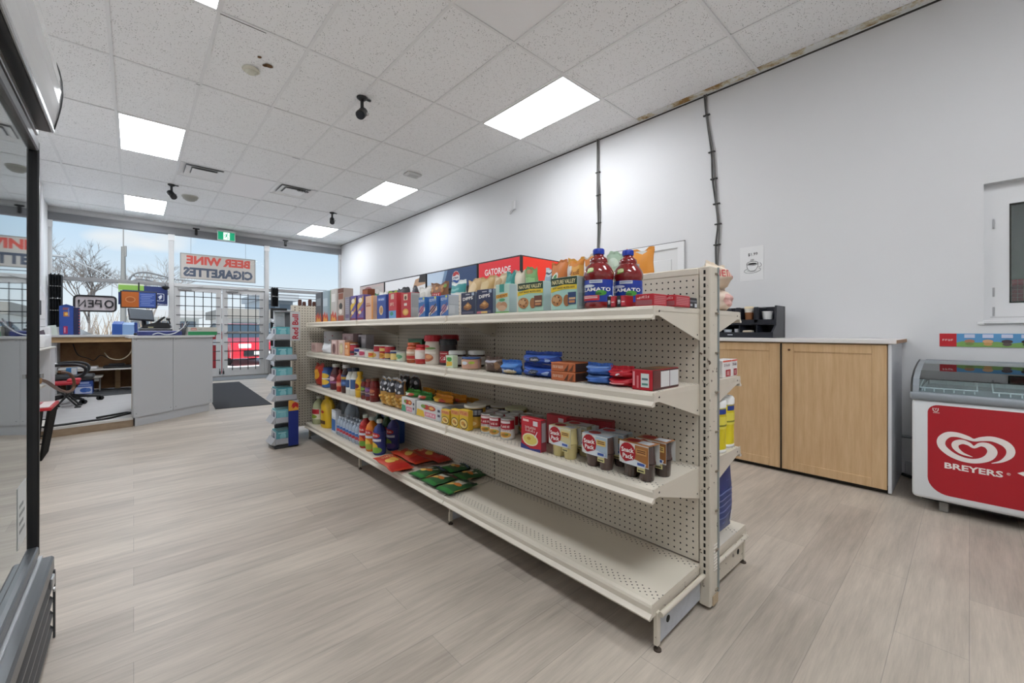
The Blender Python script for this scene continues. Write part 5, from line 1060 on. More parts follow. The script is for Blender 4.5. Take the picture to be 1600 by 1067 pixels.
# wooden cabinet with pale worktop
CF, CYA, CYB = 3.6, .335, 1.56
r = T(root('cabinet', (3.9, .95, 0)), 'beech two-door cabinet with white end panel standing against the right wall', 'cabinet')
WP = M('d9d9da', .4)
mb = MB(); mb.box((CF+.02, CYA+.018, .055), (RX-.02, CYB, .975), M('b89870', .5)); mb.build('carcass', r)
mb = MB(); mb.rbox((CF, CYA, .012), (RX-.02, CYA+.018, .975), M('d3d5d9', .4), .002); mb.build('end_panel', r)
mb = MB(); mb.box((CF+.04, CYA+.02, .0), (RX-.05, CYB-.02, .055), M('2a241e', .7)); mb.build('plinth', r)
def cdoor(y0, y1, hy):
    mb = MB(); z0, z1 = .03, .968; e = .075
    mb.rbox((CF, y0, z0), (CF+.02, y0+e, z1), BEECH, .0015); mb.rbox((CF, y1-e, z0), (CF+.02, y1, z1), BEECH, .0015)
    mb.rbox((CF+.0005, y0+e+.0005, z1-.06), (CF+.02, y1-e-.0005, z1), BEECH, .0015); mb.rbox((CF+.0005, y0+e+.0005, z0), (CF+.02, y1-e-.0005, z0+.06), BEECH, .0015)
    n = 4; w = (y1-y0-2*e)/n
    for q in range(n): mb.box((CF+.007, y0+e+q*w, z0+.06), (CF+.018, y0+e+(q+1)*w, z1-.06), BEECH)
    d = mb.build('cabinet_door', r)
    mb = MB(); mb.cyl((CF-.008, hy, .92), (CF, hy, .92), .008, M('6a5238', .4, .5), 12); mb.build('door_catch', d)
cdoor(.358, .948, .90); cdoor(.956, 1.54, 1.48)
mb = MB(); mb.box((CF-.012, .949, .03), (CF+.01, .955, .968), M('241c14', .8)); mb.build('door_gap', r)
mb = MB(); mb.rbox((CF-.02, .31, .976), (RX-.005, CYB+.02, 1.004), M('dedad8', .35), .003); mb.box((CF-.019, .3095, .979), (RX-.005, .311, 1.001), M('b08a68', .6)); T(mb.build('worktop', loc=(3.9, .95, .976)), 'long pale worktop lying on the beech cabinet', 'worktop')
# coffee organiser
OXF, OYA, OYB, OZ = 3.74, 1.045, 1.62, 1.0045
r = T(root('condiment_organizer', (3.9, 1.33, OZ)), 'black countertop coffee organizer standing on the pale worktop', 'organizer')
OB = M('1d2029', .35)
def slab(y0, y1, nm='divider'):
    mb = MB(); P = [(OXF, y0, OZ), (OXF+.32, y0, OZ), (OXF+.32, y0, OZ+.262), (OXF+.1, y0, OZ+.262), (OXF+.085, y0, OZ+.1), (OXF, y0, OZ+.045)]
    mb.prism(P, (0, y1-y0, 0), OB); mb.build(nm, r)
slab(OYA, OYA+.015, 'side_panel'); slab(OYB-.015, OYB, 'side_panel')
mb = MB(); mb.box((OXF+.3, OYA, OZ), (OXF+.32, OYB, OZ+.262), OB); mb.build('back_panel', r)
mb = MB(); mb.box((OXF, OYA+.015, OZ), (OXF+.3, OYB-.015, OZ+.012), OB); mb.box((OXF, OYA+.015, OZ+.012), (OXF+.008, OYB-.015, OZ+.045), OB); mb.build('lower_tray', r)
mb = MB(); mb.box((OXF+.0, OYA+.3, OZ+.02), (OXF-.001, OYA+.34, OZ+.027), M('c9ccd2', .5)); mb.build('maker_mark', r)
mb = MB(); mb.box((OXF+.09, OYA+.015, OZ+.108), (OXF+.3, OYB-.015, OZ+.118), OB); mb.box((OXF+.09, OYA+.015, OZ+.118), (OXF+.1, OYB-.015, OZ+.15), OB); mb.build('upper_shelf', r)
for y in (OYA+.15, OYA+.29, OYA+.43):
    mb = MB(); mb.rbox((OXF+.09, y-.02, OZ+.118), (OXF+.3, y+.02, OZ+.255), OB, .006); mb.build('divider', r)
for y in (OYA+.12, OYA+.25, OYA+.4):
    mb = MB(); mb.box((OXF+.01, y-.004, OZ+.012), (OXF+.3, y+.004, OZ+.1), OB); mb.build('tray_divider', r)
def cup(y, x, z, r_, h, c, lab, lidc=None, sl=None, grp=None):
    R = root('paper_cup', (x, y, z)); mb = MB(); mb.lathe([(r_*.75, 0), (r_*.77, .003), (r_, h-.004), (r_*1.04, h), (r_*.96, h)], (x, y, z), M(c, .5), 20); mb.build('cup_body', R)
    if sl: mb = MB(); mb.lathe([(r_*.83, h*.2), (r_*.985, h*.75)], (x, y, z), M(sl, .7), 20, cap=False); mb.build('sleeve', R)
    if lidc: mb = MB(); mb.lathe([(r_*1.06, h), (r_*1.06, h+.01), (r_*.9, h+.02), (r_*.88, h+.016)], (x, y, z), M(lidc, .4), 20); mb.build('lid', R)
    return T(R, lab, 'cup', grp)
cup(OYA+.22, OXF+.15, OZ+.1185, .036, .125, 'e8e2d6', 'paper coffee cup with brown sleeve in the black organizer', 'e0cfae', '8c5a36')
cup(OYA+.085, OXF+.16, OZ+.1185, .041, .1, 'f0f0f0', 'short white paper cup in the right upper bay of the organizer')
cup(OYA+.36, OXF+.06, OZ+.0125, .032, .055, 'd4dae6', 'small pale blue-white cup in the organizer lower tray')
cup(OYA+.29, OXF+.075, OZ+.0125, .02, .06, 'c9ccd4', 'narrow grey cup in the organizer lower tray')
mb = MB(); mb.rbox((OXF+.03, OYA+.165, OZ+.0125), (OXF+.1, OYA+.235, OZ+.06), M('d9d2c2', .6), .006)
for q in range(6): mb.box((OXF+.029, OYA+.17+q*.011, OZ+.018), (OXF+.0301, OYA+.176+q*.011, OZ+.056), M('a8987c', .6))
T(mb.build('creamer_box', loc=(OXF+.06, OYA+.2, OZ+.0125)), 'small cream striped box in the organizer lower tray', 'box')
mb = MB(); mb.rbox((OXF+.02, OYA+.262, OZ+.0125), (OXF+.09, OYA+.288, OZ+.022), M('c9b48c', .6), .003); T(mb.build('stir_stick_pack', loc=(OXF+.05, OYA+.275, OZ+.0125)), 'flat tan pack in the organizer lower tray beside the cream box', 'pack')
mb = MB(); mb.rbox((OXF+.02, OYA+.33, OZ+.0125), (OXF+.035, OYA+.4, OZ+.028), M('dfe2e8', .6), .003); T(mb.build('sugar_packet', loc=(OXF+.03, OYA+.36, OZ+.0125)), 'white paper packet before the pale cup in the organizer', 'packet')
mb = MB(); mb.lathe([(.028, 0), (.03, .006), (.02, .01)], (OXF+.06, OYA+.07, OZ+.0125), M('9aa0a8', .3, .6), 20, 1, 1.3); T(mb.build('lid_stack', loc=(OXF+.06, OYA+.07, OZ+.0125)), 'grey round lid lying in the right lower bay of the organizer', 'lid')
# white service hatch with a wire-glass window
r = T(root('service_hatch', (RX+.06, (NY0+NY1)/2, NZ0)), 'white hatch frame with wire-glass pane set in the right wall above the freezer', 'hatch')
HW = M('e4e4e5', .4); xb = RX+.06
mb = MB(); gy, gz0, gz1 = -.178, 1.245, 1.90
mb.box((xb, NY0, NZ0), (xb+.02, gy-.55-.0, NZ1), HW); mb.box((xb, gy, NZ0), (xb+.02, NY1, NZ1), HW); mb.box((xb, gy-.55, gz1), (xb+.02, gy, NZ1), HW); mb.box((xb, gy-.55, NZ0), (xb+.02, gy, gz0), HW)
mb.rbox((RX-.012, NY1-.006, NZ0-.02), (xb, NY1+.03, NZ0+.0), HW, .004)
mb.build('hatch_panel', r)
mb = MB(); mb.rbox((RX-.02, NY0, NZ0-.012), (xb, NY1+.004, NZ0+.012), HW, .004); mb.box((xb-.002, NY0, NZ0+.03), (xb, NY1-.03, NZ0+.034), M('b9b9ba', .5)); mb.build('hatch_sill', r)
GS = M('26261f', .6); mb = MB(); mb.box((xb-.004, gy-.55, gz0), (xb+.002, gy-.0, gz0+.008), GS); mb.box((xb-.004, gy-.008, gz0), (xb+.002, gy, gz1), GS); mb.box((xb-.004, gy-.55, gz1-.008), (xb+.002, gy, gz1), GS); mb.build('pane_seal', r)
mb = MB(); mb.box((xb+.006, gy-.55, gz0), (xb+.012, gy, gz1), FRZGLASS); pn = mb.build('pane', r)
mb = MB()
for q in range(26): mb.cyl((xb+.009, gy-.55, gz0+q*.025+.01), (xb+.009, gy, gz0+q*.025+.01), .0009, M('8b8c84', .5), 4)
for q in range(22): mb.cyl((xb+.009, gy-q*.025-.01, gz0), (xb+.009, gy-q*.025-.01, gz1), .0009, M('8b8c84', .5), 4)
mb.build('wire_mesh', pn)
for z in (1.19+.0, 1.32, 1.78):
    mb = MB(); mb.cyl((xb-.004, NY1-.045, z-.03), (xb-.004, NY1-.045, z+.03), .005, M('b4b4b6', .4, .5), 8); mb.build('hinge', r)
mb = MB(); BX = RX+.62                                   # store room behind the hatch
mb.box((BX, -1.6, .0), (BX+.05, 1.2, 2.8), M('8f9186', .8)); mb.box((RX+.12, .9, 0), (BX, .95, 2.8), M('8f9186', .8)); mb.box((RX+.12, -1.65, 0), (BX, -1.6, 2.8), M('8f9186', .8)); mb.box((RX+.12, -1.6, 2.3), (BX, .9, 2.35), M('9a9c92', .8)); mb.box((RX+.12, -1.6, -.02), (BX, .9, 0), M('6e6c66', .8))
struct(mb.build('wall_storeroom'))
mb = MB(); mb.rbox((RX+.25, -.6, .9), (RX+.5, -.12, 1.36), M('8e1c22', .5), .02); mb.rbox((RX+.2, -.6, 1.36), (RX+.5, -.14, 1.41), M('a8242a', .5), .015); T(mb.build('store_crate', loc=(RX+.37, -.36, .9)), 'dark red crate seen behind the hatch glass', 'crate')
mb = MB(); mb.rbox((RX+.2, -.62, .87), (RX+.55, -.1, .9), M('9a958a', .6), .004); mb.box((RX+.22, -.6, 0), (RX+.25, -.57, .87), M('777777')); mb.box((RX+.5, -.14, 0), (RX+.53, -.11, .87), M('777777'))
struct(mb.build('trim_9'))
# ice cream price strip
r = T(root('price_strip', (RX, -.3, .995)), 'long narrow ice cream price strip on the wall over the freezer', 'sign')
mb = MB(); SY0, SW, SZ, SH_ = .142, 1.1, .952, .09
mb.box((RX-.004, SY0-SW, SZ), (RX-.001, SY0, SZ+SH_), M('d8d8d8', .5)); mb.build('backing', r)
mb = MB(); S = lambda u, v, L: (RX-.0045-.0005*L, SY0-u*SW, SZ+v*SH_)
art = [('r', 0, 0, .075, 1, 'c41c28'), ('t', 'cone', .037, .5, .14, .05, 'f4e4e0'), ('r', .075, 0, .26*1.55, 1, '5a98c8'), ('p', [(.075, 0), (.403, 0), (.403, .3), (.36, .42), (.3, .3), (.24, .4), (.16, .32), (.1, .42), (.075, .3)], '7fa85a'), ('r', .403, 0, 1, 1, '1c1a1c')]
for q in range(4): u = .13+.075*q; art += [('r', u-.022, .68, u+.022, .94, 'c9cfe4'), ('e', u, .42, .022, .14, ('b07a5c', 'd8a87a', '4a3c40', '2a2424')[q]), ('e', u, .22, .018, .12, ('7a8a4c', 'c89a5c', '5a5048', '4c5c3a')[q])]
for q in range(7): u = .45+.08*q; art += [('r', u-.024, .66, u+.024, .94, 'd0b83c'), ('e', u, .36, .02, .2, ('5a3428', 'd8c0a0', '7c3c2c', 'a8603c')[q % 4]), ('r', u-.004, .02, u+.004, .16, 'c8ac7c')]
mb.deco(art, S, SW/SH_, 2); mb.build('printed_strip', r)
# conduit
r = T(root('conduit', (RX-.02, .2, .29)), 'thin grey pipe along the wall between cabinet and freezer', 'pipe')
mb = MB(); mb.cyl((RX-.03, .36, .286), (RX-.03, -1.2, .286), .01, M('7d7f82', .4, .3), 8); mb.build('pipe', r)
mb = MB(); mb.rbox((RX-.045, .345, .26), (RX-.004, .37, .3), M('45474a', .5), .004); mb.build('pipe_clamp', r)
mb = MB(); mb.tube([(RX-.05, .33, .012), (4.1, .25, .012), (4.13, .1, .012), (4.16, -.3, .012)], .011, BLK, 8); T(mb.build('floor_cable', loc=(4.1, .2, 0)), 'black cable on the floor between cabinet and freezer', 'cable')
# ------------------------------------------------ chest freezer
FX0, FX1, FYA, FYB = 3.45, 4.08, -1.35, .232
r = T(root('chest_freezer', (3.77, -.55, 0)), 'white glass-top chest freezer with red front panel and heart emblem, right edge', 'freezer')
FW = M('dcdfe1', .3)
mb = MB(); mb.rbox((FX0, FYA, .072), (FX1, FYB, .655), FW, .022, 4); mb.build('freezer_body', r)
mb = MB(); mb.box((FX0+.04, FYA+.04, .06), (FX1-.04, FYB-.04, .075), M('2a2a2c', .7)); mb.build('base', r)
GR = M('8c9399', .35)
mb = MB(); mb.rbox((FX0-.012, FYA-.01, .65), (FX1+.005, FYB+.01, .70), GR, .018, 3); mb.build('rim', r)
prof = [(FX0+.0, .70), (FX0+.01, .735), (FX0+.05, .775), (FX0+.2, .815), (FX0+.42, .845), (FX1-.01, .86), (FX1, .70)]
for y, nm in ((FYB-.03, 'end_cheek'), (FYA, 'end_cheek')):
    mb = MB(); mb.prism([(x, y, z) for x, z in prof], (0, .03, 0), GR); ch = mb.build(nm, r)
    mb = MB(); mb.tube([(x, y+.031, z-.002) for x, z in prof[:-1]], .005, BLK, 6); mb.build('seal', ch)
mb = MB(); mb.prism([(x, FYA+.03, z) for x, z in ((prof[5][0]-.04, .855), (prof[5][0], .865), (FX1, .865), (FX1, .70), (FX1-.03, .70))], (0, FYB-FYA-.06, 0), GR); mb.build('back_rail', r)
mb = MB()
for a, b in zip(prof[:5], prof[1:6]): mb.prism([(a[0], FYA+.03, a[1]), (b[0], FYA+.03, b[1]), (b[0], FYA+.03, b[1]-.004), (a[0], FYA+.03, a[1]-.004)], (0, FYB-FYA-.06, 0), FRZGLASS)
mb.build('glass_lid', r)
mb = MB(); LN = M('eef3f5', .5)
mb.box((FX0+.03, FYA+.05, .60), (FX1-.03, FYB-.04, .66), LN); mb.box((FX0+.04, FYB-.042, .60), (FX1-.04, FYB-.04, .72), LN); mb.box((FX1-.034, FYA+.05, .6), (FX1-.03, FYB-.05, .8), LN); mb.build('freezer_liner', r)
for y in (.02, -.3, -.62):
    mb = MB(); zz = .80
    for a, b in (((FX0+.18, y+.12), (FX0+.18, y-.12)), ((FX0+.5, y+.12), (FX0+.5, y-.12)), ((FX0+.18, y+.12), (FX0+.5, y+.12)), ((FX0+.18, y-.12), (FX0+.5, y-.12))): mb.cyl((a[0], a[1], zz if a[0] < FX0+.3 else zz+.03), (b[0], b[1], zz if b[0] < FX0+.3 else zz+.03), .004, M('e6ecee', .4), 6)
    mb.build('lid_frame', r)
for y in (.09, -.2, -.45, -.7):
    mb = MB()
    for q in range(6): mb.cyl((FX0+.06, y-.11+q*.04, .662), (FX0+.06, y-.11+q*.04, .72), .003, LN, 5); mb.cyl((FX1-.06, y-.11+q*.04, .662), (FX1-.06, y-.11+q*.04, .76), .003, LN, 5)
    mb.tube([(FX0+.06, y-.12, .72), (FX0+.06, y+.11, .72), (FX1-.06, y+.11, .76), (FX1-.06, y-.12, .76), (FX0+.06, y-.12, .72)], .004, LN, 6); mb.build('wire_basket', r)
for y in (.1, -1.2):
    for x in (FX0+.08, FX1-.08):
        mb = MB(); mb.rbox((x-.025, y-.02, 0), (x+.025, y+.02, .074), M('8a8884', .4, .3), .004); mb.build('foot', r)
mb = MB(); RDF = M('ae1726', .35); yl = .165
def fq(y, z, L=0): return (FX0-.0008-.0005*L, y, z)
P = []
for cy, cz, a0 in ((yl-.04, .60, 0), ):
    pass
zt, zb = .63, .115; R_ = .045
pts = [(yl-R_+R_*math.sin(a), zt-R_+R_*math.cos(a)) for a in [PI/2*k/6 for k in range(7)]]
pts2 = [(yl-.09+.09*math.cos(a), zb+.09-.09*math.sin(a)) for a in [PI/2*k/8 for k in range(9)]]
mb.poly([fq(-1.28, zt), ]+[fq(*p) for p in pts]+[fq(*p) for p in pts2]+[fq(-1.28, zb)], RDF)
WT = M('efe6e2', .4)
HP = [(-0.0812, 0.3408, 0.0027), (-0.1167, 0.36, 0.0126), (-0.144, 0.3958, 0.0268), (-0.1468, 0.4295, 0.0322), (-0.1266, 0.4576, 0.0324), (-0.0842, 0.4729, 0.0274), (-0.0449, 0.4653, 0.0222), (-0.0171, 0.4544, 0.0149), (0.0081, 0.4626, 0.0226), (0.0466, 0.4724, 0.0266), (0.0827, 0.4658, 0.0308), (0.1075, 0.4341, 0.0349), (0.1062, 0.3956, 0.0329), (0.0761, 0.3614, 0.0307), (0.0369, 0.3415, 0.0266), (-0.0045, 0.3359, 0.0243), (-0.0418, 0.3463, 0.0259), (-0.0722, 0.3707, 0.033), (-0.0842, 0.4054, 0.0365), (-0.0692, 0.4315, 0.0312), (-0.0418, 0.4351, 0.0203), (-0.0171, 0.4152, 0.0131), (0.0018, 0.4291, 0.0188), (0.0272, 0.4363, 0.0246), (0.0518, 0.4219, 0.0286), (0.0518, 0.3972, 0.0248), (0.0272, 0.372, 0.0151), (-0.0121, 0.36, 0.0019)]
def ribbon(mb, dy):
    Q = []
    for i in range(len(HP)-1):
        p = [Vector(HP[max(0, min(len(HP)-1, i+k))]) for k in (-1, 0, 1, 2)]
        for k in range(5):
            t = k/5; Q.append(.5*((2*p[1])+(p[2]-p[0])*t+(2*p[0]-5*p[1]+4*p[2]-p[3])*t*t+(3*p[1]-p[0]-3*p[2]+p[3])*t**3))
    Q.append(Vector(HP[-1])); V = []
    for i, q in enumerate(Q):
        d = (Q[min(i+1, len(Q)-1)]-Q[max(i-1, 0)]); n = Vector((-d[1], d[0])); n = n.normalized() if n.length else n; w = abs(q[2])*.5
        V += [fq(q[0]+dy+n[0]*w, q[1]+n[1]*w, 2), fq(q[0]+dy-n[0]*w, q[1]-n[1]*w, 2)]
    mb.add(V, [(2*i, 2*i+1, 2*i+3, 2*i+2) for i in range(len(Q)-1)], WT)
for dy in (0, -.36, -.72):
    ribbon(mb, dy)
    mb.text('BREYERS', fq(-.013+dy, .289, 2), (0, -1, 0), (0, 0, 1), .034, WT, -.218, .03)
    mb.text('\u00ae', fq(-.141+dy, .297, 2), (0, -1, 0), (0, 0, 1), .014, WT, None, .0)
mb.tube([fq(.143, .612, 3), fq(.142, .598, 3), fq(.136, .592, 3), fq(.128, .592, 3), fq(.122, .598, 3), fq(.121, .612, 3)], .0022, WT, 5)
mb.tube([fq(.136, .612, 3), fq(.132, .6, 3), fq(.128, .612, 3)], .0018, WT, 5)
for q in range(6): mb.box(fq(.142-q*.0045, .583, 2), fq(.139-q*.0045, .587, 3), WT)
mb.poly([fq(-.17, .31, 2), fq(-.19, .322, 2), fq(-.24, .325, 2), fq(-.30, .318, 2), fq(-.30, .30, 2), fq(-.24, .296, 2), fq(-.19, .30, 2)], WT)
mb.build('front_decal', r)

# ================================================================== LEFT: DRINK COOLER BESIDE THE CAMERA
KX, KYA, KYB = -.242, .72, 2.135
r = T(root('glass_door_cooler', (-.6, 1.43, 0)), 'tall reflective glass-door drink cooler cut off by the left edge of the picture', 'drink cooler')
GM = M('6d6f72', .35, .6); DKM = M('1d1e20', .3)
mb = MB(); mb.box((-1.0, KYB-.03, .29), (KX-.03, KYB, 1.98), M('cfd0d2', .4)); mb.box((-1.0, KYA, .29), (KX-.03, KYA+.03, 1.98), M('cfd0d2', .4)); mb.box((-1.03, KYA, .05), (-1.0, KYB, 1.98), M('b5b6b8', .5)); mb.box((-1.0, KYA, .27), (KX-.03, KYB, .3), M('b5b6b8', .5)); mb.box((-1.0, KYA, 1.72), (KX-.03, KYB, 1.98), M('2c2d2f', .5)); mb.build('cabinet', r)
for z in (.6, .9, 1.2, 1.48):
    mb = MB()
    for q in range(12): mb.cyl((-.95+q*.05, KYA+.03, z), (-.95+q*.05, KYB-.03, z), .0035, M('d8d8d8', .4), 5)
    mb.box((-.36, KYA+.03, z-.012), (-.355, KYB-.03, z+.02), M('d5d5d5', .4)); mb.build('wire_shelf', r)
def kdoor(y0, y1):
    mb = MB(); e = .02
    mb.rbox((KX-.03, y0, .30), (KX+.006, y0+e, 1.70), DKM, .004); mb.rbox((KX-.03, y1-e, .30), (KX+.006, y1, 1.70), DKM, .004); mb.rbox((KX-.03, y0+e, .30), (KX+.006, y1-e, .335), GM, .004); mb.rbox((KX-.03, y0+e, 1.665), (KX+.006, y1-e, 1.70), GM, .004)
    d = mb.build('cooler_door', r)
    mb = MB(); mb.box((KX-.014, y0+e, .335), (KX-.008, y1-e, 1.665), COOLGLASS); mb.build('door_glass', d)
    mb = MB(); mb.cyl((KX+.01, y1-.01, .9), (KX+.01, y1-.01, .915), .006, M('b9b9b9', .3, .8), 8); mb.build('screw', d)
    return d
dd = kdoor(1.432, KYB-.004); kdoor(KYA+.004, 1.428)
mb = MB(); mb.box((KX-.0075, 1.86, .42), (KX-.0068, 1.985, .60), M('d9dcdb', .6))
for q in range(4): mb.box((KX-.0068, 1.88, .46+q*.025), (KX-.0064, 1.96-.02*(q % 2), .47+q*.025), M('8d9291', .6))
mb.build('door_sticker', dd)
mb = MB(); mb.rbox((-1.0, KYA, .235), (-.203, KYB, .285), GM, .006); mb.box((KX-.0, KYA, .285), (KX+.012, KYB, .292), M('c6c8ca', .3, .5)); mb.build('sill', r)
mb = MB(); mb.box((-.99, KYA+.02, 0.02), (-.225, KYB-.02, .24), M('202124', .5)); mb.build('base', r)
for q in range(4):
    mb = MB(); z = .19-q*.05; mb.prism([(-.225, KYA+.01, z+.03), (-.205, KYA+.01, z), (-.205, KYA+.01, z-.008), (-.225, KYA+.01, z+.018)], (0, KYB-KYA-.02, 0), M('54565a', .35, .5)); mb.build('grille_slat', r)
mb = MB(); mb.rbox((-.206, KYB-.012, .0), (-.2, KYB, .235), M('3c3e41', .4), .002); mb.build('base_end', r)
mb = MB(); mb.rbox((-.204, 2.04, .205), (-.197, 2.085, .24), M('c9cbcd', .3, .7), .002); mb.cyl((-.197, 2.05, .2), (-.193, 2.05, .2), .008, M('d8d8d8', .3, .8), 10); mb.build('lock', r)
# convex canopy sign over the door
cp = [(-.205, 1.758), (-.196, 1.80), (-.189, 1.84), (-.185, 1.885), (-.187, 1.93), (-.193, 1.965), (-.20, 1.99), (-.215, 2.01)]
cv = root('canopy', (0, 0, 0)); cv.parent = r; cv.location = Vector((0, 0, 0))-Vector(r.location); ORG[cv.name] = (0, 0, 0)
mb = MB(); CANW = M('d7d9da', .12, 0, 0, .5)
for a, b in zip(cp[:-1], cp[1:]): mb.prism([(a[0], KYA, a[1]), (b[0], KYA, b[1]), (b[0]-.004, KYA, b[1]), (a[0]-.004, KYA, a[1])], (0, KYB-KYA, 0), CANW)
mb.build('canopy_face', cv)
mb = MB(); mb.prism([(x, KYB-.004, z) for x, z in cp]+[(-.30, KYB-.004, 2.01), (-.30, KYB-.004, 1.758)], (0, .004, 0), M('c2c4c6', .3)); mb.tube([(x, KYB, z) for x, z in cp], .0035, DKM, 6); mb.build('canopy_end', cv)
mb = MB(); mb.box((-.30, KYA, 1.745), (-.212, KYB, 1.757), M('232426', .3)); mb.rbox((-.212, KYA, 1.744), (-.203, KYB, 1.764), M('b9bbbd', .25, .7), .003)
for q in range(3): mb.rbox((-.29+.02*q, KYA, 1.725-.0*q), (-.28+.02*q, KYB, 1.747), M(('8d8f91', '37393b', 'a9abad')[q], .3, .6), .002)
mb.build('canopy_bottom', cv)

# ================================================================== FRONT COUNTER AND TILL AREA
Q = [(0, 6.2), (.785, 6.83), (.785, 7.45), (-.03, 7.0)]
def q3(P, z): return [(x, y, z) for x, y in P]
r = T(root('checkout_counter', (.35, 6.85, 0)), 'grey-white panelled checkout counter in front of the entrance doors', 'counter')
CW = M('bfc1c4', .45)
mb = MB(); mb.prism(q3([(.01, 6.225), (.745, 6.815), (.745, 7.42), (-.02, 6.97)], .0), (0, 0, .10), CW); mb.build('kick_board', r)
f = Vector((.785, .63, 0)).normalized(); nrm = Vector((f.y, -f.x, 0))
for a, b in ((0, .447), (.452, 1.0)):
    p, q = Vector((Q[0][0], Q[0][1], 0))+f*(a*1.0065), Vector((Q[0][0], Q[0][1], 0))+f*(b*1.0065)
    mb = MB(); mb.prism([p+Vector((0, 0, .10)), q+Vector((0, 0, .10)), q+Vector((0, 0, .985)), p+Vector((0, 0, .985))], -nrm*.02, CW)
    for t in (.06, .94):
        for z in (.14, .96): c = p+(q-p)*t+nrm*.0005; mb.cyl(c+Vector((0, 0, z)), c+nrm*.002+Vector((0, 0, z)), .005, M('7f8184', .4), 8)
    mb.build('front_panel', r)
mb = MB(); mb.prism(q3([(Q[0][0]+.005, Q[0][1]+.03), (Q[1][0]-.02, Q[1][1]+.01), (Q[2][0]-.02, Q[2][1]), (Q[3][0]+.01, Q[3][1])], .1), (0, 0, .88), M('a08a70', .6)); mb.build('carcass', r)
mb = MB(); o = nrm*.02; mb.prism([(Q[0][0]-.04, Q[0][1]-.01, .98), (Q[0][0]+o.x, Q[0][1]+o.y, .98), (Q[1][0]+o.x+.01, Q[1][1]+o.y, .98), (Q[2][0]+.01, Q[2][1], .98), (Q[3][0]-.05, Q[3][1], .98)], (0, 0, .024), M('d4d5d7', .4)); mb.build('counter_top', r)
# raised platform behind the counters
mb = MB(); PF = mk_wood('platform_vinyl', 'b9b8b9', 'c9c8c8', (1.2, 12, 12), .5)
mb.prism(q3([(LX, 6.02), (-.003, 6.26), (.0, 7.0), (.78, 7.5), (.6, 10.2), (LX, 10.2)], .0), (0, 0, .095), PF)
p = mb.build('floor_platform'); struct(p)
mb = MB(); mb.prism([(LX, 6.01, 0), (-.003, 6.25, 0), (-.003, 6.25, .075), (LX, 6.01, .075)], (0, .012, 0), TRIMW); mb.prism([(LX, 6.005, .075), (-.003, 6.245, .075), (-.003, 6.245, .1), (LX, 6.005, .1)], (0, .02, 0), M('d5d3cf', .5)); struct(mb.build('trim_10'))
mb = MB(); P = [(LX+.1, 6.1, .105)]+[(-1.0+.1*k, 6.10+.028*k+.012*math.sin(k), .105) for k in range(9)]+[(-.08, 6.5, .106), (-.03, 6.58, .106), (-.06, 6.63, .106), (-.14, 6.58, .106), (-.3, 6.45, .106)]
mb.stube(P, .011, BLK, 8); T(mb.build('floor_cable', loc=(-.5, 6.3, .095)), 'black cable running along the raised platform edge', 'cable')
mb = MB(); mb.prism(q3([(-.50, 8.62), (-.02, 8.68), (.0, 9.5), (-.40, 9.68)], .0955), (0, 0, .01), M('4d4f52', .8, 0, 0, 0, .3, 80)); T(mb.build('floor_mat', loc=(-.25, 9.1, .0955)), 'small grey mat on the platform under the back counter', 'mat')
# back counter with open knee space
r = T(root('back_counter', (-.5, 9.4, .095)), 'back counter with brown board lining, shelf and white edge along the window', 'counter')
BCY, BCZ = 9.1, 1.0
mb = MB(); mb.rbox((LX+.02, BCY, .965), (.55, 9.78, BCZ), M('cdcccb', .4), .004); mb.build('counter_top', r)
mb = MB(); mb.box((LX+.02, 9.72, .1), (.55, 9.74, .965), PLY); mb.build('back_board', r)
mb = MB(); mb.box((LX+.02, BCY+.05, .885), (.55, BCY+.08, .963), PINE); mb.build('apron', r)
mb = MB(); mb.rbox((-.86, 9.15, .44), (.0, 9.70, .462), M('c9c7c2', .5), .003); mb.build('under_shelf', r)
mb = MB(); mb.box((-.23, 9.60, .1), (-.165, 9.70, .44), PINE); mb.build('stud', r)
mb = MB(); mb.box((LX+.02, 9.3, .1), (-.86, 9.7, .95), M('c9cacc', .5)); mb.build('side_panel', r)
mb = MB(); mb.box((.0, BCY+.02, .1), (.03, 9.7, .96), PLY); mb.build('side_panel', r)
mb = MB(); mb.rbox((-.84, 9.2, .467), (-.42, 9.45, .50), M('dfdfde', .5), .003); T(mb.build('paper_stack', loc=(-.6, 9.3, .467)), 'white paper stack on the shelf under the back counter', 'paper')
mb = MB(); mb.rbox((-.36, 9.25, .4625), (-.02, 9.55, .50), M('1c1c1e', .5), .01); mb.rbox((-.3, 9.28, .5), (-.1, 9.45, .53), M('242427', .5), .01); T(mb.build('black_device', loc=(-.2, 9.4, .4625)), 'black electronic box on the shelf under the back counter', 'device')
mb = MB(); mb.stube([(-.35, 9.5, .7), (-.28, 9.3, .62), (-.15, 9.22, .6), (-.05, 9.25, .68), (-.01, 9.3, .8)], .009, M('b9ac94', .6), 6); mb.stube([(-.72, 9.68, .85), (-.66, 9.6, .68), (-.55, 9.6, .62), (-.48, 9.62, .58), (-.4, 9.62, .66), (-.3, 9.6, .6)], .006, BLK, 6); T(mb.build('loose_cable', loc=(-.2, 9.4, .5)), 'loose cables hanging inside the back counter', 'cable')
mb = MB(); mb.rbox((-.74, 9.05, .335), (-.36, 9.45, .358), M('b4b2ac', .5), .003); mb.box((-.45, 9.1, .28), (-.40, 9.4, .335), M('a9a7a2', .5)); mb.box((-.71, 9.5, .1), (-.68, 9.55, .335), M('a9a7a2', .5)); mb.box((-.72, 9.36, .095), (-.70, 9.44, .335), M('a9a7a2', .5)); mb.box((-.41, 9.36, .095), (-.39, 9.44, .335), M('a9a7a2', .5)); T(mb.build('low_bench', loc=(-.55, 9.25, .095)), 'low grey bench over the blue box under the back counter', 'bench')
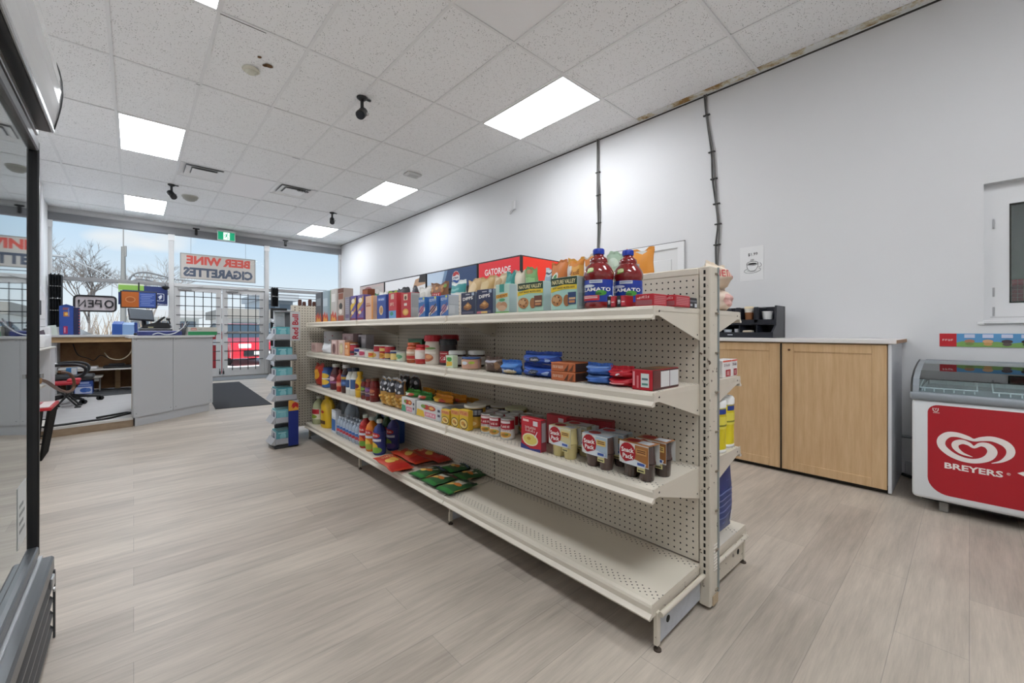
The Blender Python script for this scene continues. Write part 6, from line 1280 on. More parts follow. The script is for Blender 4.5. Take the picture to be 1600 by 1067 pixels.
o = carton('paper_towel_box', .2, .24, .20, '2f4f9e', [('r', .04, .05, .96, .55, 'c2cbe0'), ('e', .55, .3, .25, .18, '3a62b0'), ('e', .75, .3, .15, .15, '4a70b8'), ('r', .1, .62, .9, .72, '7f96cc'), ('r', .2, .78, .8, .92, '9fb0d8')]); o.location = (-.565, 9.22, .095+.0); T(o, 'blue and white carton on the floor under the low grey bench', 'box')
# items on the back counter
R = T(root('dispenser_box', (-.75, 9.35, BCZ)), 'tall blue cardboard dispenser on the back counter left of the OPEN sign', 'dispenser')
mb = MB(); mb.rbox((-.835, 9.28, BCZ), (-.685, 9.42, 1.44), M('2f52a8', .4), .004); mb.prism([(-.835, 9.28, 1.44), (-.76, 9.28, 1.47), (-.685, 9.28, 1.44)], (0, .14, 0), M('26468f', .4))
mb.deco([('r', .25, .86, .7, .95, '8c5a6a'), ('r', .3, .64, .72, .8, 'd0803a'), ('e', .5, .72, .12, .05, 'f0c060'), ('r', .62, .66, .7, .92, '6a8ad0'), ('r', .3, .04, .6, .3, 'b02a5a'), ('r', .36, .08, .44, .26, 'e0a0b8')], lambda u, v, L: (-.835+.15*u, 9.28-.001*L, BCZ+.44*v), .34); mb.build('box_body', R)
mb = MB(); mb.box((-.684, 9.28, BCZ), (-.62, 9.40, 1.42), M('1c2450', .45))
for q in range(9): mb.cyl((-.622, 9.279, BCZ+.03+q*.045), (-.622, 9.276, BCZ+.03+q*.045), .008, M('c44a4a', .5), 8)
mb.build('side_flap', R)
for k, (x, c, hh, lab) in enumerate(((-.90, 'c9d2c8', .15, 'leaning pale papers on the back counter left of the blue dispenser'), (-1.06, 'c9b48c', .1, 'tan and white papers on the back counter by the left wall'))):
    mb = MB(); mb.prism([(x-.06, 9.2, BCZ), (x+.06, 9.2, BCZ), (x+.03, 9.32, BCZ+hh), (x-.07, 9.3, BCZ+hh*.9)], (0, .01, .002), M(c, .6)); mb.prism([(x-.04, 9.25, BCZ), (x+.07, 9.26, BCZ), (x+.06, 9.33, BCZ+hh*.8), (x-.03, 9.33, BCZ+hh*.7)], (0, .01, .002), M('dfe0dd', .6)); T(mb.build('loose_papers', loc=(x, 9.25, BCZ)), lab, 'papers')
R = T(root('ticket_terminal', (-.12, 9.35, BCZ)), 'blue and pale blue ticket terminal on the back counter before the monitor', 'terminal')
mb = MB(); mb.prism([(-.255, 9.2, BCZ), (-.255, 9.2, 1.17), (-.235, 9.3, 1.215), (-.235, 9.5, 1.215), (-.255, 9.5, BCZ)], (.12, 0, 0), M('2f5cae', .35)); mb.build('blue_housing', R)
mb = MB(); mb.prism([(-.133, 9.2, BCZ), (-.133, 9.2, 1.16), (-.12, 9.3, 1.2), (-.12, 9.5, 1.2), (-.133, 9.5, BCZ)], (.14, 0, 0), M('8fb2de', .35)); mb.build('pale_housing', R)
mb = MB(); mb.rbox((.008, 9.22, BCZ), (.05, 9.48, 1.2), M('2a4690', .4), .006); mb.build('side_housing', R)
# till on the checkout counter
CT = 1.0045
R = T(root('till_monitor', (.1, 7.0, CT)), 'tilted dark till screen on the checkout counter', 'monitor')
Mx = Matrix.Translation((.07, 6.95, 1.26)) @ Matrix.Rotation(.28, 4, 'Z') @ Matrix.Rotation(-.75, 4, 'X') @ Matrix.Rotation(.10, 4, 'Y')
mb = MB(); mb.rbox((-.12, -.012, -.095), (.12, .015, .095), M('20222c', .4), .006); mb.box((-.108, -.0135, -.083), (.108, -.012, .083), M('596068', .12)); mb.xf(Mx); sc_ = mb.build('screen', R)
mb = MB(); mb.rbox((.0, 6.98, CT), (.2, 7.12, CT+.03), M('23252b', .4), .008); mb.cyl((.11, 7.05, CT+.03), (.09, 7.0, 1.24), .025, M('23252b', .4), 12); mb.build('stand', R)
R = T(root('card_terminal', (.23, 6.8, CT)), 'black till keyboard and card terminal on the blue tray', 'terminal')
mb = MB(); mb.prism([(.06, 6.72, 1.088), (.10, 6.72, 1.135), (.22, 6.72, 1.17), (.32, 6.72, 1.16), (.345, 6.72, 1.11), (.32, 6.72, 1.088)], (.02, .14, 0), M('1a1b1e', .4)); mb.build('terminal_body', R)
mb = MB(); mb.tube([(.2, 6.8, 1.15), (.25, 6.78, 1.2), (.29, 6.76, 1.235)], [.012, .014, .01], BLK, 8); mb.rbox((.30, 6.74, 1.19), (.34, 6.78, 1.225), BLK, .008); mb.tube([(.33, 6.76, 1.19), (.34, 6.77, 1.15)], .008, BLK, 6); mb.build('handset_arm', R)
mb = MB(); mb.box((.13, 6.715, 1.098), (.18, 6.72, 1.11), M('b9b48c', .5)); mb.build('keypad_label', R)
mb = MB(); mb.rbox((.05, 6.70, 1.06), (.36, 6.9, 1.088), M('2b2d34', .4), .006); mb.build('terminal_base', R)
mb = MB(); mb.rbox((.03, 6.66, CT), (.45, 6.92, CT+.055), M('27326e', .4), .008); mb.rbox((.05, 6.68, CT+.05), (.43, 6.9, CT+.06), M('1f2858', .4), .004); T(mb.build('cash_tray', loc=(.24, 6.79, CT)), 'flat dark blue tray under the black till terminal', 'tray')
mb = MB(); mb.stube([(.17, 6.62, CT+.01), (.22, 6.60, CT+.03), (.3, 6.62, CT+.01), (.38, 6.63, CT+.03), (.45, 6.64, CT+.09), (.49, 6.66, CT+.15)], .006, M('c4c6ca', .4), 6); T(mb.build('coiled_cord', loc=(.3, 6.65, CT)), 'pale grey cord draped before the blue tray', 'cord')
R = T(root('pen_pot', (.46, 6.75, CT)), 'pot of pens between the blue tray and the green banded box', 'pen holder')
mb = MB(); mb.lathe([(.03, 0), (.034, .09), (.03, .09)], (.46, 6.75, CT), M('33353c', .4), 14); mb.build('pot', R)
for k, (dx, dy, c) in enumerate(((.05, .01, '2a2a2e'), (.03, -.02, 'b9b9bd'), (.07, .0, '3a3a40'), (.0, .02, '5a3030'), (-.02, 0, '2a2c44'))):
    mb = MB(); mb.cyl((.46, 6.75, CT+.02), (.46+dx, 6.75+dy, CT+.185-.01*k), .005, M(c, .4), 6); mb.build('pen', R)
o = carton('packing_box', .33, .12, .105, 'c6c4ba', [('r', 0, 0, 1, .45, '2f8a57'), ('p', [(.08, .62), (.3, .62), (.28, .9), (.1, .9)], 'b46a5c'), ('r', .1, .7, .28, .8, 'e0c8bc'), ('r', .34, .68, .46, .74, '9a988e')]); o.location = (.655, 6.83, CT); o.rotation_euler = (0, 0, .3); T(o, 'long white box with green band on the checkout counter right end', 'box')
# office chair on the platform
R = T(root('office_chair', (-.64, 8.12, .095)), 'black swivel office chair on the platform behind the counter', 'chair')
CK = M('1b1c1f', .5); cx, cy, cz = -.64, 8.12, .095
for k in range(5):
    a = 2*PI*k/5+.2; ex, ey = cx+.3*math.cos(a), cy+.3*math.sin(a)
    mb = MB(); mb.tube([(cx, cy, cz+.1), (ex, ey, cz+.06)], [.025, .016], CK, 8); lg = mb.build('leg', R)
    mb = MB(); mb.cyl((ex-.012, ey-.01, cz+.03), (ex-.012, ey+.012, cz+.03), .029, CK, 12); mb.cyl((ex+.012, ey-.01, cz+.03), (ex+.012, ey+.012, cz+.03), .029, CK, 12); mb.build('castor', lg)
mb = MB(); mb.cyl((cx, cy, cz+.08), (cx, cy, cz+.33), .028, CK, 12); mb.build('gas_column', R)
mb = MB(); mb.rbox((cx-.24, cy-.23, cz+.31), (cx+.24, cy+.23, cz+.375), CK, .03, 3); mb.build('seat', R)
mb = MB(); mb.rbox((cx-.27, cy-.2, cz+.38), (cx-.21, cy+.2, cz+.72), CK, .03, 3); mb.tube([(cx-.18, cy, cz+.3), (cx-.26, cy, cz+.34), (cx-.26, cy, cz+.5)], .02, CK, 8); mb.build('backrest', R)
for s in (-1, 1):
    mb = MB(); mb.stube([(cx-.18, cy+.26*s, cz+.5), (cx-.05, cy+.27*s, cz+.53), (cx+.1, cy+.27*s, cz+.52), (cx+.17, cy+.27*s, cz+.47), (cx+.15, cy+.26*s, cz+.39), (cx+.05, cy+.22*s, cz+.33)], .018, CK, 8); mb.build('armrest', R)
mb = MB(); mb.prism([(cx-.2, cy-.1, cz+.56), (cx-.08, cy-.1, cz+.5), (cx-.08, cy+.1, cz+.5), (cx-.2, cy+.1, cz+.56)], (0, 0, .012), M('dfe0e2', .6)); T(mb.build('folded_paper', loc=(cx-.14, cy, cz+.5)), 'white folded paper resting on the chair armrests', 'paper')
o = carton('small_carton', .1, .08, .09, '3a7ab0', [('r', .5, 0, 1, 1, 'c9ccce')]); o.location = (cx+.02, cy+.05, cz+.3755); T(o, 'small blue and grey box on the office chair seat', 'box')
# folding stool
R = T(root('folding_stool', (-.62, 7.65, .095)), 'small folding stool with red seat and thin black legs beside the chair', 'stool')
sx, sy, sz = -.62, 7.66, .095
mb = MB(); mb.rbox((sx-.13, sy-.12, sz+.29), (sx+.11, sy+.12, sz+.33), M('b01e2c', .5), .015, 2); mb.rbox((sx+.0, sy-.1, sz+.325), (sx+.12, sy+.1, sz+.36), M('c0303c', .5), .015, 2); mb.build('seat', R)
for s in (-1, 1):
    for e in (-1, 1):
        mb = MB(); mb.tube([(sx-.1*e, sy+.1*s, sz+.29), (sx+.1*e, sy+.11*s, sz+.012)], .011, BLK, 8); lg = mb.build('leg', R)
        mb = MB(); mb.rbox((sx+.1*e-.03, sy+.11*s-.02, sz), (sx+.1*e+.03, sy+.11*s+.02, sz+.02), BLK, .006); mb.build('rubber_foot', lg)
mb = MB(); mb.stube([(-.66, 5.9, .60), (-.64, 6.2, .55), (-.62, 6.6, .45), (-.59, 6.95, .37), (-.555, 7.1, .35), (-.53, 7.2, .38), (-.53, 7.2, .48), (-.56, 7.1, .56), (-.62, 6.9, .6)], .016, M('6e4a30', .5), 8); mb.rbox((-.70, 5.82, .56), (-.64, 5.92, .63), M('9a7040', .5), .015, 2); T(mb.build('strap_loop', loc=(-.6, 6.6, .4)), 'brown strap looped from the white shelves down to the red stool', 'strap')
# white machine, shelf unit and baskets by the left wall
R = T(root('white_machine', (-1.0, 8.8, .095)), 'white upright cash machine by the left wall pilaster', 'machine')
WM = M('dcdcde', .35)
mb = MB(); mb.rbox((LX+.01, 8.6, .095), (-.86, 8.76, 1.12), WM, .02, 2); mb.build('lower_cabinet', R)
mb = MB(); mb.prism([(LX+.01, 8.6, 1.12), (-.9, 8.6, 1.12), (-.91, 8.6, 1.55), (-.95, 8.6, 1.68), (LX+.01, 8.6, 1.7)], (0, .16, 0), M('e4e4e6', .35)); mb.build('upper_cabinet', R)
mb = MB(); mb.rbox((-.97, 8.59, 1.28), (-.94, 8.6, 1.48), M('4a4c52', .4), .004); mb.build('handle', R)
mb = MB(); mb.box((LX+.03, 8.595, 1.22), (-.905, 8.6, 1.225), M('9a9a9c', .5)); mb.build('door_gap', R)
R = T(root('wall_shelf_unit', (-.85, 5.9, 0)), 'white shelf unit behind the cooler door with a white box on top', 'shelf unit')
mb = MB(); mb.rbox((LX+.005, 5.5, 0), (LX+.03, 7.3, 1.0), WM, .003); mb.build('back_panel', R)
for z, x1 in ((.17, -.63), (.52, -.66), (.88, -.68)):
    mb = MB(); mb.rbox((LX+.03, 5.55, z-.02), (x1, 6.3 if z < .6 else 7.3, z), M('dedbd2', .4), .004); mb.build('shelf', R)
mb = MB(); mb.rbox((LX+.03, 6.95, .0), (-.69, 7.3, .86), WM, .004); mb.build('end_cabinet', R)
mb = MB(); mb.rbox((-.98, 6.6, .8805), (-.70, 7.1, 1.02), M('e6e6e8', .4), .012, 2); T(mb.build('white_box', loc=(-.84, 6.85, .8805)), 'white plastic box on top of the white shelf unit', 'box')
mb = MB()
for q in range(5): mb.prism([(-.95+.05*q, 6.65, 1.021), (-.9+.05*q, 6.66, 1.021), (-.9+.045*q, 6.75, 1.06+.01*(q % 3)), (-.96+.05*q, 6.76, 1.05)], (0, .004, .004), M(('d8c8cc', 'e6e4e4', 'a83a5c', 'e0dcd0', '3a2c3a')[q], .6))
T(mb.build('receipt_pile', loc=(-.84, 6.7, 1.021)), 'crumpled receipts and papers on the white plastic box', 'papers')
for k in (2,):
    R = T(root('shopping_basket', (-.67, 5.3, .0)), 'tall black ribbed shopping basket with red rim standing beside the cooler door', 'shopping basket')
    z = .003; bx0, by0, bx1, by1 = -.79, 5.08, -.56, 5.42; o_ = .055
    mb = MB(); mb.rbox((bx0, by0, z), (bx1, by1, z+.004), BLK, .001)
    for q in range(9):
        t = q/8
        for (xa, ya, ox, oy) in ((bx0+(bx1-bx0)*t, by0, (t-.5)*2*o_, -o_), (bx0+(bx1-bx0)*t, by1, (t-.5)*2*o_, o_), (bx0, by0+(by1-by0)*t, -o_, (t-.5)*2*o_), (bx1, by0+(by1-by0)*t, o_, (t-.5)*2*o_)):
            mb.tube([(xa, ya, z+.002), (xa+ox, ya+oy, z+.42)], .011, BLK, 5)
    for hh in (.14, .28):
        f_ = o_*hh/.42; mb.tube([(bx0-f_, by0-f_, z+hh), (bx1+f_, by0-f_, z+hh), (bx1+f_, by1+f_, z+hh), (bx0-f_, by1+f_, z+hh), (bx0-f_, by0-f_, z+hh)], .005, BLK, 5)
    mb.build('basket_body', R)
    RB = M('b51e28', .4); mb = MB(); a, b, c, d = bx0-o_, by0-o_, bx1+o_, by1+o_
    for p0, p1 in (((a-.012, b-.012), (c+.012, b+.01)), ((a-.012, d-.01), (c+.012, d+.012)), ((a-.012, b+.01), (a+.01, d-.01)), ((c-.01, b+.01), (c+.012, d-.01))): mb.rbox((p0[0], p0[1], z+.41), (p1[0], p1[1], z+.435), RB, .004)
    mb.build('rim', R)
    if k == 2:
        mb = MB(); mb.rbox((a+.015, b+.03, z+.432), (c-.005, d-.05, z+.44), M('d8c9c8', .5), .002)
        for q in range(4):
            for w in range(5): mb.rbox((a+.05+q*.06, b+.06+w*.065, z+.4395), (a+.09+q*.06, b+.1+w*.065, z+.442), M('9a2438', .5), .002)
        mb.build('printed_insert', R)
# ------------------------------------------------ in and on the front windows
R = T(root('open_sign', (-.55, FY-.12, 1.6)), 'black outlined OPEN sign hanging in the left window, seen from behind', 'sign')
y = FY-.15; x0, x1, z0, z1 = -.84, -.262, 1.447, 1.74
NB = M('17161a', .4); mb = MB()
mb.rrect(((x0+x1)/2, y, (z0+z1)/2), (1, 0, 0), (0, 0, 1), x1-x0-.02, z1-z0-.02, .05, mk_clear('sign_back_sheet', 'd8cfd2', .8, .3), 5, (0, .006, 0)); mb.build('back_sheet', R)
mb = MB(); P = []
for cx_, cz_, a0 in ((x1-.06, z1-.06, 0), (x0+.06, z1-.06, PI/2), (x0+.06, z0+.06, PI), (x1-.06, z0+.06, 1.5*PI)):
    P += [(cx_+.06*math.cos(a0+PI/2*k/5), y-.012, cz_+.06*math.sin(a0+PI/2*k/5)) for k in range(6)]
mb.tube(P+[P[0]], .017, NB, 8); mb.build('border_tube', R)
def stroke(P, nm): m_ = MB(); m_.tube([(p[0], y-.012, p[1]) for p in P], .014, NB, 8); m_.build(nm, R)
stroke([(-.36+.055*math.cos(2*PI*k/16), 1.593+.065*math.sin(2*PI*k/16)) for k in range(17)], 'letter_o')
stroke([(-.475, 1.525), (-.475, 1.66), (-.54, 1.66), (-.55, 1.595), (-.475, 1.595)], 'letter_p')
stroke([(-.655, 1.655), (-.585, 1.655), (-.585, 1.53), (-.655, 1.53)], 'letter_e'); stroke([(-.585, 1.593), (-.645, 1.593)], 'letter_e')
stroke([(-.69, 1.525), (-.69, 1.66), (-.775, 1.53), (-.775, 1.66)], 'letter_n')
for x in (-.78, -.32):
    mb = MB(); mb.cyl((x, y, 1.74), (x, FY-.03, 2.04), .003, NB, 5); mb.build('hanging_wire', R)
R = T(root('window_signboard', (1.48, FY+.1, 2.5)), 'beige board with red and grey capital letters outside over the doors, seen mirrored', 'sign')
bx0, bx1, bz0, bz1 = .76, 2.205, 2.225, 2.795; y = FY+.10
mb = MB(); mb.box((bx0, y, bz0), (bx1, y+.012, bz1), SIGNP); mb.build('board', R)
mb = MB(); e = .018
for a, b in (((bx0, bz0), (bx0+e, bz1)), ((bx1-e, bz0), (bx1, bz1)), ((bx0+e, bz0), (bx1-e, bz0+e)), ((bx0+e, bz1-e), (bx1-e, bz1))): mb.box((a[0], y-.006, a[1]), (b[0], y+.018, b[1]), M('a9a4a0', .5))
mb.build('board_frame', R)
RL, DL = M('d0564c', .5, 0, .12), M('5a6072', .5)
for yy in (y-.001, y+.0135):
    mb = MB(); mb.text('BEER WINE', (1.48, yy, 2.655), (-1, 0, 0), (0, 0, 1), .19, RL, -1.22, .05); mb.text('CIGARETTES', (1.48, yy, 2.385), (-1, 0, 0), (0, 0, 1), .21, DL, -1.33, .05); mb.build('lettering', R)
for x in (.95, 2.0):
    mb = MB(); mb.cyl((x, y+.006, bz1), (x, y+.006, 3.2), .003, M('8a8a8a', .5), 5); mb.build('hanging_wire', R)
R = T(root('menu_screen', (.08, 11.2, 1.68)), 'wall screen half orange and half blue hanging in the left window', 'screen')
mb = MB(); Mx = Matrix.Translation((.08, 11.2, 1.685)) @ Matrix.Rotation(.08, 4, 'X')
mb.rbox((-.275, -.015, -.17), (.275, .02, .17), M('1a1a1e', .4), .006); mb.box((-.255, -.0165, -.15), (-.0, -.015, .15), M('a85a24', .3, 0, .15)); mb.box((.0, -.0165, -.15), (.255, -.015, .15), M('3a5294', .3, 0, .15))
for q in range(7): mb.box((.02+.01*(q % 2), -.0175, .10-q*.035), (.23-.03*(q % 3), -.0165, .112-q*.035), M('7f92c8', .4, 0, .1))
mb.deco([('e', .5, .5, .3, .2, 'c98a5c'), ('e', .5, .5, .24, .15, 'a85a24')], lambda u, v, L: (-.255+.255*u, -.0166-.0005*L, -.15+.3*v), .85); mb.xf(Mx); mb.build('screen', R)
mb = MB(); mb.tube([(.08, 11.22, 1.72), (.08, 11.4, 1.8), (.08, 11.63, 2.06)], .012, BLK, 8); mb.build('bracket_arm', R)
R = T(root('blue_poster', (.2, 11.5, 1.72)), 'dark blue and green poster with white square emblem taped inside the left window', 'poster')
y = FY-.04; k_ = y/11.2; mb = MB(); mb.box((-.23, y, 1.60), (.54, y+.004, 2.0), M('22346c', .5)); mb.box((-.23, y-.001, 1.90), (.16, y, 2.0), M('8cba54', .5)); mb.box((-.23, y-.001, 1.85), (-.17, y, 1.90), M('b4d4a0', .5)); mb.box((-.23, y-.001, 2.0), (.16, y+.003, 2.03), M('d5dcc4', .5))
WH = M('dfe4ee', .5); mb.rrect((.42, y-.0015, 1.775), (1, 0, 0), (0, 0, 1), .13, .16, .02, WH, 4); mb.rrect((.42, y-.002, 1.775), (1, 0, 0), (0, 0, 1), .11, .14, .015, M('22346c', .5), 4)
mb.rrect((.42, y-.0025, 1.79), (.7, 0, .7), (-.7, 0, .7), .07, .035, .006, WH, 3); mb.rrect((.425, y-.0025, 1.755), (.7, 0, .7), (-.7, 0, .7), .06, .02, .004, WH, 3); mb.text('Presto.ca', (.455, y-.002, 1.63), (1, 0, 0), (0, 0, 1), .03, WH, .15, .02); mb.build('poster_sheet', R)
R = T(root('window_camera', (.5, 11.35, 1.97)), 'black dome camera in the left window beside the blue poster', 'camera')
mb = MB(); mb.lathe([(.06, 0), (.065, -.03), (.04, -.06), (.01, -.075)], (.5, 11.45, 2.0), BLK, 16); mb.build('dome', R)
mb = MB(); mb.cyl((.5, 11.45, 2.0), (.5, 11.6, 2.06), .01, BLK, 8); mb.build('arm', R)
for (xa, xb, lab) in ((-1.165, -.985, 'black folded window panel with thin white lines by the left wall'), (2.48, 2.64, 'black folded window panel right of the entrance doors')):
    R = T(root('folded_shutter', ((xa+xb)/2, 11.42, .45)), lab, 'shutter', 'black folded shutters')
    n = 5; w = (xb-xa)/n; mb = MB(); z0 = .46 if xa < 0 else 1.66
    for q in range(n): mb.prism([(xa+q*w, 11.46, z0), (xa+(q+.5)*w, 11.42, z0), (xa+(q+1)*w, 11.46, z0), (xa+(q+1)*w, 11.48, z0), (xa+q*w, 11.48, z0)], (0, 0, 2.11-z0), M('202124', .5))
    for q in range(3): mb.cyl((xa+.03+q*.05, 11.45, 2.11), (xa+.03+q*.05, 11.45, 2.13), .012, BLK, 6)
    mb.build('panel_leaves', R)
    mb = MB(); WL = M('b9babc', .5)
    if xa < 0:
        for z in (1.89, 1.66, 1.44):
            for q in range(5): mb.box((xa+.02+q*.03, 11.414, z), (xa+.04+q*.03, 11.418, z+.008+.012*(q % 2 if z == 1.66 else 0)), WL)
    else:
        for q in range(5): mb.box((xa+.02+q*.024, 11.414, 1.9), (xa+.035+q*.024, 11.418, 1.912), WL)
    mb.build('white_mark', R)
R = T(root('magazine_rack', (2.62, 11.2, 0)), 'black wire rack with white trays right of the entrance doors', 'rack')
mb = MB(); mb.rbox((2.46, 11.40, 0.02), (2.82, 11.44, 1.62), BLK, .004); mb.rbox((2.46, 11.1, 0), (2.82, 11.44, .03), BLK, .004); mb.build('frame', R)
for z in (.25, .62, .98, 1.28):
    mb = MB(); mb.prism([(2.46, 11.40, z+.08), (2.46, 11.40, z), (2.46, 11.14, z-.03), (2.46, 11.12, z+.02), (2.46, 11.16, z)], (.36, 0, 0), M('d4d5da', .4)); mb.build('tray', R)
for k, (z, c) in enumerate(((.255, 'c9ccd4'), (.625, 'b4b8c8'), (.985, 'dfe0e4'), (1.285, 'c4c6cc'))):
    o = carton('leaflet_pack', .2, .03, .24, c, [('r', .2, .2, .8, .8, '5a6078'), ('r', .3, .3, .7, .5, 'd8dae0')]); o.location = (2.6, 11.33, z); T(o, ('leaflet pack in the lowest tray of the black rack', 'leaflet pack in the second lowest tray of the black rack', 'leaflet pack in the second highest tray of the black rack', 'leaflet pack in the top tray of the black rack')[k], 'leaflets', 'leaflet packs in the black rack')
for (P, lab, c) in (([(.82, 6.86), (1.475, 6.76), (1.62, 10.2), (1.0, 10.25)], 'dark charcoal entrance mat on the floor beside the checkout counter', '2f3034'), ([(.7, 10.75), (2.44, 10.66), (2.44, 11.46), (.7, 11.5)], 'grey door mat lying just inside the entrance doors', '77797c')):
    mb = MB(); mb.prism(q3(P, .0005), (0, 0, .008), M(c, .95, 0, 0, 0, .5, 160, .15)); T(mb.build('entrance_mat', loc=(P[0][0]+.4, P[0][1]+.5, 0)), lab, 'mat')
# ------------------------------------------------ energy drink stand at the gondola end
sy, sxa, sxb = 4.17, .925, 1.125
R = T(root('energy_drink_stand', (1.03, 4.25, 0)), 'slim grey floor stand with turquoise boxes at the far gondola end', 'display stand')
SG = M('94969a', .4, .3); SB = M('5e6064', .5)
mb = MB(); mb.rbox((.975, sy+.20, .03), (1.11, sy+.215, 1.24), SB, .003); mb.rbox((.97, sy+.19, 1.06), (1.06, sy+.2, 1.235), M('b7b9bc', .4), .004); mb.rbox((.982, sy+.186, 1.10), (1.05, sy+.191, 1.20), M('a2a4a8', .4), .003); mb.rbox((.965, sy+.15, 1.235), (1.135, sy+.22, 1.25), SG, .003); mb.build('backbone', R)
mb = MB(); mb.rbox((.93, sy, 0), (1.13, sy+.22, .03), M('3a3c40', .5), .006); mb.build('base', R)
LZ = (.045, .235, .435, .615, .80, .985)
for z in LZ:
    mb = MB(); mb.box((.935, sy+.0, z), (1.11, sy+.2, z+.006), SG); mb.prism([(.935, sy, z-.012), (.90, sy-.0, z+.0), (.935, sy, z+.05)], (0, .2, 0), M('b4b6ba', .35, .3)); mb.prism([(.935, sy, z-.012), (.935, sy-.018, z), (.935, sy, z+.045)], (.175, 0, 0), SG); mb.build('tray', R)
for k, z in enumerate(LZ):
    TQ = ('5fa3ad', '7fc0c8', '56a4b0', '6ab4bc', '4f9ba6', '62b0b8')[k]
    o = carton('drink_box', .13, .16, .105, TQ, [('r', .03, .03, .42, .97, M(TQ, .4)), ('e', .4, .5, .2, .3, '8ccad0'), ('r', .7, .1, .97, .9, '7cbcc4'), ('r', .52, .1, .54, .9, 'b4dce0'), ('r', .1, .78, .6, .86, 'a8d4d8')], (), [('r', .1, .1, .9, .9, '9fd0d4')]); o.location = (1.015, sy+.095, z+.0065)
    T(o, ('turquoise drink box on the lowest tray of the slim stand', 'turquoise drink box on the second lowest tray of the slim stand', 'turquoise drink box on the third lowest tray, over the orange emblem', 'turquoise drink box on the third highest tray of the slim stand', 'turquoise drink box on the second highest tray, below the red lettering', 'turquoise drink box on the top tray of the slim stand')[k], 'box', 'turquoise drink boxes on the stand')
    mb = MB(); mb.box((.943, sy+.03, z+.0068), (.948, sy+.18, z+.1), M('c9cfd6', .5)); mb.box((.9425, sy+.06, z+.03), (.943, sy+.1, z+.09), M('4a4c66', .5)); T(mb.build('price_card', loc=(.945, sy+.1, z+.0068)), ('white card on the left end of the lowest tray', 'white card on the left end of the second lowest tray', 'white card on the left end of the third lowest tray', 'white card on the left end of the third highest tray', 'white card on the left end of the second highest tray', 'white card on the left end of the top tray')[k], 'card', 'white cards in the stand trays')
mb = MB(); mb.box((1.05, sy-.03, .97), (1.132, sy-.024, 1.235), M('bfc0c2', .45)); mb.text('Red Bull', (1.092, sy-.0305, 1.10), (0, 0, 1), (-1, 0, 0), .052, M('b02034', .5), -.225, .03); mb.build('name_plate', R)
mb = MB(); mb.box((1.036, sy-.026, .02), (1.12, sy-.02, .43), M('12297a', .4)); mb.box((1.036, sy-.027, .335), (1.12, sy-.026, .43), M('d8a03c', .4)); mb.prism([(1.12, sy-.0275, .43), (1.12, sy-.0275, .40), (1.06, sy-.0275, .43)], (0, .001, 0), M('b9bcc4', .4))
mb.deco([('p', [(.25, .3), (.4, .7), (.7, .8), (.95, .6), (.98, .3), (.85, .2), (.75, .4), (.55, .25), (.4, .2), (.38, .42)], 'c0282c'), ('e', .8, .5, .12, .12, 'a81e24')], lambda u, v, L: (1.036+.084*u, sy-.0275-.0004*L, .335+.095*v), .9); mb.build('emblem_panel', R)

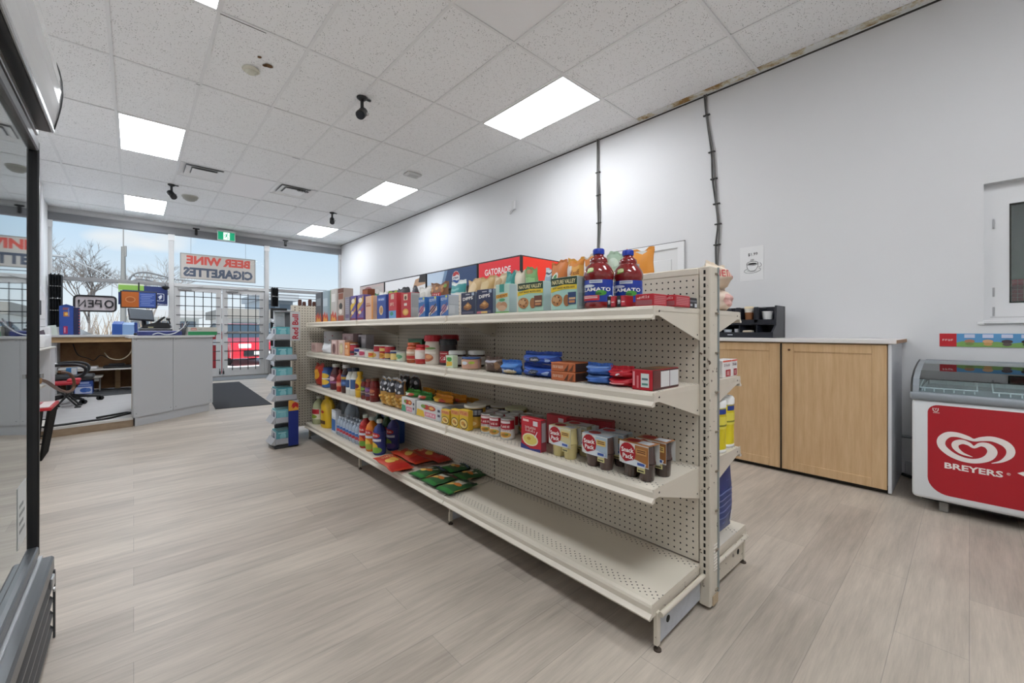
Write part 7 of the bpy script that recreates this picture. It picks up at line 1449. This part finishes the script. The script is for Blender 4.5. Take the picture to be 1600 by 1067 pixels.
# ================================================================== OUTSIDE
struct(bx('ground_outside', (-60, FY+.12, -.25), (60, 110, -.12), M('e2e2e2', .85, 0, 0, 0, 0, .4, .08)))
struct(bx('pavement_outside', (-20, FY+.12, -.12), (20, FY+2.2, -.03), M('bdbbb8', .85)))
struct(bx('road_outside', (-60, 26, -.12), (60, 38, -.112), M('8d8d8f', .9)))
def car(x, y, yaw, c, lab, roofc=None, sc=1.0):
    R = root('parked_car', (x, y, -.11), yaw); B = M(c, .25, 0, 0, .6); GLS = M('39444e', .08)
    # profile along local Y (nose at -Y)
    lo = [(-2.2, .25), (-2.25, .55), (-2.1, .78), (-1.1, .92), (-.9, .95), (1.7, .98), (2.1, .9), (2.2, .55), (2.15, .25)]
    mb = MB(); n = len(lo)
    for s, w in ((-1, .0), (1, .0)): pass
    V = []; F = []
    for xx, ins in ((-.86, .06), (-.9, 0), (.9, 0), (.86, .06)):
        for a, z in lo: V.append((xx, a*(1-.02*(ins > 0)), z-ins*.6*(z > .6)))
    for q in range(3):
        for i in range(n): F.append((q*n+i, q*n+(i+1) % n, (q+1)*n+(i+1) % n, (q+1)*n+i))
    F += [tuple(range(n)), tuple(range(3*n, 4*n))]
    mb.add(V, F, B); mb.build('car_body', R, None, 0, True)
    cab = [(-1.05, .92), (-.35, 1.4), (.9, 1.45), (1.75, .96)]
    mb = MB(); V = []
    for xx, f_ in ((-.82, 1), (-.62, 0), (.62, 0), (.82, 1)): pass
    P0 = [(-.82, -1.05, .92), (.82, -1.05, .92), (.66, -.35, 1.42), (-.66, -.35, 1.42), (.66, .9, 1.46), (-.66, .9, 1.46), (.82, 1.75, .96), (-.82, 1.75, .96)]
    mb.add(P0, [(3, 2, 4, 5)], M(roofc or c, .25)); mb.add(P0, [(0, 1, 2, 3), (5, 4, 6, 7), (1, 6, 4, 2), (0, 3, 5, 7)], GLS); mb.build('cabin', R, None, 0, True)
    for sx in (-1, 1):
        for a in (-1.4, 1.35):
            mb = MB(); mb.cyl((sx*.72, a, .3), (sx*.92, a, .3), .31, M('1a1a1c', .7), 18); mb.cyl((sx*.90, a, .3), (sx*.93, a, .3), .18, M('a8aaae', .3, .6), 14); mb.build('wheel', R, None, 0, True)
        mb = MB(); mb.rbox((sx*.5-.18, -2.24, .58), (sx*.5+.18, -2.1, .74), M('e6e8ea', .15), .02); mb.build('headlight', R, None, 0, True)
        mb = MB(); mb.rbox((sx*.95-.08, -.85, .92), (sx*.95+.08, -.7, 1.05), B, .02); mb.build('mirror', R, None, 0, True)
    mb = MB(); mb.rbox((-.55, -2.27, .32), (.55, -2.2, .52), M('202124', .4), .02); mb.rbox((-.25, -2.28, .36), (.25, -2.26, .48), M('dcdcdc', .4), .01); mb.build('grille', R, None, 0, True)
    R.scale = (sc, sc, sc)
    return T(R, lab, 'car')
car(3.0, 18.6, .12, 'c02632', 'red car parked nose towards the entrance doors')
car(-1.9, 17.8, 1.45, 'dfe3e8', 'white car parked sideways outside the left window')
car(1.4, 33, 1.5, 'c9cdd2', 'silver car far across the road, behind the doors')
mb = MB(); mb.box((1.42, FY+1.2, -.03), (1.78, FY+1.5, .95), M('b6242c', .4)); R = T(mb.build('waste_bin', loc=(1.6, FY+1.35, -.03)), 'red bin just outside the left entrance door', 'bin')
mb = MB(); mb.rbox((1.40, FY+1.18, .95), (1.80, FY+1.52, 1.05), M('8c1c24', .4), .03); mb.box((1.48, FY+1.195, .7), (1.72, FY+1.2, .85), M('e4dcdc', .5)); mb.build('bin_lid', R)
# low strip of shops across the road
def building(x0, x1, y, h, c, c2, lab, nwin):
    R = root('shop_building', ((x0+x1)/2, y+5, -.12)); mb = MB(); mb.box((x0, y, -.12), (x1, y+10, h), M(c, .8)); mb.build('wall', R)
    mb = MB(); mb.box((x0-.4, y-1.2, h-.8), (x1+.4, y+10.2, h), M(c2, .8)); mb.build('roof_band', R)
    for q in range(nwin):
        a = x0+(x1-x0)*(q+.15)/nwin; b = x0+(x1-x0)*(q+.85)/nwin
        mb = MB(); mb.box((a, y-.06, .5), (b, y-.01, h-1.2), M('7a848e', .2)); mb.box((a, y-.08, 1.2), (b, y-.05, 1.26), M('c9c9c9', .5)); mb.build('window', R)
    return T(R, lab, 'building')
building(6, 20, 44, 3.0, 'c4c2be', '7d7975', 'low shop building with dark roof band across the road', 5)
building(21, 60, 46, 3.2, 'cfc8bc', '857f79', 'low beige building far across the road on the right', 9)
building(-.5, 5.4, 58, 3.3, 'dedcd6', 'a2a2a4', 'pale low building across the road behind the left door', 3)
building(11.5, 15, 58, 5.6, 'b9bdc2', '94989e', 'grey block with raised roof across the road behind the left door', 2)
# hedge and bare trees
BR = M('6a625e', .9); BR2 = M('857c76', .9)
def tree(x, y, h, seed, lab, m, dens=5):
    rr = random.Random(seed); R = root('bare_tree', (x, y, -.12)); tr = MB(); br = MB()
    def grow(p, d, L, r_, lv):
        q = p+d*L; mid = p+d*L*.5+Vector((rr.uniform(-.06, .06), rr.uniform(-.06, .06), 0))*L
        (tr if lv < 2 else br).tube([p, mid, q], [r_, r_*.85, r_*.68], m, 4 if lv < 2 else 3, False)
        if lv >= dens: return
        for k in range(3 if lv else 5):
            a = rr.uniform(0, 2*PI); t = rr.uniform(.35, .85); nd = (d+Vector((math.cos(a), math.sin(a), rr.uniform(-.1, .5)))*t).normalized()
            grow(p+d*L*rr.uniform(.55, 1), nd, L*rr.uniform(.58, .8), r_*.6, lv+1)
    grow(Vector((x, y, -.12)), Vector((0, 0, 1)), h*.3, h*.011, 0)
    tr.build('trunk', R); br.build('branches', R); return T(R, lab, 'tree', 'bare trees across the road')
tree(-7.0, 48, 10.4, 3, 'bare tree at the left edge of the left window', BR2, 6); tree(-2.6, 46, 10.6, 5, 'large bare tree with a round crown behind the street lamp', BR, 6); tree(1.2, 50, 10.4, 11, 'bare tree beside the utility pole', BR2, 6); tree(-12, 52, 10, 17, 'bare tree far left beyond the white car', BR, 6)
tree(22, 70, 5, 21, 'small bare tree seen through the left door', BR, 5); tree(33, 72, 5, 23, 'small bare tree seen through the right door', BR, 5)
mb = MB(); rr = random.Random(5)
for q in range(520):
    x = rr.uniform(-16, 2); y = rr.uniform(40, 43); a = rr.uniform(0, 6); L = rr.uniform(.8, 2.6)
    mb.tube([(x, y, -.12), (x+.3*math.cos(a), y+.2*math.sin(a), L*.6), (x+.6*math.cos(a), y, L)], [.03, .022, .01], BR2 if q % 2 else M('9a8672', .9), 3, False)
o = mb.build('undergrowth'); o['kind'] = 'stuff'; T(o, 'tangle of brown bare undergrowth across the road', 'undergrowth')
# utility pole, wires, street lamp
px_, py_ = -.36, 27.0
R = T(root('utility_pole', (px_, py_, -.12)), 'grey utility pole with thin mast outside the left window', 'pole')
PC = M('6c6b69', .7); mb = MB(); mb.cyl((px_, py_, -.12), (px_, py_, 5.05), .13, PC, 14, .08); mb.build('pole_shaft', R)
mb = MB(); mb.cyl((px_, py_, 5.05), (px_, py_, 6.6), .022, M('777573', .6), 8); mb.cyl((px_+.06, py_, 4.6), (px_+.06, py_, 5.1), .06, M('7a7876', .6), 10); mb.build('mast', R)
mb = MB(); mb.stube([(px_+.1, py_, 3.2), (px_+.35, py_-.1, 3.75), (px_+.9, py_, 3.9), (px_+1.9, py_, 3.65)], .04, M('5a5a5c', .6), 6); mb.stube([(px_+.1, py_, 3.1), (px_+.4, py_-.1, 3.5), (px_+1.0, py_, 3.5), (px_+1.9, py_, 3.2)], .035, M('5a5a5c', .6), 6); mb.build('cable_loops', R)
R = T(root('overhead_wires', (4, 26, 3.3)), 'dark overhead wires sloping right from the utility pole', 'wires')
for (za, zb, xb) in ((3.7, 3.3, 12), (3.35, 2.9, 12), (3.2, 2.75, 11.5)):
    P = [(px_+.3+(xb-px_)*k/10, py_-4*k/10, za+(zb-za)*k/10-.12*math.sin(PI*k/10)) for k in range(11)]
    mb = MB(); mb.tube(P, .018, M('4c4d50', .7), 5); mb.build('wire', R)
R = T(root('street_lamp', (-1.5, 26.9, 3.8)), 'street lamp arm reaching left over the bare trees', 'street lamp')
mb = MB(); mb.tube([(px_, 26.95, 3.25), (-1.1, 26.9, 3.75), (-1.8, 26.9, 4.12), (-2.25, 26.9, 4.32)], .028, M('8f9193', .5), 6); mb.build('lamp_arm', R)
mb = MB(); mb.rbox((-2.72, 26.82, 4.29), (-2.2, 26.98, 4.40), M('7f8286', .5), .04, 2); mb.build('lamp_head', R)

# ================================================================== SKY, CAMERA
sun = bpy.data.lights.new('sun', 'SUN'); sun.energy = 4.5; sun.angle = .02; sun.color = (1, .96, .9)
so = bpy.data.objects.new('sun', sun); COL.objects.link(so); so.rotation_euler = (math.radians(48), 0, math.radians(-14)); so.location = (0, -10, 20)
w = bpy.data.worlds.new('sky'); SC.world = w; w.use_nodes = True; nt = w.node_tree; bg = nt.nodes['Background']
tc = nt.nodes.new('ShaderNodeTexCoord'); sp = nt.nodes.new('ShaderNodeSeparateXYZ'); nt.links.new(tc.outputs['Generated'], sp.inputs[0])
cr = nt.nodes.new('ShaderNodeValToRGB'); nt.links.new(sp.outputs[2], cr.inputs[0]); e = cr.color_ramp.elements
e[0].position = 0.0; e[0].color = lin('eef3f8'); e[1].position = .55; e[1].color = lin('a4cdf2')
x = e.new(.06); x.color = lin('e6f0f9'); x = e.new(.2); x.color = lin('c3def7')
nz = nt.nodes.new('ShaderNodeTexNoise'); nz.inputs['Scale'].default_value = 3.4; nz.inputs['Detail'].default_value = 3
mp = nt.nodes.new('ShaderNodeMapping'); mp.inputs['Scale'].default_value = (1, 1, 2.6); nt.links.new(tc.outputs['Generated'], mp.inputs[0]); nt.links.new(mp.outputs[0], nz.inputs['Vector'])
mr = nt.nodes.new('ShaderNodeMapRange'); mr.inputs['From Min'].default_value = .62; mr.inputs['From Max'].default_value = .76; nt.links.new(nz.outputs['Fac'], mr.inputs['Value'])
mx = nt.nodes.new('ShaderNodeMix'); mx.data_type = 'RGBA'; mx.inputs[7].default_value = lin('fdf8f4')
nt.links.new(mr.outputs['Result'], mx.inputs[0]); nt.links.new(cr.outputs[0], mx.inputs[6]); nt.links.new(mx.outputs[2], bg.inputs[0])
bg.inputs[1].default_value = .72
cam = bpy.data.cameras.new('camera'); co = bpy.data.objects.new('camera', cam); COL.objects.link(co)
co.location = (0, 0, 1.06); co.rotation_euler = (PI/2, 0, -.7381)
cam.sensor_width = 36; cam.lens = 650/1600*36; cam.shift_y = -(533.5-517)/1600; cam.clip_start = .02; cam.clip_end = 400
SC.camera = co
SC.view_settings.view_transform = 'Standard'; SC.view_settings.look = 'None'; SC.view_settings.gamma = 1; SC.view_settings.use_curve_mapping = False
SC.view_settings.exposure = 0.52
